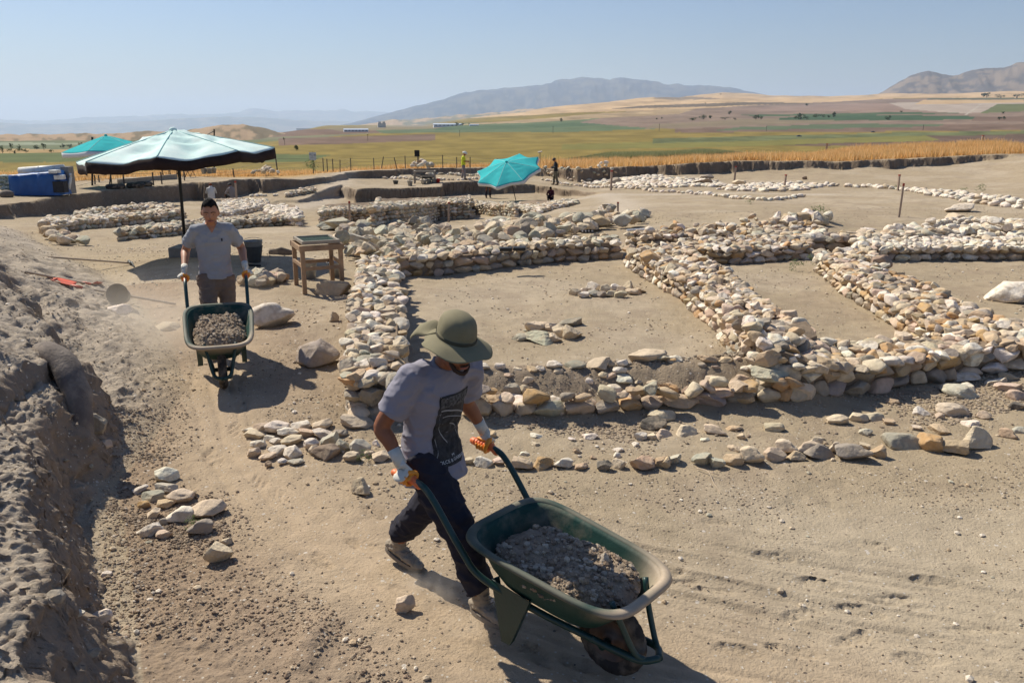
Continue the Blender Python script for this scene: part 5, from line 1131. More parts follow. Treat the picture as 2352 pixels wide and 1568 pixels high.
add_tube(bm, [Mh @ Vector(p) for p in ((-.026, .095, -.056), (0, .106, -.052), (.026, .095, -.056))], [(.004, .005)] * 3, 8, round_cap=True); bm_obj('beard', bm, beardm, rt, True)
hair_cap(rt, hc, qh, 1.0)
# T-shirt
def tee(root, m, torso, sleeves, seed, neck=None, amp=.011):
    bm = bmesh.new()
    add_tube(bm, [p for p, r_ in torso], [r_ for p, r_ in torso], 28, side=(1, 0, 0))
    for S_, E_, r0, r1, t_ in sleeves:
        S_, E_ = Vector(S_), Vector(E_); i_ = Vector((S_.x * .35, S_.y, S_.z + .01)); e_ = S_ + (E_ - S_) * t_
        add_tube(bm, [i_, S_ + Vector((0, 0, .0)), S_ * .5 + e_ * .5, e_], [r0 * .95, r0, (r0 + r1) / 2, r1], 18)
    return me_obj('t_shirt', remesh(bm, .0075, 5), m, root, wrinkle(amp, 6.5, (1, 1, 2.0), seed))
torso = [((0, .015, .735), (.212, .185)), ((0, .012, .80), (.204, .172)), ((0, .006, .92), (.192, .145)), ((0, .01, 1.04), (.180, .124)), ((0, .04, 1.16), (.190, .128)), ((-.003, .07, 1.26), (.200, .130)), ((-.004, .095, 1.34), (.190, .118)), ((0, .115, 1.395), (.145, .092)), ((0, .13, 1.43), (.088, .075)), ((0, .14, 1.445), (.072, .068))]
shirt_o = tee(rt, shirt1, torso, [(sh_r, el_r, .088, .092, .70), (sh_l, el_l, .086, .088, .72)], 4, amp=.010)
# printed panel draped on the chest: sampled from the shirt surface
def drape_patch(o, root, corners, n, m, off=.003, name='shirt_print', fn=None):
    """project a bilinear patch along -y (towards the body) onto mesh o"""
    from mathutils.bvhtree import BVHTree
    me = o.data; bv = BVHTree.FromPolygons([v.co.copy() for v in me.vertices], [p.vertices[:] for p in me.polygons])
    A_, B_, C_, D_ = [Vector(c) for c in corners]; V_ = []; dr = Vector((0, -1, 0))
    nx_, ny_ = n
    for j in range(ny_):
        for i in range(nx_):
            u, v = i / (nx_ - 1), j / (ny_ - 1); p = (A_ * (1 - u) + B_ * u) * (1 - v) + (D_ * (1 - u) + C_ * u) * v
            d_ = Vector((p.x * .25, -1, 0)).normalized()
            h, nn, _, _ = bv.ray_cast(p, d_); 
            if h is None: h, nn = p - Vector((0, .3, 0)), Vector((0, 1, 0))
            V_.append(h - d_ * off)
    Fc = [(j * nx_ + i, j * nx_ + i + 1, (j + 1) * nx_ + i + 1, (j + 1) * nx_ + i) for j in range(ny_ - 1) for i in range(nx_ - 1)]
    return mesh_np(name, [v[:] for v in V_], Fc, m, True, parent=root), (lambda u, v: V_[int(round(v * (ny_ - 1))) * nx_ + int(round(u * (nx_ - 1)))]), bv
cn = [(-.135, .6, 1.275), (.085, .6, 1.275), (.085, .6, .845), (-.135, .6, .845)]
pr, _, bvs = drape_patch(shirt_o, shirt_o, cn, (20, 34), printm)
lg = mat('print_light_grey', (.30, .30, .31), rough=.8); lg2 = mat('print_mid_grey', (.12, .12, .125), rough=.8, col2=(.02, .02, .022), vscale=60)
def chest(u, v, off=.0055):
    p = Vector((-.135 + .22 * u, .6, 1.275 - .43 * v)); d_ = Vector((p.x * .25, -1, 0)).normalized(); h = bvs.ray_cast(p, d_)[0]; return h - d_ * off
# abstract black and white picture: blurred blocks at the top, sweeping pale curves below
def chest_strip(pts, wv, m, name='print_line'):
    V_ = []; 
    for u, v in pts: V_ += [chest(u, v - wv / 2)[:], chest(u, v + wv / 2)[:]]
    return mesh_np(name, V_, [(2*i, 2*i + 1, 2*i + 3, 2*i + 2) for i in range(len(pts) - 1)], m, True, parent=shirt_o)
drape_patch(shirt_o, shirt_o, [(-.128, .6, 1.265), (.078, .6, 1.265), (.078, .6, 1.20), (-.128, .6, 1.20)], (16, 6), lg2, .0045, 'print_band')
cv = lambda c, n_=14: [tuple(p) for p in bend([(a, b, 0) for a, b in c], n_ // max(1, len(c) - 1))]
for c_, w_ in (([(.06, .36), (.35, .28), (.72, .22), (.92, .21)], .020), ([(.08, .42), (.35, .36), (.65, .31), (.84, .31)], .012), ([(.92, .22), (.90, .40), (.80, .55), (.60, .70)], .022), ([(.95, .60), (.90, .75), (.97, .90)], .03), ([(.05, .92), (.15, .70), (.35, .50), (.60, .42)], .016), ([(.04, .80), (.12, .62), (.25, .48)], .012)):
    chest_strip([(p[0], p[1]) for p in cv(c_)], w_, lg)
chest_strip([(.28, .38), (.30, .42), (.33, .46), (.30, .50), (.34, .54)], .06, lg2); chest_strip([(.45, .36), (.50, .44), (.52, .50)], .07, lg2)
def text_on(o_root, txt, size, at, m, name='lettering', right=(-1, 0, 0), fn=None):
    cu = bpy.data.curves.new('lettering', 'FONT'); cu.body = txt; cu.size = size; cu.align_x = 'CENTER'; cu.align_y = 'CENTER'
    ob = bpy.data.objects.new('tmp', cu); C.objects.link(ob); dg = bpy.context.evaluated_depsgraph_get(); dg.update()
    me = bpy.data.meshes.new_from_object(ob.evaluated_get(dg)); bpy.data.objects.remove(ob)
    for v in me.vertices: v.co = Vector(fn(v.co.x, v.co.y))
    me.name = name; me.materials.clear(); me.materials.append(m); o = bpy.data.objects.new(name, me); C.objects.link(o); o.parent = o_root; return o
wt = mat('print_white', (.62, .62, .62), rough=.8)
for tx, v0, sz in (('DOLCE & GABBANA', .935, .0245), ('IM', .875, .020)):
    text_on(shirt_o, tx, sz, None, wt, fn=lambda x, y, v0=v0: chest(.5 - x / .22, v0 - y / .43, .007))
# trousers
def trousers(root, m, hips, legs, seed, amp=.010):
    bm = bmesh.new(); add_tube(bm, [p for p, r_ in hips], [r_ for p, r_ in hips], 22, side=(1, 0, 0), round_cap=True)
    for pts, rad in legs: add_tube(bm, bend(pts, 3), np.interp(np.linspace(0, 1, 3 * (len(pts) - 1) + 1), np.linspace(0, 1, len(rad)), rad).tolist(), 18)
    return me_obj('trousers', remesh(bm, .0075, 5), m, root, wrinkle(amp, 8, (1, 1, 1.6), seed))
trousers(rt, navy, [((0, -.01, .80), (.150, .110)), ((0, 0, .88), (.155, .112)), ((0, .0, .93), (.150, .105))],
    [([hip_r, hip_r * .5 + kf * .5, kf, kf * .5 + fr_loc * .5, fr_loc + Vector((0, 0, .06))], [.122, .118, .098, .092, .085]), ([hip_l, hip_l * .5 + kr * .5, kr, kr * .5 + re_loc * .5, re_loc + Vector((0, .01, .07))], [.120, .115, .096, .09, .080])], 6, amp=.012)
boot_mesh(rt, fr_loc, (.05, 1), R(0)); boot_mesh(rt, re_loc, (-.15, 1), R(16))
hand_glove(rt, wr_r, gr_r, ax1, (.55, .0, .9), 1, mirror=1)
hand_glove(rt, wr_l, gr_l, ax1, (-.55, .0, .9), -1, mirror=-1)
for W_, E_ in ((wr_r, el_r), (wr_l, el_l)):
    d_ = (E_ - W_).normalized(); bm = bmesh.new(); add_tube(bm, [W_ - d_ * .02, W_ + d_ * .03, W_ + d_ * .075], [.034, .034, .037], 16); bm_obj('glove_cuff', bm, glw, rt, True)
# flap hat
hat_c = Mh @ Vector((0, -.010, .068)); bm = bmesh.new(); qn = qh; rings = []
prof = [(1.0, 0.0), (1.01, .03), (.99, .06), (.93, .09), (.80, .115), (.60, .132), (.35, .142), (.12, .146)]
for kx, z in prof:
    rings.append([bm.verts.new(hat_c + qn @ Vector((.099 * kx * math.sin(a) * (1 + .05 * NZ.n3(math.sin(a) * 2.5, math.cos(a) * 2.5, z * 26)), .118 * kx * math.cos(a) * (1 + .05 * NZ.n3(math.sin(a) * 2.5 + 5, math.cos(a) * 2.5, z * 26)), z * .97))) for a in np.linspace(0, 2 * math.pi, 40, endpoint=False)])
for a, b in zip(rings[:-1], rings[1:]):
    for k in range(40): bm.faces.new((a[k], a[(k+1) % 40], b[(k+1) % 40], b[k]))
bm.faces.new(rings[-1])
# brim: long in front and at the sides, drooping, rippled
prev = rings[0]
for j, t_ in enumerate((.25, .5, .75, .93, 1.0)):
    row = []
    for k, a in enumerate(np.linspace(0, 2 * math.pi, 40, endpoint=False)):
        fw = math.cos(a); ext = .078 * t_ * (1 + .35 * max(fw, 0)) * (1 if fw > -.55 else .75)
        dz = -.036 * t_ ** 1.4 * (1 + .35 * abs(math.sin(a))) + .008 * math.sin(5 * a + 1) * t_
        row.append(bm.verts.new(hat_c + qn @ Vector(((.099 + ext) * math.sin(a), (.118 + ext) * math.cos(a), dz))))
    for k in range(40): bm.faces.new((prev[k], prev[(k+1) % 40], row[(k+1) % 40], row[k]))
    prev = row
hat = bm_obj('hat', bm, olivec, rt, True); md = hat.modifiers.new('s', 'SOLIDIFY'); md.thickness = .003
bm = bmesh.new(); add_tube(bm, [hat_c + qn @ Vector((.102 * math.sin(a), .121 * math.cos(a), .006)) for a in np.linspace(0, 2 * math.pi, 41)], [(.011, .0025)] * 41, 6, side=qn @ Vector((0, 0, 1))); bm_obj('hat_band', bm, olived, hat, True)
# neck flap blown back
bm = bmesh.new(); grid = []
for j in range(9):
    v_ = j / 8; row = []
    for i in range(15):
        u_ = i / 14 * 2 - 1; a = math.pi + u_ * .95
        base = Vector((.104 * math.sin(a), .124 * math.cos(a), -.005)); out = Vector((.45 * math.sin(a) * (1 - .75 * v_), -1, 0)) * (.19 * v_) + Vector((0, 0, -.06 * v_ + .03 * math.sin(v_ * 3.1) - .07 * v_ * abs(u_) + .014 * math.sin(4 * u_ + 6 * v_)))
        row.append(bm.verts.new(hat_c + qn @ (base + out)))
    grid.append(row)
for j in range(8):
    for i in range(14): bm.faces.new((grid[j][i], grid[j][i+1], grid[j+1][i+1], grid[j+1][i]))
fl = bm_obj('neck_flap', bm, olivec, hat, True); md = fl.modifiers.new('s', 'SOLIDIFY'); md.thickness = .003
# glove writing on the back of the near hand
gtm = mat('glove_print', (.09, .11, .10), rough=.9)
nb = Vector((.55, 0, .9)); nb = (nb - ax1 * nb.dot(ax1)).normalized(); tb = ax1.cross(nb)
for tx, dy in (('Beybi', .008), ('PN3', -.010)):
    text_on(rt, tx, .018, None, gtm, fn=lambda x, y, dy=dy: gr_r + nb * .064 + ax1 * x * 1.0 + (tb * (-.010) + (wr_r - gr_r).normalized() * 0.0) + (-tb) * (y + dy) * -1)

# ---- the second man
g2 = P(493, 826); a2 = HB + .05
f2 = Fig('person', 'bare headed young man in grey V-neck T-shirt pushing the second wheelbarrow', (float(q2[0]) - math.cos(HB) * 1.27, float(q2[1]) - math.sin(HB) * 1.27, float(g2[2])), HB)
rt2 = f2.root; gz2 = float(g2[2])
RI = (Matrix.Translation(Vector((float(q2[0]) - math.cos(HB) * 1.27, float(q2[1]) - math.sin(HB) * 1.27, gz2))) @ Matrix.Rotation(HB - math.pi / 2, 4, 'Z')).inverted()
gr_r = RI @ BP(BM2, -1.16, -.315, .836); gr_l = RI @ BP(BM2, -1.16, .315, .836); ax2 = (RI @ BP(BM2, -1.0, -.33, .82) - RI @ BP(BM2, -1.2, -.335, .835)).normalized()
hc2 = Vector((0, .09, 1.605)); qh2 = basis((.05, 1, -.22), (0, .2, 1))
sh_r = Vector((.180, .02, 1.405)); sh_l = Vector((-.180, .02, 1.405)); wr_r = gr_r + Vector((.0, -.02, .085)); wr_l = gr_l + Vector((0, -.02, .085))
el_r = Vector((.295, -.11, 1.17)); el_l = Vector((-.295, -.11, 1.17))
hip_r, hip_l = Vector((.095, 0, .90)), Vector((-.095, 0, .90)); a_r = Vector((.10, .16, .108)); a_l = Vector((-.08, -.24, .13)); k_r = Vector((.10, .17, .50)); k_l = Vector((-.10, -.02, .50))
bm = bmesh.new(); head_mesh(bm, hc2, qh2, 1.10)
add_tube(bm, [(0, .01, 1.40), (0, .03, 1.46), (0, .065, 1.53)], [(.075, .068), (.063, .062), (.060, .060)], 16, side=(1, 0, 0), round_cap=True)
add_tube(bm, [(0, .0, .92), (0, 0, 1.1), (0, .0, 1.25), (0, .01, 1.36)], [(.14, .10), (.13, .10), (.15, .11), (.15, .09)], 20, side=(1, 0, 0), round_cap=True)
for S_, E_, W_ in ((sh_r, el_r, wr_r), (sh_l, el_l, wr_l)):
    add_tube(bm, bend([S_, (S_ * .5 + E_ * .5), E_, E_ * .6 + W_ * .4, W_], 4), [.054, .054, .053, .052, .051, .050, .049, .047, .047, .047, .047, .045, .042, .038, .034, .031, .029], 14, round_cap=True)
for Hh, K_, A_ in ((hip_r, k_r, a_r), (hip_l, k_l, a_l)): add_tube(bm, [Hh, K_, A_], [.08, .055, .038], 14, round_cap=True)
me_obj('body', remesh(bm, .0065, 3), skin, rt2)
face_bits(rt2, hc2, qh2, 1.10); hair_cap(rt2, hc2, qh2, 1.10)
torso = [((0, -.01, .87), (.186, .142)), ((0, -.008, .95), (.176, .132)), ((0, -.005, 1.06), (.170, .118)), ((0, .0, 1.18), (.184, .122)), ((0, .005, 1.29), (.200, .124)), ((0, .008, 1.37), (.192, .110)), ((0, .01, 1.43), (.152, .088)), ((0, .015, 1.475), (.098, .075)), ((0, .018, 1.49), (.078, .068))]
s2 = tee(rt2, shirt2, torso, [(sh_r, el_r, .074, .076, .72), (sh_l, el_l, .074, .076, .72)], 14, amp=.008)
# bare V of the neckline and little dark emblem
vn, _, bvs = drape_patch(s2, s2, [(-.062, .6, 1.50), (.062, .6, 1.50), (.004, .6, 1.385), (-.004, .6, 1.385)], (9, 10), skin, .004, 'neck_opening')
drape_patch(s2, s2, [(-.092, .6, 1.318), (-.078, .6, 1.318), (-.078, .6, 1.288), (-.092, .6, 1.288)], (3, 4), navy, .004, 'emblem')
trousers(rt2, brownt, [((0, -.01, .78), (.150, .105)), ((0, 0, .86), (.156, .108)), ((0, .0, .90), (.152, .100))],
    [([hip_r, hip_r * .5 + k_r * .5, k_r, k_r * .5 + a_r * .5, a_r + Vector((0, 0, .05))], [.112, .10, .078, .068, .062]), ([hip_l, hip_l * .5 + k_l * .5, k_l, k_l * .5 + a_l * .5, a_l + Vector((0, 0, .05))], [.112, .10, .078, .068, .062])], 16)
bm = bmesh.new(); add_tube(bm, [(.158 * math.sin(a), .112 * math.cos(a) - .002, .895) for a in np.linspace(0, 2 * math.pi, 33)], [(.018, .004)] * 33, 6, side=(0, 0, 1)); bm_obj('belt', bm, navy, rt2, True)
boot_mesh(rt2, a_r, (0, 1), 0); boot_mesh(rt2, a_l, (0, 1), R(12))
hand_glove(rt2, wr_r, gr_r, ax2, (.5, .0, .9), 1, mirror=1); hand_glove(rt2, wr_l, gr_l, ax2, (-.5, .0, .9), -1, mirror=-1)
for W_, E_ in ((wr_r, el_r), (wr_l, el_l)):
    d_ = (E_ - W_).normalized(); bm = bmesh.new(); add_tube(bm, [W_ - d_ * .02, W_ + d_ * .03, W_ + d_ * .06], [.034, .033, .035], 16); bm_obj('glove_cuff', bm, glw, rt2, True)
# ---------------------------------------------------------------- parasols
turq = mat('turquoise_canvas', (.055, .42, .43), rough=1.0, spec=.02, var=.06, vscale=3, bump=.002, bscale=40)
pale_c = mat('faded_aqua_canvas', (.72, .83, .78), rough=1.0, spec=.02, var=.05, vscale=1.6, col2=(.55, .74, .70), bump=.003, bscale=14, dust=(.60, .60, .52, .56, .80), dscale=1.4)
darkval = mat('dark_valance', (.030, .018, .016), rough=.95, var=.3, vscale=3)
whiteval = mat('white_valance', (.62, .64, .66), rough=.9)
blackm = mat('black_metal', (.018, .018, .018), rough=.5)
seamm = mat('canvas_seam', (.40, .60, .57), rough=1.0, spec=.02)
def translucent(m, f):
    n = m.node_tree.nodes; l = m.node_tree.links; t = n.new('ShaderNodeBsdfTranslucent'); x = n.new('ShaderNodeMixShader'); x.inputs[0].default_value = f; b = n['Principled BSDF']
    l.new(b.inputs['Base Color'].links[0].from_socket, t.inputs['Color']); l.new(b.outputs[0], x.inputs[1]); l.new(t.outputs[0], x.inputs[2]); l.new(x.outputs[0], n['Material Output'].inputs['Surface'])
def parasol(label, base, apex, rad, drop, mtop, mval, tilt=(0, 0), n=8, val=.17, rot0=0.0, wr=.02, pole_r=.022, ztop_extra=0, sag=.10, inward=.10):
    t = thing('parasol', label, 'parasol', base)
    ap = Vector(apex) - Vector(base); Q = Euler((R(tilt[0]), R(tilt[1]), 0)).to_matrix()
    NA, NR = n * 12, 16; top = []; V_ = []; 
    for i in range(NA):
        a = 2 * math.pi * i / NA + rot0; ph = (i % 12) / 12; g = math.sin(math.pi * ph)
        for j in range(NR + 1):
            r_ = j / NR; rr = rad * r_ * (1 - inward * g * r_ ** 2)
            z = -drop * (r_ ** 1.12) - sag * g * (r_ ** 1.3) * (1 - .55 * r_) + wr * NZ.n3(rr * math.cos(a) * 3, rr * math.sin(a) * 3, 1) * g + wr * .8 * g * math.sin(26 * r_ + 3 * NZ.n3(math.cos(a) * 2, math.sin(a) * 2, 3)) * math.exp(-((r_ - .35) / .25) ** 2)
            V_.append(Q @ Vector((rr * math.cos(a), rr * math.sin(a), z)) + ap)
    F_ = []; st_ = NR + 1
    for i in range(NA):
        for j in range(NR): a = i * st_ + j; b = ((i + 1) % NA) * st_ + j; F_.append((a, b, b + 1, a + 1))
    c = mesh_np('canopy', [v[:] for v in V_], F_, mtop, True, parent=t); md = c.modifiers.new('s', 'SOLIDIFY'); md.thickness = .006
    W_ = []; F_ = []
    for i in range(NA):
        a = 2 * math.pi * i / NA + rot0; g = math.sin(math.pi * (i % 12) / 12); e = V_[i * st_ + NR]
        W_ += [e[:], (e + Q @ Vector((-.012 * math.cos(a) * g, -.012 * math.sin(a) * g, -val * (1 - .12 * g))))[:]]
    for i in range(NA): b = (i + 1) % NA; F_.append((2*i, 2*b, 2*b + 1, 2*i + 1))
    v = mesh_np('valance', W_, F_, mval, True, parent=c); md = v.modifiers.new('s', 'SOLIDIFY'); md.thickness = .006
    bm = bmesh.new(); top_ = ap + Q @ Vector((0, 0, .02)); add_ell(bm, top_, (.07, .07, .05)); bm_obj('finial', bm, mtop, c, True)
    bm = bmesh.new(); k1 = ap + Q @ Vector((0, 0, -.55)); add_tube(bm, [(0, 0, -.1), (k1 * .6)[:], k1[:], top_[:]], pole_r, 12); bm_obj('pole', bm, blackm, t, True)
    for k in range(n):
        a = 2 * math.pi * k / n + rot0; bm = bmesh.new(); e = V_[(k * 12) * st_ + NR]; m_ = V_[(k * 12) * st_ + NR // 2]
        add_tube(bm, [ap + Q @ Vector((0, 0, -.03)), m_ - Vector((0, 0, .02)), e - Vector((0, 0, .02))], .009, 6); add_tube(bm, [k1, m_ - Vector((0, 0, .02))], .007, 6); bm_obj('rib', bm, blackm, c, True)
        bm = bmesh.new(); add_tube(bm, [V_[(k * 12) * st_ + j] + Vector((0, 0, .006)) for j in range(1, NR + 1)], .011, 6); bm_obj('seam', bm, seamm, c, True)
    return t
bz = P(425, 592); by = 15.9
ap1 = at_y(398, 301, by)
parasol('big faded aqua parasol with dark valance behind the bare headed man', (ap1[0], by, gz(ap1[0], by)), (ap1[0], by, ap1[2]), 1.78, .44, pale_c, darkval, rot0=R(11), val=.19, sag=.17, pole_r=.03, tilt=(0, -4), wr=.06)
bm = bmesh.new(); q = (ap1[0], by, gz(ap1[0], by)); add_box(bm, (q[0] + .05, q[1], q[2] + .10), (.55, .55, .20), bev=.02); add_tube(bm, [(q[0], q[1], q[2] + .18), (q[0], q[1], q[2] + .42)], .045, 12)
tag(bm_obj('concrete_block', bm, mat('concrete_grey', (.20, .20, .19), rough=.9, var=.2), smooth=False), 'grey block base at the foot of the big aqua parasol', 'concrete block')
b = P(262, 429); ap2 = at_y(243, 312, b[1]); parasol('turquoise parasol with white valance further back at the left', (ap2[0], b[1], b[2]), ap2, 1.85, .62, turq, whiteval, rot0=R(30), val=.22, n=6, tilt=(0, -3))
b = P(1186, 461); ap3 = at_y(1163, 372, b[1] - .5); parasol('bright turquoise parasol leaning over the pit in the middle distance', b, ap3, 1.95, .50, turq, whiteval, tilt=(22, -14), rot0=R(20), n=8, val=.20, inward=.16)
# ---------------------------------------------------------------- wooden sieve table
wood = mat('weathered_wood', (.36, .235, .14), rough=.85, var=.3, vscale=3, col2=(.27, .18, .115), bump=.003, bscale=60)
woodg = mat('grey_wood', (.30, .26, .21), rough=.9, var=.25, vscale=5, bump=.002, bscale=50)
zinc = mat('zinc', (.30, .30, .29), rough=.45, metal=.5, var=.2, vscale=10, dust=(.25, .23, .20, .5, .7))
zincd = mat('dark_bucket', (.07, .075, .075), rough=.6, var=.2, vscale=8)
meshm = mat('green_mesh', (.075, .12, .095), rough=.7)
p0, p1, p3 = W(697, 677, gz(*W(697, 677, .2)[:2])), W(786, 650, gz(*W(786, 650, .2)[:2])), W(670, 650, gz(*W(670, 650, .2)[:2]))
Wd = .64; ux = np.array([math.cos(R(25)), math.sin(R(25))]); uy = np.array([-ux[1], ux[0]]); Dp = .72
cz = float(p0[2]); ang = math.atan2(ux[1], ux[0]); cxy = p0[:2] + ux * Wd / 2 + uy * Dp / 2
t = thing('sieve_table', 'wooden sieve table with a green mesh screen left of the long wall', 'sieve table', (cxy[0], cxy[1], cz), ang)
hw, hd, TH = Wd / 2, Dp / 2, .75
for sx in (-1, 1):
    for sy in (-1, 1):
        g = gz(*(cxy + ux * sx * hw + uy * sy * hd)) - cz; bm = bmesh.new(); add_box(bm, (sx * (hw - .03), sy * (hd - .03), (TH - .02 + g) / 2), (.065, .055, TH - .02 - g), bev=.004); bm_obj('leg', bm, wood, t)
for s in (-1, 1):
    bm = bmesh.new(); add_box(bm, (0, s * (hd - .003), TH - .05), (Wd + .04, .03, .085), bev=.003); bm_obj('rail', bm, wood, t)
    bm = bmesh.new(); add_box(bm, (s * (hw - .002), 0, TH - .052), (.03, Dp - .03, .08), bev=.003); bm_obj('rail', bm, wood, t)
    bm = bmesh.new(); add_box(bm, (s * (hw - .012), 0, TH * .58), (.028, Dp - .1, .055), bev=.003); bm_obj('stretcher', bm, wood, t)
    bm = bmesh.new(); add_box(bm, (0, s * (hd - .012), TH * .52), (Wd - .1, .028, .055), bev=.003); bm_obj('stretcher', bm, wood, t)
sv = thing('sieve', 'green wire mesh sieve in a whitish frame lying on the wooden table', 'sieve', (cxy[0], cxy[1], cz + TH + .02), ang)
for s in (-1, 1):
    bm = bmesh.new(); add_box(bm, (0, s * (hd - .03), .012), (Wd - .06, .035, .05), bev=.003); bm_obj('frame_bar', bm, woodg, sv)
    bm = bmesh.new(); add_box(bm, (s * (hw - .05), 0, .012), (.035, Dp - .095, .048), bev=.003); bm_obj('frame_bar', bm, woodg, sv)
bm = bmesh.new()
for i in range(44): x = -hw + .07 + (Wd - .14) * i / 43; add_box(bm, (x, 0, .008), (.006, Dp - .1, .004))
for i in range(32): y = -hd + .05 + (Dp - .10) * i / 31; add_box(bm, (0, y, .0125), (Wd - .13, .006, .004))
bm_obj('wire_mesh', bm, meshm, sv)
for i in range(9):
    pass
def bucket(label, loc, m=zinc, r=.15, h=.28, tip=None, fill=None, group=None, handle=True, s=1.0):
    t = thing('bucket', label, 'bucket', loc, RS.uniform(0, 6), group)
    if tip: t.rotation_euler = tip
    bm = bmesh.new(); prof = [(.66, 0), (.68, .01), (1.0, .985), (1.045, 1.0), (1.045, .985)]
    rg = [[bm.verts.new((r * a * math.cos(2*math.pi*k/24), r * a * math.sin(2*math.pi*k/24), h * z)) for k in range(24)] for a, z in prof]
    for a, b in zip(rg[:-1], rg[1:]):
        for k in range(24): bm.faces.new((a[k], a[(k+1) % 24], b[(k+1) % 24], b[k]))
    bm.faces.new(rg[0])
    o = bm_obj('shell', bm, m, t, True); md = o.modifiers.new('s', 'SOLIDIFY'); md.thickness = .004
    if handle:
        bm = bmesh.new(); add_tube(bm, [(r * 1.03 * math.cos(a), .02 + .35 * r * math.sin(a), h * .96 + r * .35 * math.sin(a)) for a in np.linspace(0, math.pi, 13)], .004, 6); bm_obj('bail', bm, m, t, True)
    return t
def P3(px, py): return [float(c) for c in P(px, py)]
bucket('dusty zinc bucket standing under the sieve table', P3(711, 640), group=None, r=.135, h=.28)
bucket('zinc bucket behind the right legs of the sieve table', P3(770, 636), r=.125, h=.26)
bq = P3(585, 602); bucket('lower bucket of the stack in the parasol shade', bq, zincd, r=.16, h=.30)
bucket('upper grey bucket of the stack in the parasol shade', (bq[0], bq[1], bq[2] + .10), zinc, r=.165, h=.30)
bucket('black rubber bucket tipped over on the dusty slope', [a + b for a, b in zip(P3(278, 706), (0, .1, .13))], mat('dusty_black_rubber', (.13, .115, .10), rough=.9), r=.135, h=.24, tip=Euler((R(72), 0, R(8))), handle=False)
bm = bmesh.new(); a = Vector(P3(590, 585)); add_tube(bm, [a + Vector((.25, .1, .02)), a + Vector((.50, .05, .05)), a + Vector((.80, 0, .04))], [(.07, .02), (.10, .03), (.02, .01)], 10, round_cap=True); tag(bm_obj('slate_slab', bm, stone_d, smooth=True), 'long dark slab beside the stacked buckets in the shade', 'stone slab')
for lb, x, y, mm, r_, h_ in (('dark tub with a shovel standing in it', 909, 423, zincd, .17, .22), ('zinc bucket left of the far wooden table', 942, 427, zinc, .17, .30), ('first zinc bucket in front of the far table', 974, 424, zinc, .16, .28), ('second zinc bucket in front of the far table', 985, 422, zinc, .16, .28), ('third zinc bucket in front of the far table', 997, 421, zinc, .16, .28), ('red bucket at the right leg of the far table', 1006, 420, mat('red_plastic', (.45, .03, .02), rough=.5), .15, .26),
                        ('left grey bucket on the trench edge above the big parasol hem', 469, 399, zinc, .17, .3), ('middle grey bucket on the trench edge', 481, 399, zinc, .17, .3), ('right grey bucket on the trench edge', 491, 398, zinc, .17, .3)):
    bucket(lb, P3(x, y), mm, r_, h_, handle=False)
# far table and stowed barrow
def frame_table(label, loc, ang, w_, d_, h_):
    t = thing('wooden_table', label, 'table', loc, ang)
    for sx in (-1, 1):
        for sy in (-1, 1): bm = bmesh.new(); add_box(bm, (sx * w_ / 2, sy * d_ / 2, h_ / 2), (.09, .07, h_)); bm_obj('leg', bm, woodg, t)
    for s in (-1, 1):
        bm = bmesh.new(); add_box(bm, (0, s * d_ / 2, h_ + .04), (w_ + .15, .10, .075)); bm_obj('rail', bm, woodg, t)
        bm = bmesh.new(); add_box(bm, (0, s * d_ / 2, h_ * .66), (w_ - .1, .04, .09)); bm_obj('stretcher', bm, woodg, t)
        bm = bmesh.new(); add_box(bm, (s * w_ / 2, 0, h_ + .04), (.08, d_ - .11, .07)); bm_obj('rail', bm, woodg, t)
    return t
b = P3(976, 421); frame_table('empty wooden frame table with buckets before it in the far trench', b, 0.06, 1.22, .7, .68)
def shallow_barrow(label, loc, ang):
    t = thing('wheelbarrow', label, 'wheelbarrow', loc, ang)
    bm = bmesh.new(); r1 = [bm.verts.new(p) for p in superring(.42, .28, .52, -.1, 3.6, 28)]; r2 = [bm.verts.new(p) for p in superring(.25, .17, .30, -.05, 3, 28)]
    for k in range(28): bm.faces.new((r1[k], r1[(k+1) % 28], r2[(k+1) % 28], r2[k]))
    bm.faces.new(r2); bm_obj('tray', bm, zincd, t)
    bm = bmesh.new(); add_tube(bm, [(.42 + .17 * math.cos(a), 0, .18 + .17 * math.sin(a)) for a in np.linspace(0, 6.5, 20)], .035, 8); bm_obj('wheel', bm, rubber, t, True)
    for s in (-1, 1): bm = bmesh.new(); add_tube(bm, [(.42, .06 * s, .18), (-.2, .2 * s, .30), (-.9, .28 * s, .5)], .018, 6); bm_obj('handle', bm, blackm, t); bm = bmesh.new(); add_tube(bm, [(-.25, .2 * s, .3), (-.3, .2 * s, 0)], .015, 6); bm_obj('leg', bm, blackm, t)
    return t
shallow_barrow('black wheelbarrow parked under the far wooden table', (b[0] + .1, b[1], b[2]), .2)
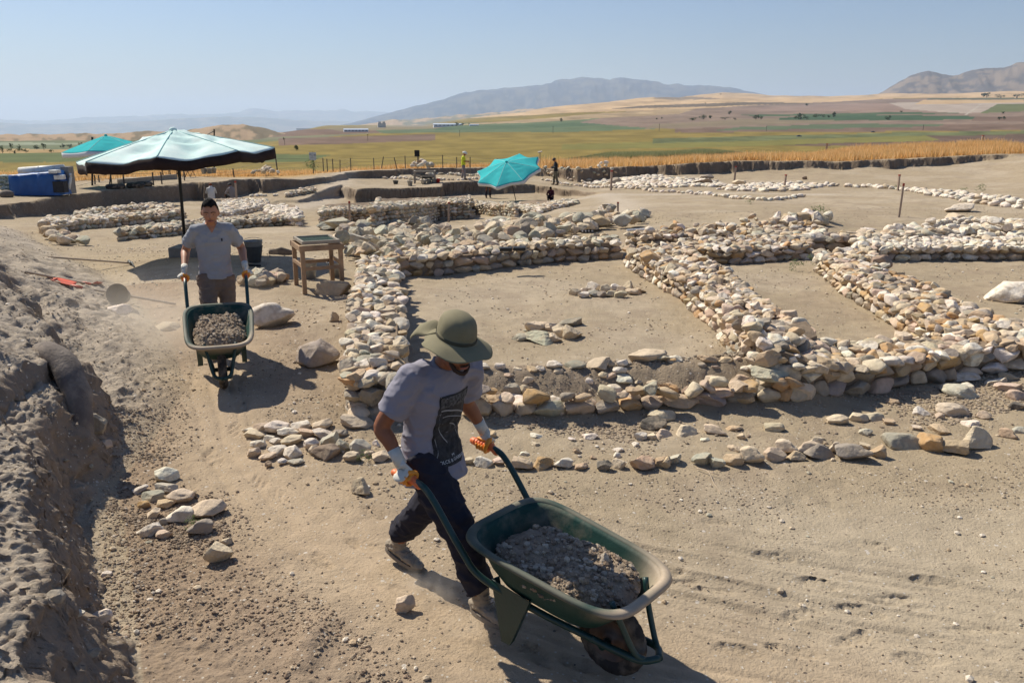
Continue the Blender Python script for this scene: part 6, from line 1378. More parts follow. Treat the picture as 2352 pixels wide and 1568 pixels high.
# ---------------------------------------------------------------- survey stakes
redt = mat('red_tip', (.30, .045, .03), rough=.8); stakew = mat('stake_wood', (.36, .27, .21), rough=.9, var=.2, vscale=12)
STK = [(804, 462, 522, 'beside the sieve table and the rubble belt'), (1031, 464, 510, 'in front of the high standing wall'), (544, 416, 464, 'on the slope behind the bare headed man'), (1419, 464, 503, 'behind the row of square cut blocks'), (1403, 391, 437, 'by the round boulder on the pavement'), (1801, 401, 433, 'by the second patch of white cobbles'), (1687, 382, 415, 'at the foot of the far talus'), (2062, 401, 438, 'behind the tall stake on the dusty flat'), (2065, 421, 499, 'tallest one, alone on the dusty flat at right'), (1898, 330, 345, 'whose tip shows in the dry grass'), (2255, 311, 330, 'whose tip shows in the grass at the far right')]
for x, yt, yb, tx in STK:
    b = P(x, yb); h_ = max(.5, float(at_y(x, yt, b[1])[2] - b[2])); w_ = max(.05, b[1] * .0022)
    t = thing('survey_stake', 'red topped wooden stake ' + tx, 'stake', b, RS.uniform(-.3, .3), 'red topped survey stakes'); t.rotation_euler = (RS.normal() * .02, RS.normal() * .03, RS.uniform(-.4, .4))
    bm = bmesh.new(); add_box(bm, (0, 0, h_ * .46 - .05), (w_, w_ * .7, h_ * .92 + .1)); bm_obj('shaft', bm, stakew, t)
    bm = bmesh.new(); add_box(bm, (0, 0, h_ * .96), (w_ * 1.05, w_ * .75, h_ * .08)); bm_obj('tip', bm, redt, t)
# ---------------------------------------------------------------- fence, boards, camp on the left
ft = thing('fence', 'thin wire fence of crooked iron posts along the field edge', 'fence')
fw = mat('fence_post', (.09, .075, .065), rough=.9); wirem = mat('wire', (.14, .13, .12), rough=.7)
def far_pt(px, py, y=None):
    q = P(px, py); return q
posts = [(140,407,448,2),(218,402,424,2),(228,402,419,0),(250,400,429,8),(286,398,430,0),(353,396,426,0),(372,395,423,0),(424,392,415,0),(538,387,407,-2),(638,362,398,-3),(743,363,390,0),(752,365,391,0),(765,365,391,0),(781,367,396,2),(806,363,388,0),(859,363,386,0),(876,360,384,8),(912,362,386,-8),(931,358,384,0),(1017,356,382,0),(1049,361,383,0),(1080,361,382,0),(1143,364,384,0),(1172,361,384,0),(1222,361,384,0)]
tops = []
for x, yt, yb, ln in posts:
    b = P(x, yb); q = at_y(x, yt, b[1]); bm = bmesh.new(); w_ = .028 if x > 700 else .035
    add_tube(bm, [(b[0], b[1], b[2] - .1), (b[0] + ln * .02, b[1], q[2])], w_, 6); bm_obj('post', bm, fw, ft); tops.append((b[0] + ln * .02, b[1], float(q[2]), float(b[2])))
bm = bmesh.new()
sel = [tops[i] for i in (0, 1, 4, 5, 6, 8, 9, 10, 13, 14, 15, 18, 19, 20, 21, 22, 24)]
for a, b in zip(sel[:-1], sel[1:]):
    for f in (.92, .6, .3): add_tube(bm, [(a[0], a[1], a[3] + (a[2] - a[3]) * f), (b[0], b[1], b[3] + (b[2] - b[3]) * f)], .006, 4, cap=False)
bm_obj('wire', bm, wirem, ft)
def board(label, x, yb, ytop, bx0, bx1, by0, by1, m, tilt=0):
    b = P(x, yb); t = thing('notice_board', label, 'board', b); y = b[1]
    q0, q1 = at_y(bx0, by0, y), at_y(bx1, by1, y); top = at_y(x, ytop, y)
    bm = bmesh.new(); add_tube(bm, [(0, 0, -.1), (0, 0, top[2] - b[2])], .03, 8); bm_obj('post', bm, fw, t)
    bm = bmesh.new(); add_tube(bm, [(.10, .02, 0), (.03, .02, (q0[2] + q1[2]) / 2 - b[2])], .018, 6); bm_obj('brace', bm, fw, t)
    bm = bmesh.new(); add_box(bm, ((q0[0] + q1[0]) / 2 - b[0], -.05, (q0[2] + q1[2]) / 2 - b[2]), (abs(q1[0] - q0[0]), .03, abs(q0[2] - q1[2]))); bm_obj('panel', bm, m, t)
blk = mat('black_board', (.012, .014, .014), rough=.6); wbd = mat('pale_panel', (.50, .52, .51), rough=.7, dust=(.2, .2, .2, .52, .7), dscale=6)
board('black notice board on a post above the white stone heap', 960, 383, 345, 952, 964, 345, 360, blk); board('pale weathered panel on a double post at the trench edge', 720, 394, 349, 710, 727, 350, 368, wbd)
b = P(1240, 386); tp = at_y(1239, 349, b[1]); bm = bmesh.new(); add_tube(bm, [b - [0, 0, .1], (b[0], b[1], tp[2])], .03, 8); add_box(bm, (b[0], b[1], tp[2]), (.32, .3, .05), Euler((R(12), R(-12), 0))); tag(bm_obj('panel_post', bm, woodg), 'thin post with a small tilted plate behind the leaning parasol', 'post')
# blue tarpaulin heap
tarp = mat('blue_tarpaulin', (.018, .085, .27), rough=.5, spec=.4, var=.15, vscale=3, bump=.01, bscale=5)
a0 = P(34, 449); y = float(a0[1]); a1 = at_y(128, 441, y); zt0 = at_y(24, 403, y)[2]; zt1 = at_y(118, 395, y)[2]; zb = a0[2]
x0, x1 = a0[0], a1[0]; bm = bmesh.new(); n_ = 26; dv = .9; g = []
prof = [(-.03, 0), (0, .35), (.02, .7), (.06, .97), (.12, 1.0), (.6, 1.02), (.85, 1.0), (.92, .9), (.95, 0)]
for i in range(n_):
    u = i / (n_ - 1); zt = zt0 + (zt1 - zt0) * u - zb; row = []
    for py_, pz_ in prof:
        x = x0 + (x1 - x0) * u + (-.14 if i == 0 else (.16 * (1 - pz_) if i == n_ - 1 else 0)) + (-(1 - pz_) * 0 if i else 0)
        row.append(bm.verts.new((x, y + py_ * dv + .05 * NZ.n3(u * 9, pz_ * 3, 1), zb + zt * pz_ + .03 * NZ.n3(u * 6, py_ * 5, 4) * (pz_ > .5))))
    g.append(row)
for i in range(n_ - 1):
    for j in range(len(prof) - 1): bm.faces.new((g[i][j], g[i+1][j], g[i+1][j+1], g[i][j+1]))
bm.faces.new(g[0]); bm.faces.new(g[-1][::-1])
tag(bm_obj('tarpaulin', bm, tarp, smooth=True), 'blue tarpaulin draped over stored goods at the far left', 'tarpaulin')
whp = mat('white_plastic', (.62, .63, .60), rough=.5, dust=(.42, .36, .30, .5, .75)); L_0 = at_y(45, 393, y + 1.1); L_1 = at_y(147, 386, y + 1.1)
bm = bmesh.new(); add_tube(bm, [L_0, L_1], .14, 16); add_tube(bm, [L_0 * .56 + L_1 * .44, L_0 * .54 + L_1 * .46], .148, 16); tag(bm_obj('plastic_roll', bm, whp, smooth=True), 'long white plastic roll lying behind the blue tarpaulin', 'roll')
bm = bmesh.new(); c0 = at_y(155, 396, y + 1.1); add_box(bm, (c0[0], c0[1], (c0[2] + zb) / 2 + .1), (.30, .4, c0[2] - zb + .25)); tag(bm_obj('cabinet', bm, mat('dull_cabinet', (.22, .21, .19), rough=.8, var=.2)), 'grey cabinet standing at the end of the white roll', 'cabinet')
dk = mat('dark_crate', (.035, .035, .038), rough=.8, var=.3); 
for lb, x, yb, w_, h_, m_ in (('dark crate between the tarpaulin and the grey staff', 141, 442, .42, .42, dk), ('white box on top of the dark crate', 138, 412, .28, .16, whp), ('small white carton lying on the tarpaulin edge', 126, 398, .3, .12, whp)):
    q = at_y(x, yb, y + .15); bm = bmesh.new(); add_box(bm, (q[0], q[1], q[2] + h_ / 2), (w_, .35, h_), bev=.015); tag(bm_obj('crate', bm, m_), lb, 'box')
b = P(158, 449); q = at_y(161, 398, b[1]); bm = bmesh.new(); add_tube(bm, [b, b + [0.01, 0, .12]], .04, 8); add_tube(bm, [b + [.0, 0, .12], (q[0], b[1], q[2] - .15)], .055, 10); add_tube(bm, [(q[0], b[1], q[2] - .15), (q[0], b[1], q[2])], .05, 8); tag(bm_obj('survey_staff', bm, whp, smooth=True), 'stout grey survey staff standing right of the tarpaulin', 'staff')
ld = thing('ladder', 'aluminium ladder lying at the foot of the blue tarpaulin', 'ladder'); A_ = P(52, 449); B_ = P(118, 440)
for k in (0, 1):
    bm = bmesh.new(); o_ = np.array([0, .16 * k, .03 + .12 * k]); add_tube(bm, [A_ + o_, B_ + o_], .018, 6); bm_obj('rail', bm, zinc, ld)
for k in range(9):
    bm = bmesh.new(); c_ = A_ + (B_ - A_) * (k + .5) / 9; add_tube(bm, [c_ + [0, 0, .03], c_ + [0, .16, .15]], .012, 6); bm_obj('rung', bm, zinc, ld)
sack = mat('striped_sack', (.50, .52, .48), rough=.8, col2=(.10, .16, .13), vscale=14)
for k in range(7):
    q = P(8 + (k % 2) * 9, 440); bm = bmesh.new(); add_ell(bm, (q[0] - .1 * (k % 3), q[1] + .2, q[2] + .10 + .13 * (k // 1) * .6), (.24, .2, .09), None); o = bm_obj('sandbag', bm, sack, smooth=True); tag(o, 'white and green sandbag, %s from the bottom of the pile left of the tarpaulin' % ORD[k], 'sandbag', 'sandbags by the tarpaulin')
q = P(16, 453); bm = bmesh.new(); add_ell(bm, q + [0, 0, .10], (.26, .2, .17)); tag(bm_obj('rounded_stone', bm, stone_d, smooth=True), 'round grey millstone like stone before the sandbags', 'stone')
for lb, x, yb, s_ in (('tyre lying on the trench edge below the far turquoise parasol', 266, 434, .42), ('left tyre of the pair under the big parasol hem', 312, 431, .40), ('right tyre of the pair under the big parasol hem', 331, 428, .38)):
    b = P(x, yb); bm = bmesh.new(); add_tube(bm, [(b[0] + s_ * .72 * math.cos(a), b[1] + s_ * .72 * math.sin(a), b[2] + .10) for a in np.linspace(0, 2 * math.pi, 29)], .11, 10, cap=False); tag(bm_obj('tyre', bm, rubber, smooth=True), lb, 'tyre')
A_ = P(268, 423); B_ = P(402, 412); bm = bmesh.new(); d_ = (B_ - A_); d_ /= np.linalg.norm(d_); add_box(bm, (A_ + B_) / 2 + [0, .2, .08], (float(np.linalg.norm(B_ - A_)), .12, .30), Euler((0, 0, math.atan2(d_[1], d_[0])))); tag(bm_obj('plank', bm, woodg), 'long grey plank set on edge behind the tyres', 'plank')
for lb, x, yt, yb, ln in (('tall dark mast rising behind the big parasol', 492, 297, 402, 0), ('dark mast tip left of the turquoise parasol', 212, 315, 426, .1)):
    b = P(x, yb); q = at_y(x, yt, b[1]); bm = bmesh.new(); add_tube(bm, [b, (q[0], b[1], q[2])], .045, 8); add_tube(bm, [(q[0], b[1], q[2] - .1), (q[0] + (-.7 if x > 400 else .5), b[1] + .1, q[2] - .42)], .02, 6); tag(bm_obj('mast', bm, blackm), lb, 'mast')
for k, (x, yb) in enumerate(((384, 410), (398, 409), (415, 408), (437, 407))):
    b = P(x, yb); ch = thing('folding_chair', ['dark folding chair with a jacket hung on it', 'second folding chair from the left under the parasol hem', 'third folding chair from the left under the parasol hem', 'rightmost folding chair under the parasol hem'][k], 'chair', b, .4 * k, 'folding chairs at the camp')
    for s in (-1, 1): bm = bmesh.new(); add_tube(bm, [(.2 * s, -.2, 0), (.2 * s, .2, .8)], .015, 6); bm_obj('leg', bm, blackm, ch); bm = bmesh.new(); add_tube(bm, [(.2 * s, .2, 0), (.2 * s, -.15, .45)], .015, 6); bm_obj('leg', bm, blackm, ch)
    bm = bmesh.new(); add_box(bm, (0, 0, .44), (.42, .38, .03)); bm_obj('seat', bm, zincd, ch); bm = bmesh.new(); add_box(bm, (0, .19, .72), (.42, .03, .22)); bm_obj('backrest', bm, dk if k else navy, ch)
# ---------------------------------------------------------------- hand tools on the ground
redb = mat('red_orange_enamel', (.62, .10, .05), rough=.5, dust=(.45, .34, .26, .5, .75)); shaftm = mat('ash_shaft', (.44, .345, .25), rough=.8, var=.15)
def tool(name, label, p0, p1, head, m, cat, hz=.03):
    a = P(*p0) + [0, 0, hz]; b = P(*p1) + [0, 0, hz]; t = thing(name, label, cat, a); v = b - a; bm = bmesh.new(); add_tube(bm, [(0, 0, 0), v * .5, v], .016, 10, round_cap=True); bm_obj('shaft', bm, shaftm, t, True)
    d = v / np.linalg.norm(v); s = np.cross(d, [0, 0, 1]); e = v * 0 if head[-1] == 0 else v
    if head[0] == 'pick':
        bm = bmesh.new(); add_tube(bm, bend([e - s * .30 - [0, 0, .03], e - s * .12 + [0, 0, .03], e, e + s * .14 + [0, 0, .03], e + s * .32 - [0, 0, .03]], 4), [(.006 + .018 * math.sin(math.pi * i / 16), .008 + .016 * math.sin(math.pi * i / 16)) for i in range(17)], 8)
    else:
        bm = bmesh.new(); k = -1 if head[-1] == 0 else 1; rows = []
        for i in range(8):
            u = i / 7; w_ = .12 * (1 if u < .6 else math.sqrt(max(0, 1 - ((u - .6) / .42) ** 2))); rows.append([bm.verts.new(e + d * k * (.05 + .27 * u) + s * w_ * c + np.array([0, 0, .035 * (c * c) + .02 * u])) for c in (-1, -.5, 0, .5, 1)])
        for p_, q_ in zip(rows[:-1], rows[1:]):
            for j in range(4): bm.faces.new((p_[j], p_[j+1], q_[j+1], q_[j]))
        add_tube(bm, [e - d * k * .06, e + d * k * .08], .022, 8)
    o = bm_obj('blade' if head[0] != 'pick' else 'pick_head', bm, m, t, True)
    if head[0] != 'pick': md = o.modifiers.new('s', 'SOLIDIFY'); md.thickness = .004
tool('pickaxe', 'pale shafted pickaxe lying on the flat left of the bare headed man', (112, 594), (300, 608), ('pick', 1), zincd, 'pickaxe')
tool('shovel', 'shovel with orange blade, its shaft pointing up the slope', (60, 630), (200, 656), ('spade', 1), redb, 'shovel')
tool('shovel', 'long shovel with orange blade lying across the tipped bucket', (180, 664), (402, 703), ('spade', 0), redb, 'shovel')
bm = bmesh.new(); a = P(560, 612); b = P(600, 614); add_tube(bm, [a + [0, 0, .03], b + [0, 0, .03]], .02, 8); tag(bm_obj('rod', bm, blackm), 'dark rod lying in the parasol shade', 'rod')
# photo scales on the wall
a = P(1333, 531, .05); b = P(1362, 530, .05); bm = bmesh.new(); sc_t = thing('photo_scale', 'short black and white striped photo scale by the rubble', 'photo scale', a)
bk, wk = mat('scale_black', (.015, .015, .015)), mat('scale_white', (.7, .7, .7))
for i in range(8): bm = bmesh.new(); v0 = (b - a) * i / 8; v1 = (b - a) * (i + 1) / 8; add_tube(bm, [v0, v1], .028, 8); bm_obj('band', bm, bk if i % 2 == 0 else wk, sc_t)
a = P(1440, 529, .05); b = P(1490, 526, .05); bm = bmesh.new(); add_tube(bm, [a, b], .025, 8); tag(bm_obj('scale_rod', bm, wk), 'white rod lying on the wall behind the second room', 'rod')
for lb, x0_, x1_, yy in (('left black tool case lying on the far wall of the room', 1148, 1176, 577), ('right black tool case lying on the far wall of the room', 1180, 1206, 576)):
    a = P(x0_, yy, .42); b = P(x1_, yy, .42); bm = bmesh.new(); add_box(bm, (a + b) / 2 + [0, 0, .04], (float(np.linalg.norm(b - a)), .12, .06), Euler((.1, 0, 0)), bev=.01); tag(bm_obj('tool_case', bm, blackm), lb, 'case')
# ---------------------------------------------------------------- distant people
def person_far(label, foot, Ht, yaw, top, legs, hatm=None, hatk='sun', arm='down', pose='stand', jacket=None, group=None):
    """compact standing figure; local frame x right, y forward"""
    k = Ht / 1.75; t = thing('person', label, 'person', foot, yaw - math.pi / 2); V3 = Vector
    def S(*p): return V3(p) * k
    hc_ = S(0, .10, 1.60); qh_ = basis((0, 1, -.45), (0, .3, 1)); bm = bmesh.new(); head_mesh(bm, hc_, qh_, k)
    add_tube(bm, [S(0, .0, 1.38), S(0, .06, 1.50)], [.065 * k, .055 * k], 12, round_cap=True); add_tube(bm, [S(0, 0, .95), S(0, 0, 1.35)], [(.14 * k, .10 * k)] * 2, 14, side=(1, 0, 0), round_cap=True)
    arms = {'down': [(S(.19, .0, 1.38), S(.24, .0, 1.12), S(.20, .16, .92)), (S(-.19, .0, 1.38), S(-.24, .0, 1.12), S(-.20, .14, .90))], 'hold': [(S(.19, .0, 1.38), S(.23, .08, 1.13), S(.08, .30, 1.12)), (S(-.19, .0, 1.38), S(-.23, .08, 1.13), S(-.06, .30, 1.10))]}[arm]
    for a, b, c in arms: add_tube(bm, [a, b, c, c + (c - b) * .25], [.05 * k, .045 * k, .034 * k, .03 * k], 10, round_cap=True)
    ft_ = [S(.10, .10, .09), S(-.10, -.12, .09)]
    for h, f in ((S(.09, 0, .92), ft_[0]), (S(-.09, 0, .92), ft_[1])): add_tube(bm, [h, f], [.08 * k, .045 * k], 10, round_cap=True)
    me_obj('body', remesh(bm, .014, 2), skin_d, t)
    bm = bmesh.new(); add_tube(bm, [S(0, -.01, .86), S(0, 0, 1.1), S(0, 0, 1.3), S(0, .01, 1.40), S(0, .02, 1.46)], [(.18 * k, .13 * k), (.17 * k, .125 * k), (.20 * k, .13 * k), (.16 * k, .10 * k), (.08 * k, .07 * k)], 18, side=(1, 0, 0))
    for a, b, c in arms: e_ = a + (b - a) * (.65 if not jacket else 1); add_tube(bm, [a * .7 + S(0, 0, 1.38) * .3, a, e_] + ([c * .85 + b * .15] if jacket else []), [.075 * k, .075 * k, .072 * k] + ([.055 * k] if jacket else []), 12, round_cap=True)
    me_obj('shirt', remesh(bm, .014, 3), top, t, wrinkle(.012, 7, seed=foot[0]))
    bm = bmesh.new(); add_tube(bm, [S(0, 0, .86), S(0, 0, .96)], [(.15 * k, .11 * k)] * 2, 14, side=(1, 0, 0), round_cap=True)
    for h, f in ((S(.09, 0, .90), ft_[0]), (S(-.09, 0, .90), ft_[1])): add_tube(bm, [h, (h + f) / 2 + S(0, .03, 0), f + S(0, 0, .03)], [.10 * k, .085 * k, .075 * k], 12)
    me_obj('trousers', remesh(bm, .014, 3), legs, t, wrinkle(.012, 8, seed=2))
    for f in ft_: bm = bmesh.new(); add_ell(bm, f + S(0, .05, -.045), (.05 * k, .13 * k, .045 * k)); bm_obj('shoe', bm, dk, t, True)
    if hatm:
        bm = bmesh.new(); c_ = hc_ + qh_ @ S(0, -.005, .05); add_ell(bm, c_, (.098 * k, .115 * k, .09 * k), qh_)
        if hatk == 'sun': add_tube(bm, [c_ + qh_ @ S(.14 * math.sin(a), .16 * math.cos(a), -.015) for a in np.linspace(0, 2 * math.pi, 17)], [(.045 * k, .008)] * 17, 6, side=qh_ @ V3((0, 0, 1)).cross(V3((1, 0, 0))) if False else None)
        else: add_box(bm, c_ + qh_ @ S(0, .14, -.005), (.15 * k, .12 * k, .012), qh_)
        bm_obj('hat', bm, hatm, t, True)
    return t
yel = mat('yellow_shirt', (.62, .68, .03), rough=.8); gtr = mat('grey_trousers', (.22, .20, .20), rough=.9); bjk = mat('black_jacket', (.014, .016, .022), rough=.8); khk = mat('khaki_trousers', (.13, .115, .08), rough=.9); whh = mat('white_hat', (.62, .60, .55), rough=.9)
b = P(1065, 413); h_ = float(at_y(1066, 347, b[1])[2] - b[2]); yt = person_far('standing man in yellow T-shirt and white sun hat looking down at the ledge', tuple(map(float, b)), h_, R(-5), yel, gtr, whh, arm='hold')
bm = bmesh.new(); add_tube(bm, [(0.03, .36, 1.12), (0.05, .50, .02)], .012, 6); st = bm_obj('stick', bm, shaftm); st.location = b; st.rotation_euler = (0, 0, R(-5) - math.pi / 2); tag(st, 'thin stick held by the man in yellow', 'stick')
b = P(1276, 425); h_ = float(at_y(1276, 362, b[1])[2] - b[2]); person_far('standing man in black jacket and cap with head bowed beyond the leaning parasol', tuple(map(float, b)), h_, R(190), bjk, khk, dk, 'cap', arm='hold', jacket=True)
b = W(1121, 460, gz(*W(1121, 460, -1.55)[:2])); b = b + np.array([-.04, 1.6, 0]); person_far('person in grey T-shirt and dark trousers under the leaning turquoise parasol', tuple(map(float, b)), 1.72, R(80), shirt2, navy, dk, 'cap', arm='hold')
# seated and crouching figures
def person_low(label, x, yb, top, legs, yaw, s=1.0, hairc=hairm, capm=None):
    b = P(x, yb); t = thing('person', label, 'person', b, yaw); bm = bmesh.new(); hc_ = Vector((0, .16, .86)) * s; qh_ = basis((0, 1, -.7), (0, .3, 1)); head_mesh(bm, hc_, qh_, s)
    add_tube(bm, [Vector((0, -.02, .22)) * s, Vector((0, .04, .5)) * s, Vector((0, .10, .72)) * s, Vector((0, .13, .80)) * s], [(.15 * s, .12 * s), (.16 * s, .12 * s), (.17 * s, .1 * s), (.06 * s, .06 * s)], 14, side=(1, 0, 0), round_cap=True)
    for q in (-1, 1):
        add_tube(bm, [Vector((.18 * q, .10, .68)) * s, Vector((.24 * q, .26, .45)) * s, Vector((.12 * q, .46, .30)) * s], [.05 * s, .045 * s, .035 * s], 10, round_cap=True)
    me_obj('body', remesh(bm, .014, 2), skin_d, t)
    bm = bmesh.new(); add_tube(bm, [Vector((0, -.03, .18)) * s, Vector((0, .04, .5)) * s, Vector((0, .10, .70)) * s, Vector((0, .12, .78)) * s], [(.19 * s, .15 * s), (.19 * s, .15 * s), (.20 * s, .12 * s), (.09 * s, .08 * s)], 14, side=(1, 0, 0), round_cap=True)
    for q in (-1, 1): add_tube(bm, [Vector((.17 * q, .10, .68)) * s, Vector((.245 * q, .26, .45)) * s], [.07 * s, .06 * s], 10, round_cap=True)
    me_obj('shirt', remesh(bm, .014, 3), top, t)
    bm = bmesh.new()
    for q in (-1, 1): add_tube(bm, [Vector((.09 * q, -.02, .20)) * s, Vector((.16 * q, .36, .40)) * s, Vector((.14 * q, .26, .07)) * s], [.10 * s, .08 * s, .06 * s], 10, round_cap=True)
    me_obj('trousers', remesh(bm, .014, 3), legs, t); bm = bmesh.new(); add_ell(bm, hc_ + qh_ @ Vector((0, -.012, .03)) * s, (.088 * s, .108 * s, .10 * s), qh_); bm_obj('hair' if capm is None else 'hat', bm, capm or hairc, t, True)
mar = mat('maroon_shirt', (.09, .018, .025), rough=.9); rhair = mat('reddish_hair', (.20, .06, .02), rough=.7)
person_low('person in dark red checked shirt sitting on the pit edge', 1266, 461, mar, navy, R(160), .8)
person_low('crouching person with reddish hair and white blue top beyond the cobbles', 487, 463, whh, navy, R(20), .9, rhair)
person_low('crouching person in dark clothes beside the stake on the slope', 536, 463, gtr, dk, R(60), .9, None, dk)
# ---------------------------------------------------------------- plants, trees, crops, buildings
foliage = mat('foliage', attr=True, rough=.9, spec=.1)
_n = foliage.node_tree.nodes; _l = foliage.node_tree.links; _t = _n.new('ShaderNodeBsdfTranslucent'); _m = _n.new('ShaderNodeMixShader'); _m.inputs[0].default_value = .45; _b = _n['Principled BSDF']
_l.new(_b.inputs['Base Color'].links[0].from_socket, _t.inputs['Color']); _l.new(_b.outputs[0], _m.inputs[1]); _l.new(_t.outputs[0], _m.inputs[2]); _l.new(_m.outputs[0], _n['Material Output'].inputs['Surface'])
barkm = mat('bark', (.11, .085, .06), rough=.95)
def leaves(n, c, r, size, cols, rng=RS, clump=8):
    V_, F_, Cc = [], [], []; k = 0
    cl = [rng.normal(size=3) * .42 for _ in range(clump)]
    for i in range(n):
        b_ = cl[rng.randint(clump)] + rng.normal(size=3) * .22; b_ = b_ / max(1, np.linalg.norm(b_)); p = np.array(c) + b_ * np.array(r)
        a = rng.normal(size=3); a /= np.linalg.norm(a); b2 = np.cross(a, rng.normal(size=3)); b2 /= np.linalg.norm(b2); s = size * rng.uniform(.6, 1.3)
        V_ += [p - a * s, p + b2 * s * .6, p + a * s]; F_.append((k, k + 1, k + 2)); k += 3; cc = np.array(cols[rng.randint(len(cols))]) * rng.uniform(.8, 1.2); Cc += [cc] * 3
    return V_, F_, Cc
TG = [(.035, .055, .022), (.045, .07, .028), (.06, .08, .035)]
TREES = [(34,352,30,10,'wide dark bush on the plain at the far left'),(26,345,8,14,None),(6,352,10,16,None),(101,344,9,13,None),(84,343,12,9,None),(145,341,10,9,None),(160,340,14,8,None),(185,339,9,11,None),(60,350,12,7,None),(118,350,10,6,None),(205,340,10,8,None),(45,344,7,10,None),(681,346,11,13,'round green tree alone in the olive field'),(652,322,4,6,None),
 (1050,290,10,8,None),(1062,289,8,6,None),(1078,289,6,5,None),(1590,277,22,9,None),(1615,276,20,10,None),(1632,274,8,8,None),(1665,277,20,6,None),(1688,276,8,5,None),(1676,264,8,8,None),(1736,275,14,11,None),(1748,275,6,8,None),(1826,275,8,6,None),(1838,276,20,12,None),(1836,269,8,8,None),(1852,276,14,7,None),(1874,271,14,8,None),(1890,271,16,7,None),(1914,271,10,12,None),(1903,271,8,6,None),(2039,277,12,9,None),(2266,225,16,10,None),(2258,224,8,8,None),(2298,227,22,8,None),(2335,226,30,9,None),(2295,276,7,7,None),(2307,276,7,7,None),(2304,262,6,5,None),(1854,245,8,6,None),(1620,240,4,3,None),(1655,219,5,3,None),(1289,282,7,9,None),(2070,259,6,4,None),(1508,276,5,4,None),(1520,275,5,4,None)]
cnt = {}
for i, (x, yb, w_, h_, lb) in enumerate(TREES):
    # ground of the plain under this sight line
    d = ray(x, yb); s = np.geomspace(110, 8800, 1200) / math.hypot(d[0], d[1]); xs_ = d[0] * s; ys_ = d[1] * s; zs_ = H + d[2] * s
    r_ = np.hypot(xs_, ys_); az_ = np.arctan2(xs_, ys_); ci = np.clip((np.interp(az_, az, np.arange(len(az)))).astype(int), 0, len(az) - 1); ri = np.clip(np.interp(r_, D, np.arange(len(D))).astype(int), 0, len(D) - 2)
    zp = PZ[ri, ci]; hit = np.nonzero(zs_ < zp + 0.0)[0]; 
    if len(hit) == 0: continue
    j = hit[0]; q = np.array([xs_[j], ys_[j], zp[j]]); dist = r_[j]; m_ = dist / F * .95
    side = 'left' if x < 700 else ('middle' if x < 1500 else 'right')
    key = side; cnt[key] = cnt.get(key, 0) + 1
    t = thing('tree', lb or '%s distant tree from the left on the %s part of the plain' % (ORD[cnt[key] - 1], side), 'tree', q, 0, 'distant trees on the plain')
    V_, F_, Cc = leaves(260, (0, 0, h_ * m_ * .56), (w_ * m_ * .55, w_ * m_ * .5, h_ * m_ * .46), min(w_, h_) * m_ * .13, TG); mesh_np('crown', V_, F_, foliage, False, col=np.array(Cc), parent=t)
    bm = bmesh.new(); add_tube(bm, [(0, 0, -h_ * m_ * .1), (w_ * m_ * .02, 0, h_ * m_ * .55)], [w_ * m_ * .06, w_ * m_ * .03], 6); bm_obj('trunk', bm, barkm, t)
# sheds and poles
bw = mat('white_shed', (.62, .64, .66), rough=.7); rf = mat('pale_roof', (.45, .52, .62), rough=.7); cr = mat('concrete_pale', (.50, .47, .43), rough=.9)
def on_plain(x, yb):
    d = ray(x, yb); s = np.geomspace(110, 8800, 1500) / math.hypot(d[0], d[1]); xs_ = d[0] * s; ys_ = d[1] * s; zs_ = H + d[2] * s; r_ = np.hypot(xs_, ys_); az_ = np.arctan2(xs_, ys_); ci = np.clip(np.interp(az_, az, np.arange(len(az))).astype(int), 0, len(az) - 1); ri = np.clip(np.interp(r_, D, np.arange(len(D))).astype(int), 0, len(D) - 2)
    zp = PZ[ri, ci]; j = np.nonzero(zs_ < zp)[0]; j = j[0] if len(j) else -1; return np.array([xs_[j], ys_[j], zp[j]]), r_[j]
for x0_, x1_, yb, yt, lb, nm in ((790, 845, 303, 296, 'long white shed at the left of the far sheds', 'shed'), (995, 1062, 291, 284, 'long pale blue roofed shed beside the trees in mid plain', 'shed'), (1078, 1100, 290, 286, 'small white shed right of the trees in mid plain', 'shed'), (868, 886, 293, 280, 'pale block with twin tower tops between the sheds', 'silo_building')):
    q, ds = on_plain((x0_ + x1_) / 2, yb); m_ = ds / F * .95; w_ = (x1_ - x0_) * m_; h_ = (yb - yt) * m_; t = thing(nm, lb, 'building', q, -math.atan2(q[0], q[1]) + .1)
    bm = bmesh.new(); add_box(bm, (0, 0, h_ * .36 - 1), (w_, w_ * .3, h_ * .72 + 2)); bm_obj('wall', bm, bw if nm == 'shed' else cr, t)
    if nm == 'shed':
        bm = bmesh.new(); a = [(-w_ * .51, -w_ * .16, h_ * .70), (w_ * .51, -w_ * .16, h_ * .70), (w_ * .51, w_ * .16, h_ * .70), (-w_ * .51, w_ * .16, h_ * .70), (-w_ * .51, 0, h_), (w_ * .51, 0, h_)]; v = [bm.verts.new(p) for p in a]
        for f in ((0, 1, 5, 4), (2, 3, 4, 5), (0, 4, 3), (1, 2, 5), (0, 3, 2, 1)): bm.faces.new([v[k] for k in f])
        bm_obj('roof', bm, rf, t)
        for k in range(7): bm = bmesh.new(); add_box(bm, ((-.42 + .14 * k) * w_, -w_ * .15 - .12, h_ * .40), (w_ * .06, .2, h_ * .22)); bm_obj('window', bm, dk, t)
    else:
        for k in (-1, 1): bm = bmesh.new(); add_box(bm, (k * w_ * .26, 0, h_ * .86), (w_ * .34, w_ * .28, h_ * .28)); bm_obj('tower', bm, cr, t)
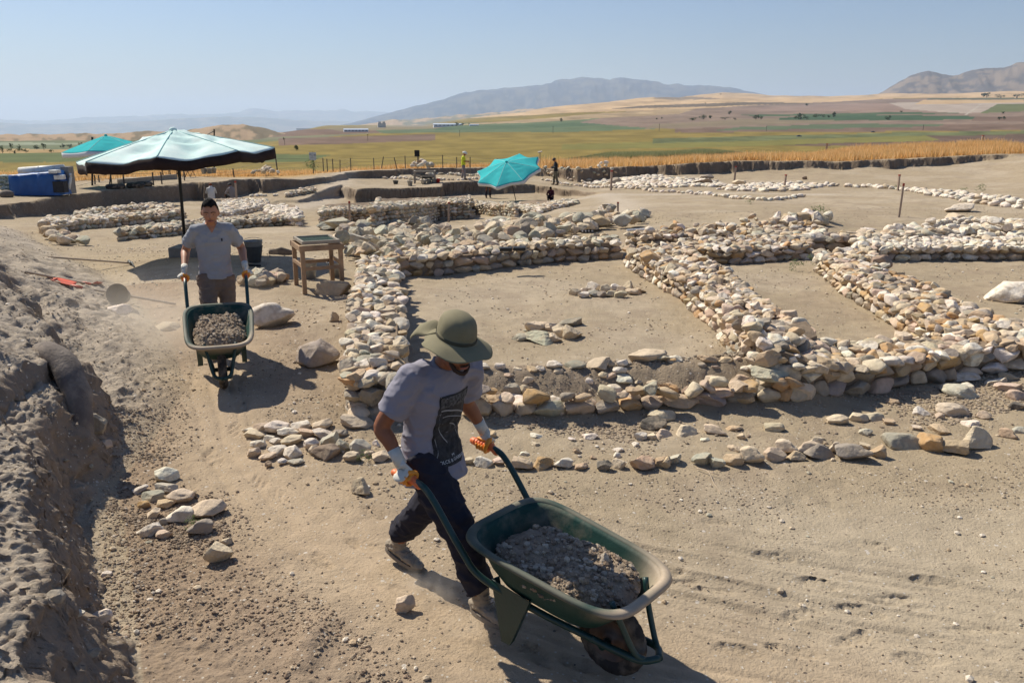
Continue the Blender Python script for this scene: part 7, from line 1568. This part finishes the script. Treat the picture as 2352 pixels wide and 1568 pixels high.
for i, (x, yt, yb) in enumerate(((654, 318, 333), (845, 309, 324), (1056, 299, 314), (1270, 291, 307), (1514, 286, 302), (1760, 292, 303), (2120, 289, 300), (1600, 218, 222))[:7]):
    q, ds = on_plain(x, yb); h_ = (yb - yt) * ds / F * .95; bm = bmesh.new(); add_tube(bm, [q - [0, 0, 1], q + [0, 0, h_]], max(.12, ds * .00022), 6); add_box(bm, q + [0, 0, h_ * .95], (1.4, .2, .2)); tag(bm_obj('utility_pole', bm, fw), '%s wooden utility pole from the left out on the plain' % ORD[i], 'utility pole', 'utility poles crossing the plain')
for i, (x, yb, w_) in enumerate(((2005, 306, 8), (1835, 316, 5))):
    q, ds = on_plain(x, yb - 1); m_ = ds / F; t = thing('parked_car', ['small blue grey vehicle on the far track at right', 'tiny blue vehicle at the edge of the green crop'][i], 'vehicle', q, .3); L0 = 4.2
    bm = bmesh.new(); add_box(bm, (0, 0, .75), (L0, 1.7, .7), bev=.1); bm_obj('body', bm, mat('car_blue', (.06, .09, .16), rough=.3), t); bm = bmesh.new(); add_box(bm, (-.2, 0, 1.3), (L0 * .5, 1.5, .5), bev=.12); bm_obj('cabin', bm, dk, t)
# dry grass on the rim, corn beyond
def blades(name, label, n, region, hgt, cols, wdt, seed, per=4, lean=.25, kind='stuff'):
    r_ = np.random.RandomState(seed); px_, py_ = [], []
    while sum(map(len, px_)) < n:
        x, y = region(r_, 4000); px_.append(x); py_.append(y)
    x = np.concatenate(px_)[:n]; y = np.concatenate(py_)[:n]; z = terrain(x, y)
    V_ = []; Cc = []
    for k in range(per):
        a = r_.uniform(0, 6.28, n); h = hgt * r_.uniform(.5, 1.25, n) * (1 + .5 * NZ.fbm(x * .35, y * .35, 2, 3)); dx = np.cos(a) * wdt; dy = np.sin(a) * wdt * .3; ox, oy = r_.normal(size=n) * .12, r_.normal(size=n) * .12; lx = r_.normal(size=n) * lean * h
        V_.append(np.stack([np.stack([x + ox - dx, y + oy - dy, z - .02], 1), np.stack([x + ox + dx, y + oy + dy, z - .02], 1), np.stack([x + ox + lx, y + oy, z + h], 1)], 1))
        c = np.array([cols[q] for q in r_.randint(len(cols), size=n)]) * r_.uniform(.75, 1.2, (n, 1)); Cc.append(np.repeat(c, 3, 0))
    V_ = np.concatenate(V_).reshape(-1, 3); Cc = np.concatenate(Cc); o = mesh_np(name, V_, np.arange(len(V_)).reshape(-1, 3), foliage, False, col=Cc); return tag(o, label, 'grass', kind=kind)
DG = [(.72, .46, .20), (.66, .40, .15), (.80, .56, .29), (.56, .34, .13), (.74, .50, .24)]
def reg_right(r_, n):
    x = r_.uniform(2, 45, n); y = r_.uniform(50, 96, n); s = seg_sd(x, y, Nline); pat = NZ.fbm(x * .4, y * .4, 3, 3)
    m = (s > np.clip(1.0 - pat * .8, .4, 3)) & (s < 26) & (np.abs(x) < y * .68); return x[m], y[m]
def reg_mid(r_, n):
    x = r_.uniform(-22, 8, n); y = r_.uniform(44, 66, n); s = seg_sd(x, y, Nline); pat = NZ.fbm(x * .4, y * .4, 3, 3)
    m = (s > 2.2 + pat * 1.2) & (s < 12) & (y > 50 + .0 * x); return x[m], y[m]
blades('dry_grass', 'tall golden dry grass on the rim at the right', 26000, reg_right, .54, DG, .035, 1)
blades('dry_grass', 'short golden dry grass along the middle of the rim', 9000, reg_mid, .30, DG, .03, 2)
def reg_left(r_, n):
    x = r_.uniform(-32, -16, n); y = r_.uniform(36, 50, n); s = seg_sd(x, y, Nline); m = (s > 5.5 + NZ.fbm(x * .4, y * .4, 3, 3)); return x[m], y[m]
blades('dry_grass', 'sparse dry grass behind the tarpaulin', 3500, reg_left, .3, DG, .025, 3)
# corn rows: standing crop far below the rim
def corn(label, pts, depth, n, h=2.3):
    r_ = np.random.RandomState(5); a = np.array([on_plain(x, y)[0] for x, y in pts]); d_ = np.r_[0, np.cumsum(np.linalg.norm(np.diff(a[:, :2], axis=0), axis=1))]; s = r_.uniform(0, d_[-1], n); x = np.interp(s, d_, a[:, 0]); y = np.interp(s, d_, a[:, 1]); z = np.interp(s, d_, a[:, 2]); o_ = r_.uniform(0, depth, n); y = y + o_
    V_ = []; Cc = []
    for k in range(5):
        aa = r_.uniform(0, 6.28, n); hh = h * r_.uniform(.45, 1.1, n) * (.9 + .25 * NZ.n3(x * .06, y * .06, k)) * sstep(0, 25, s) * sstep(0, 40, d_[-1] - s); w_ = .35; dx = np.cos(aa) * w_; V_.append(np.stack([np.stack([x - dx * .3, y, z + hh * .1], 1), np.stack([x + dx * .3, y, z + hh * .1], 1), np.stack([x + dx, y + .2, z + hh], 1)], 1)); c = np.array([(.27, .29, .13), (.32, .33, .16), (.21, .24, .10), (.44, .37, .19)])[r_.randint(4, size=n)] * r_.uniform(.8, 1.2, (n, 1)); Cc.append(np.repeat(c, 3, 0))
    V_ = np.concatenate(V_).reshape(-1, 3); tag(mesh_np('corn_crop', V_, np.arange(len(V_)).reshape(-1, 3), foliage, False, col=np.concatenate(Cc)), label, 'crop', kind='stuff')
corn('strip of tall green corn beyond the golden grass', [(1290, 371), (1400, 367), (1500, 364), (1620, 359), (1730, 350)], 20, 9000, 2.0)
# little green weeds
def weed(label, x, y, w_, col=((.16, .21, .09), (.12, .17, .07), (.22, .25, .13)), n=160, flat=.7):
    b = P(x, y); m_ = float(b[1]) / F; V_, F_, Cc = leaves(n, (0, 0, w_ * m_ * flat * .5), (w_ * m_ * .5, w_ * m_ * .4, w_ * m_ * flat * .5), w_ * m_ * .06, col, clump=10); V_ = [v + b for v in V_]; tag(mesh_np('weed', V_, F_, foliage, False, col=np.array(Cc)), label, 'plant', 'green weeds', kind='thing')
for a in ((833, 1060, 46, 'grey green bushy weed against the stone heap behind the near man'), (1880, 618, 60, 'weeds on the second room floor below the wall'), (1825, 622, 40, 'low weeds in the far corner of the second room'), (1950, 565, 40, 'weeds on top of the wall between second and third rooms'), (1880, 500, 46, 'weeds on the mound above the second room'), (2250, 440, 26, 'weed tuft among white stones at the far right'), (2210, 447, 26, 'low green weed left of the far right tuft'), (1720, 470, 20, 'weed tuft on the slope below the stone line'), (2060, 436, 20, 'weed at the foot of the back stake'), (1120, 1030, 0, ''), (720, 395, 40, 'weeds on the trench edge under the pale panel'), (760, 1505, 0, ''), (1880, 470, 0, ''), (340, 1245, 0, ''), (445, 1215, 50, 'dark green weed growing between the left foreground stones')):
    if a[2]: weed(a[3], a[0], a[1], a[2])
# dry twig lying on the sand
b = P(1625, 1090); bm = bmesh.new(); add_tube(bm, bend([P(1600, 1078) + [0, 0, .01], b + [0, 0, .03], P(1640, 1112) + [0, 0, .01], P(1655, 1135) + [0, 0, .012]], 4), [.005 - .00025 * i for i in range(13)], 6); add_tube(bm, [b + [0, 0, .03], P(1650, 1098) + [0, 0, .03]], .003, 5); tag(bm_obj('twig', bm, shaftm, smooth=True), 'dry twig lying below the stone row at right', 'twig')
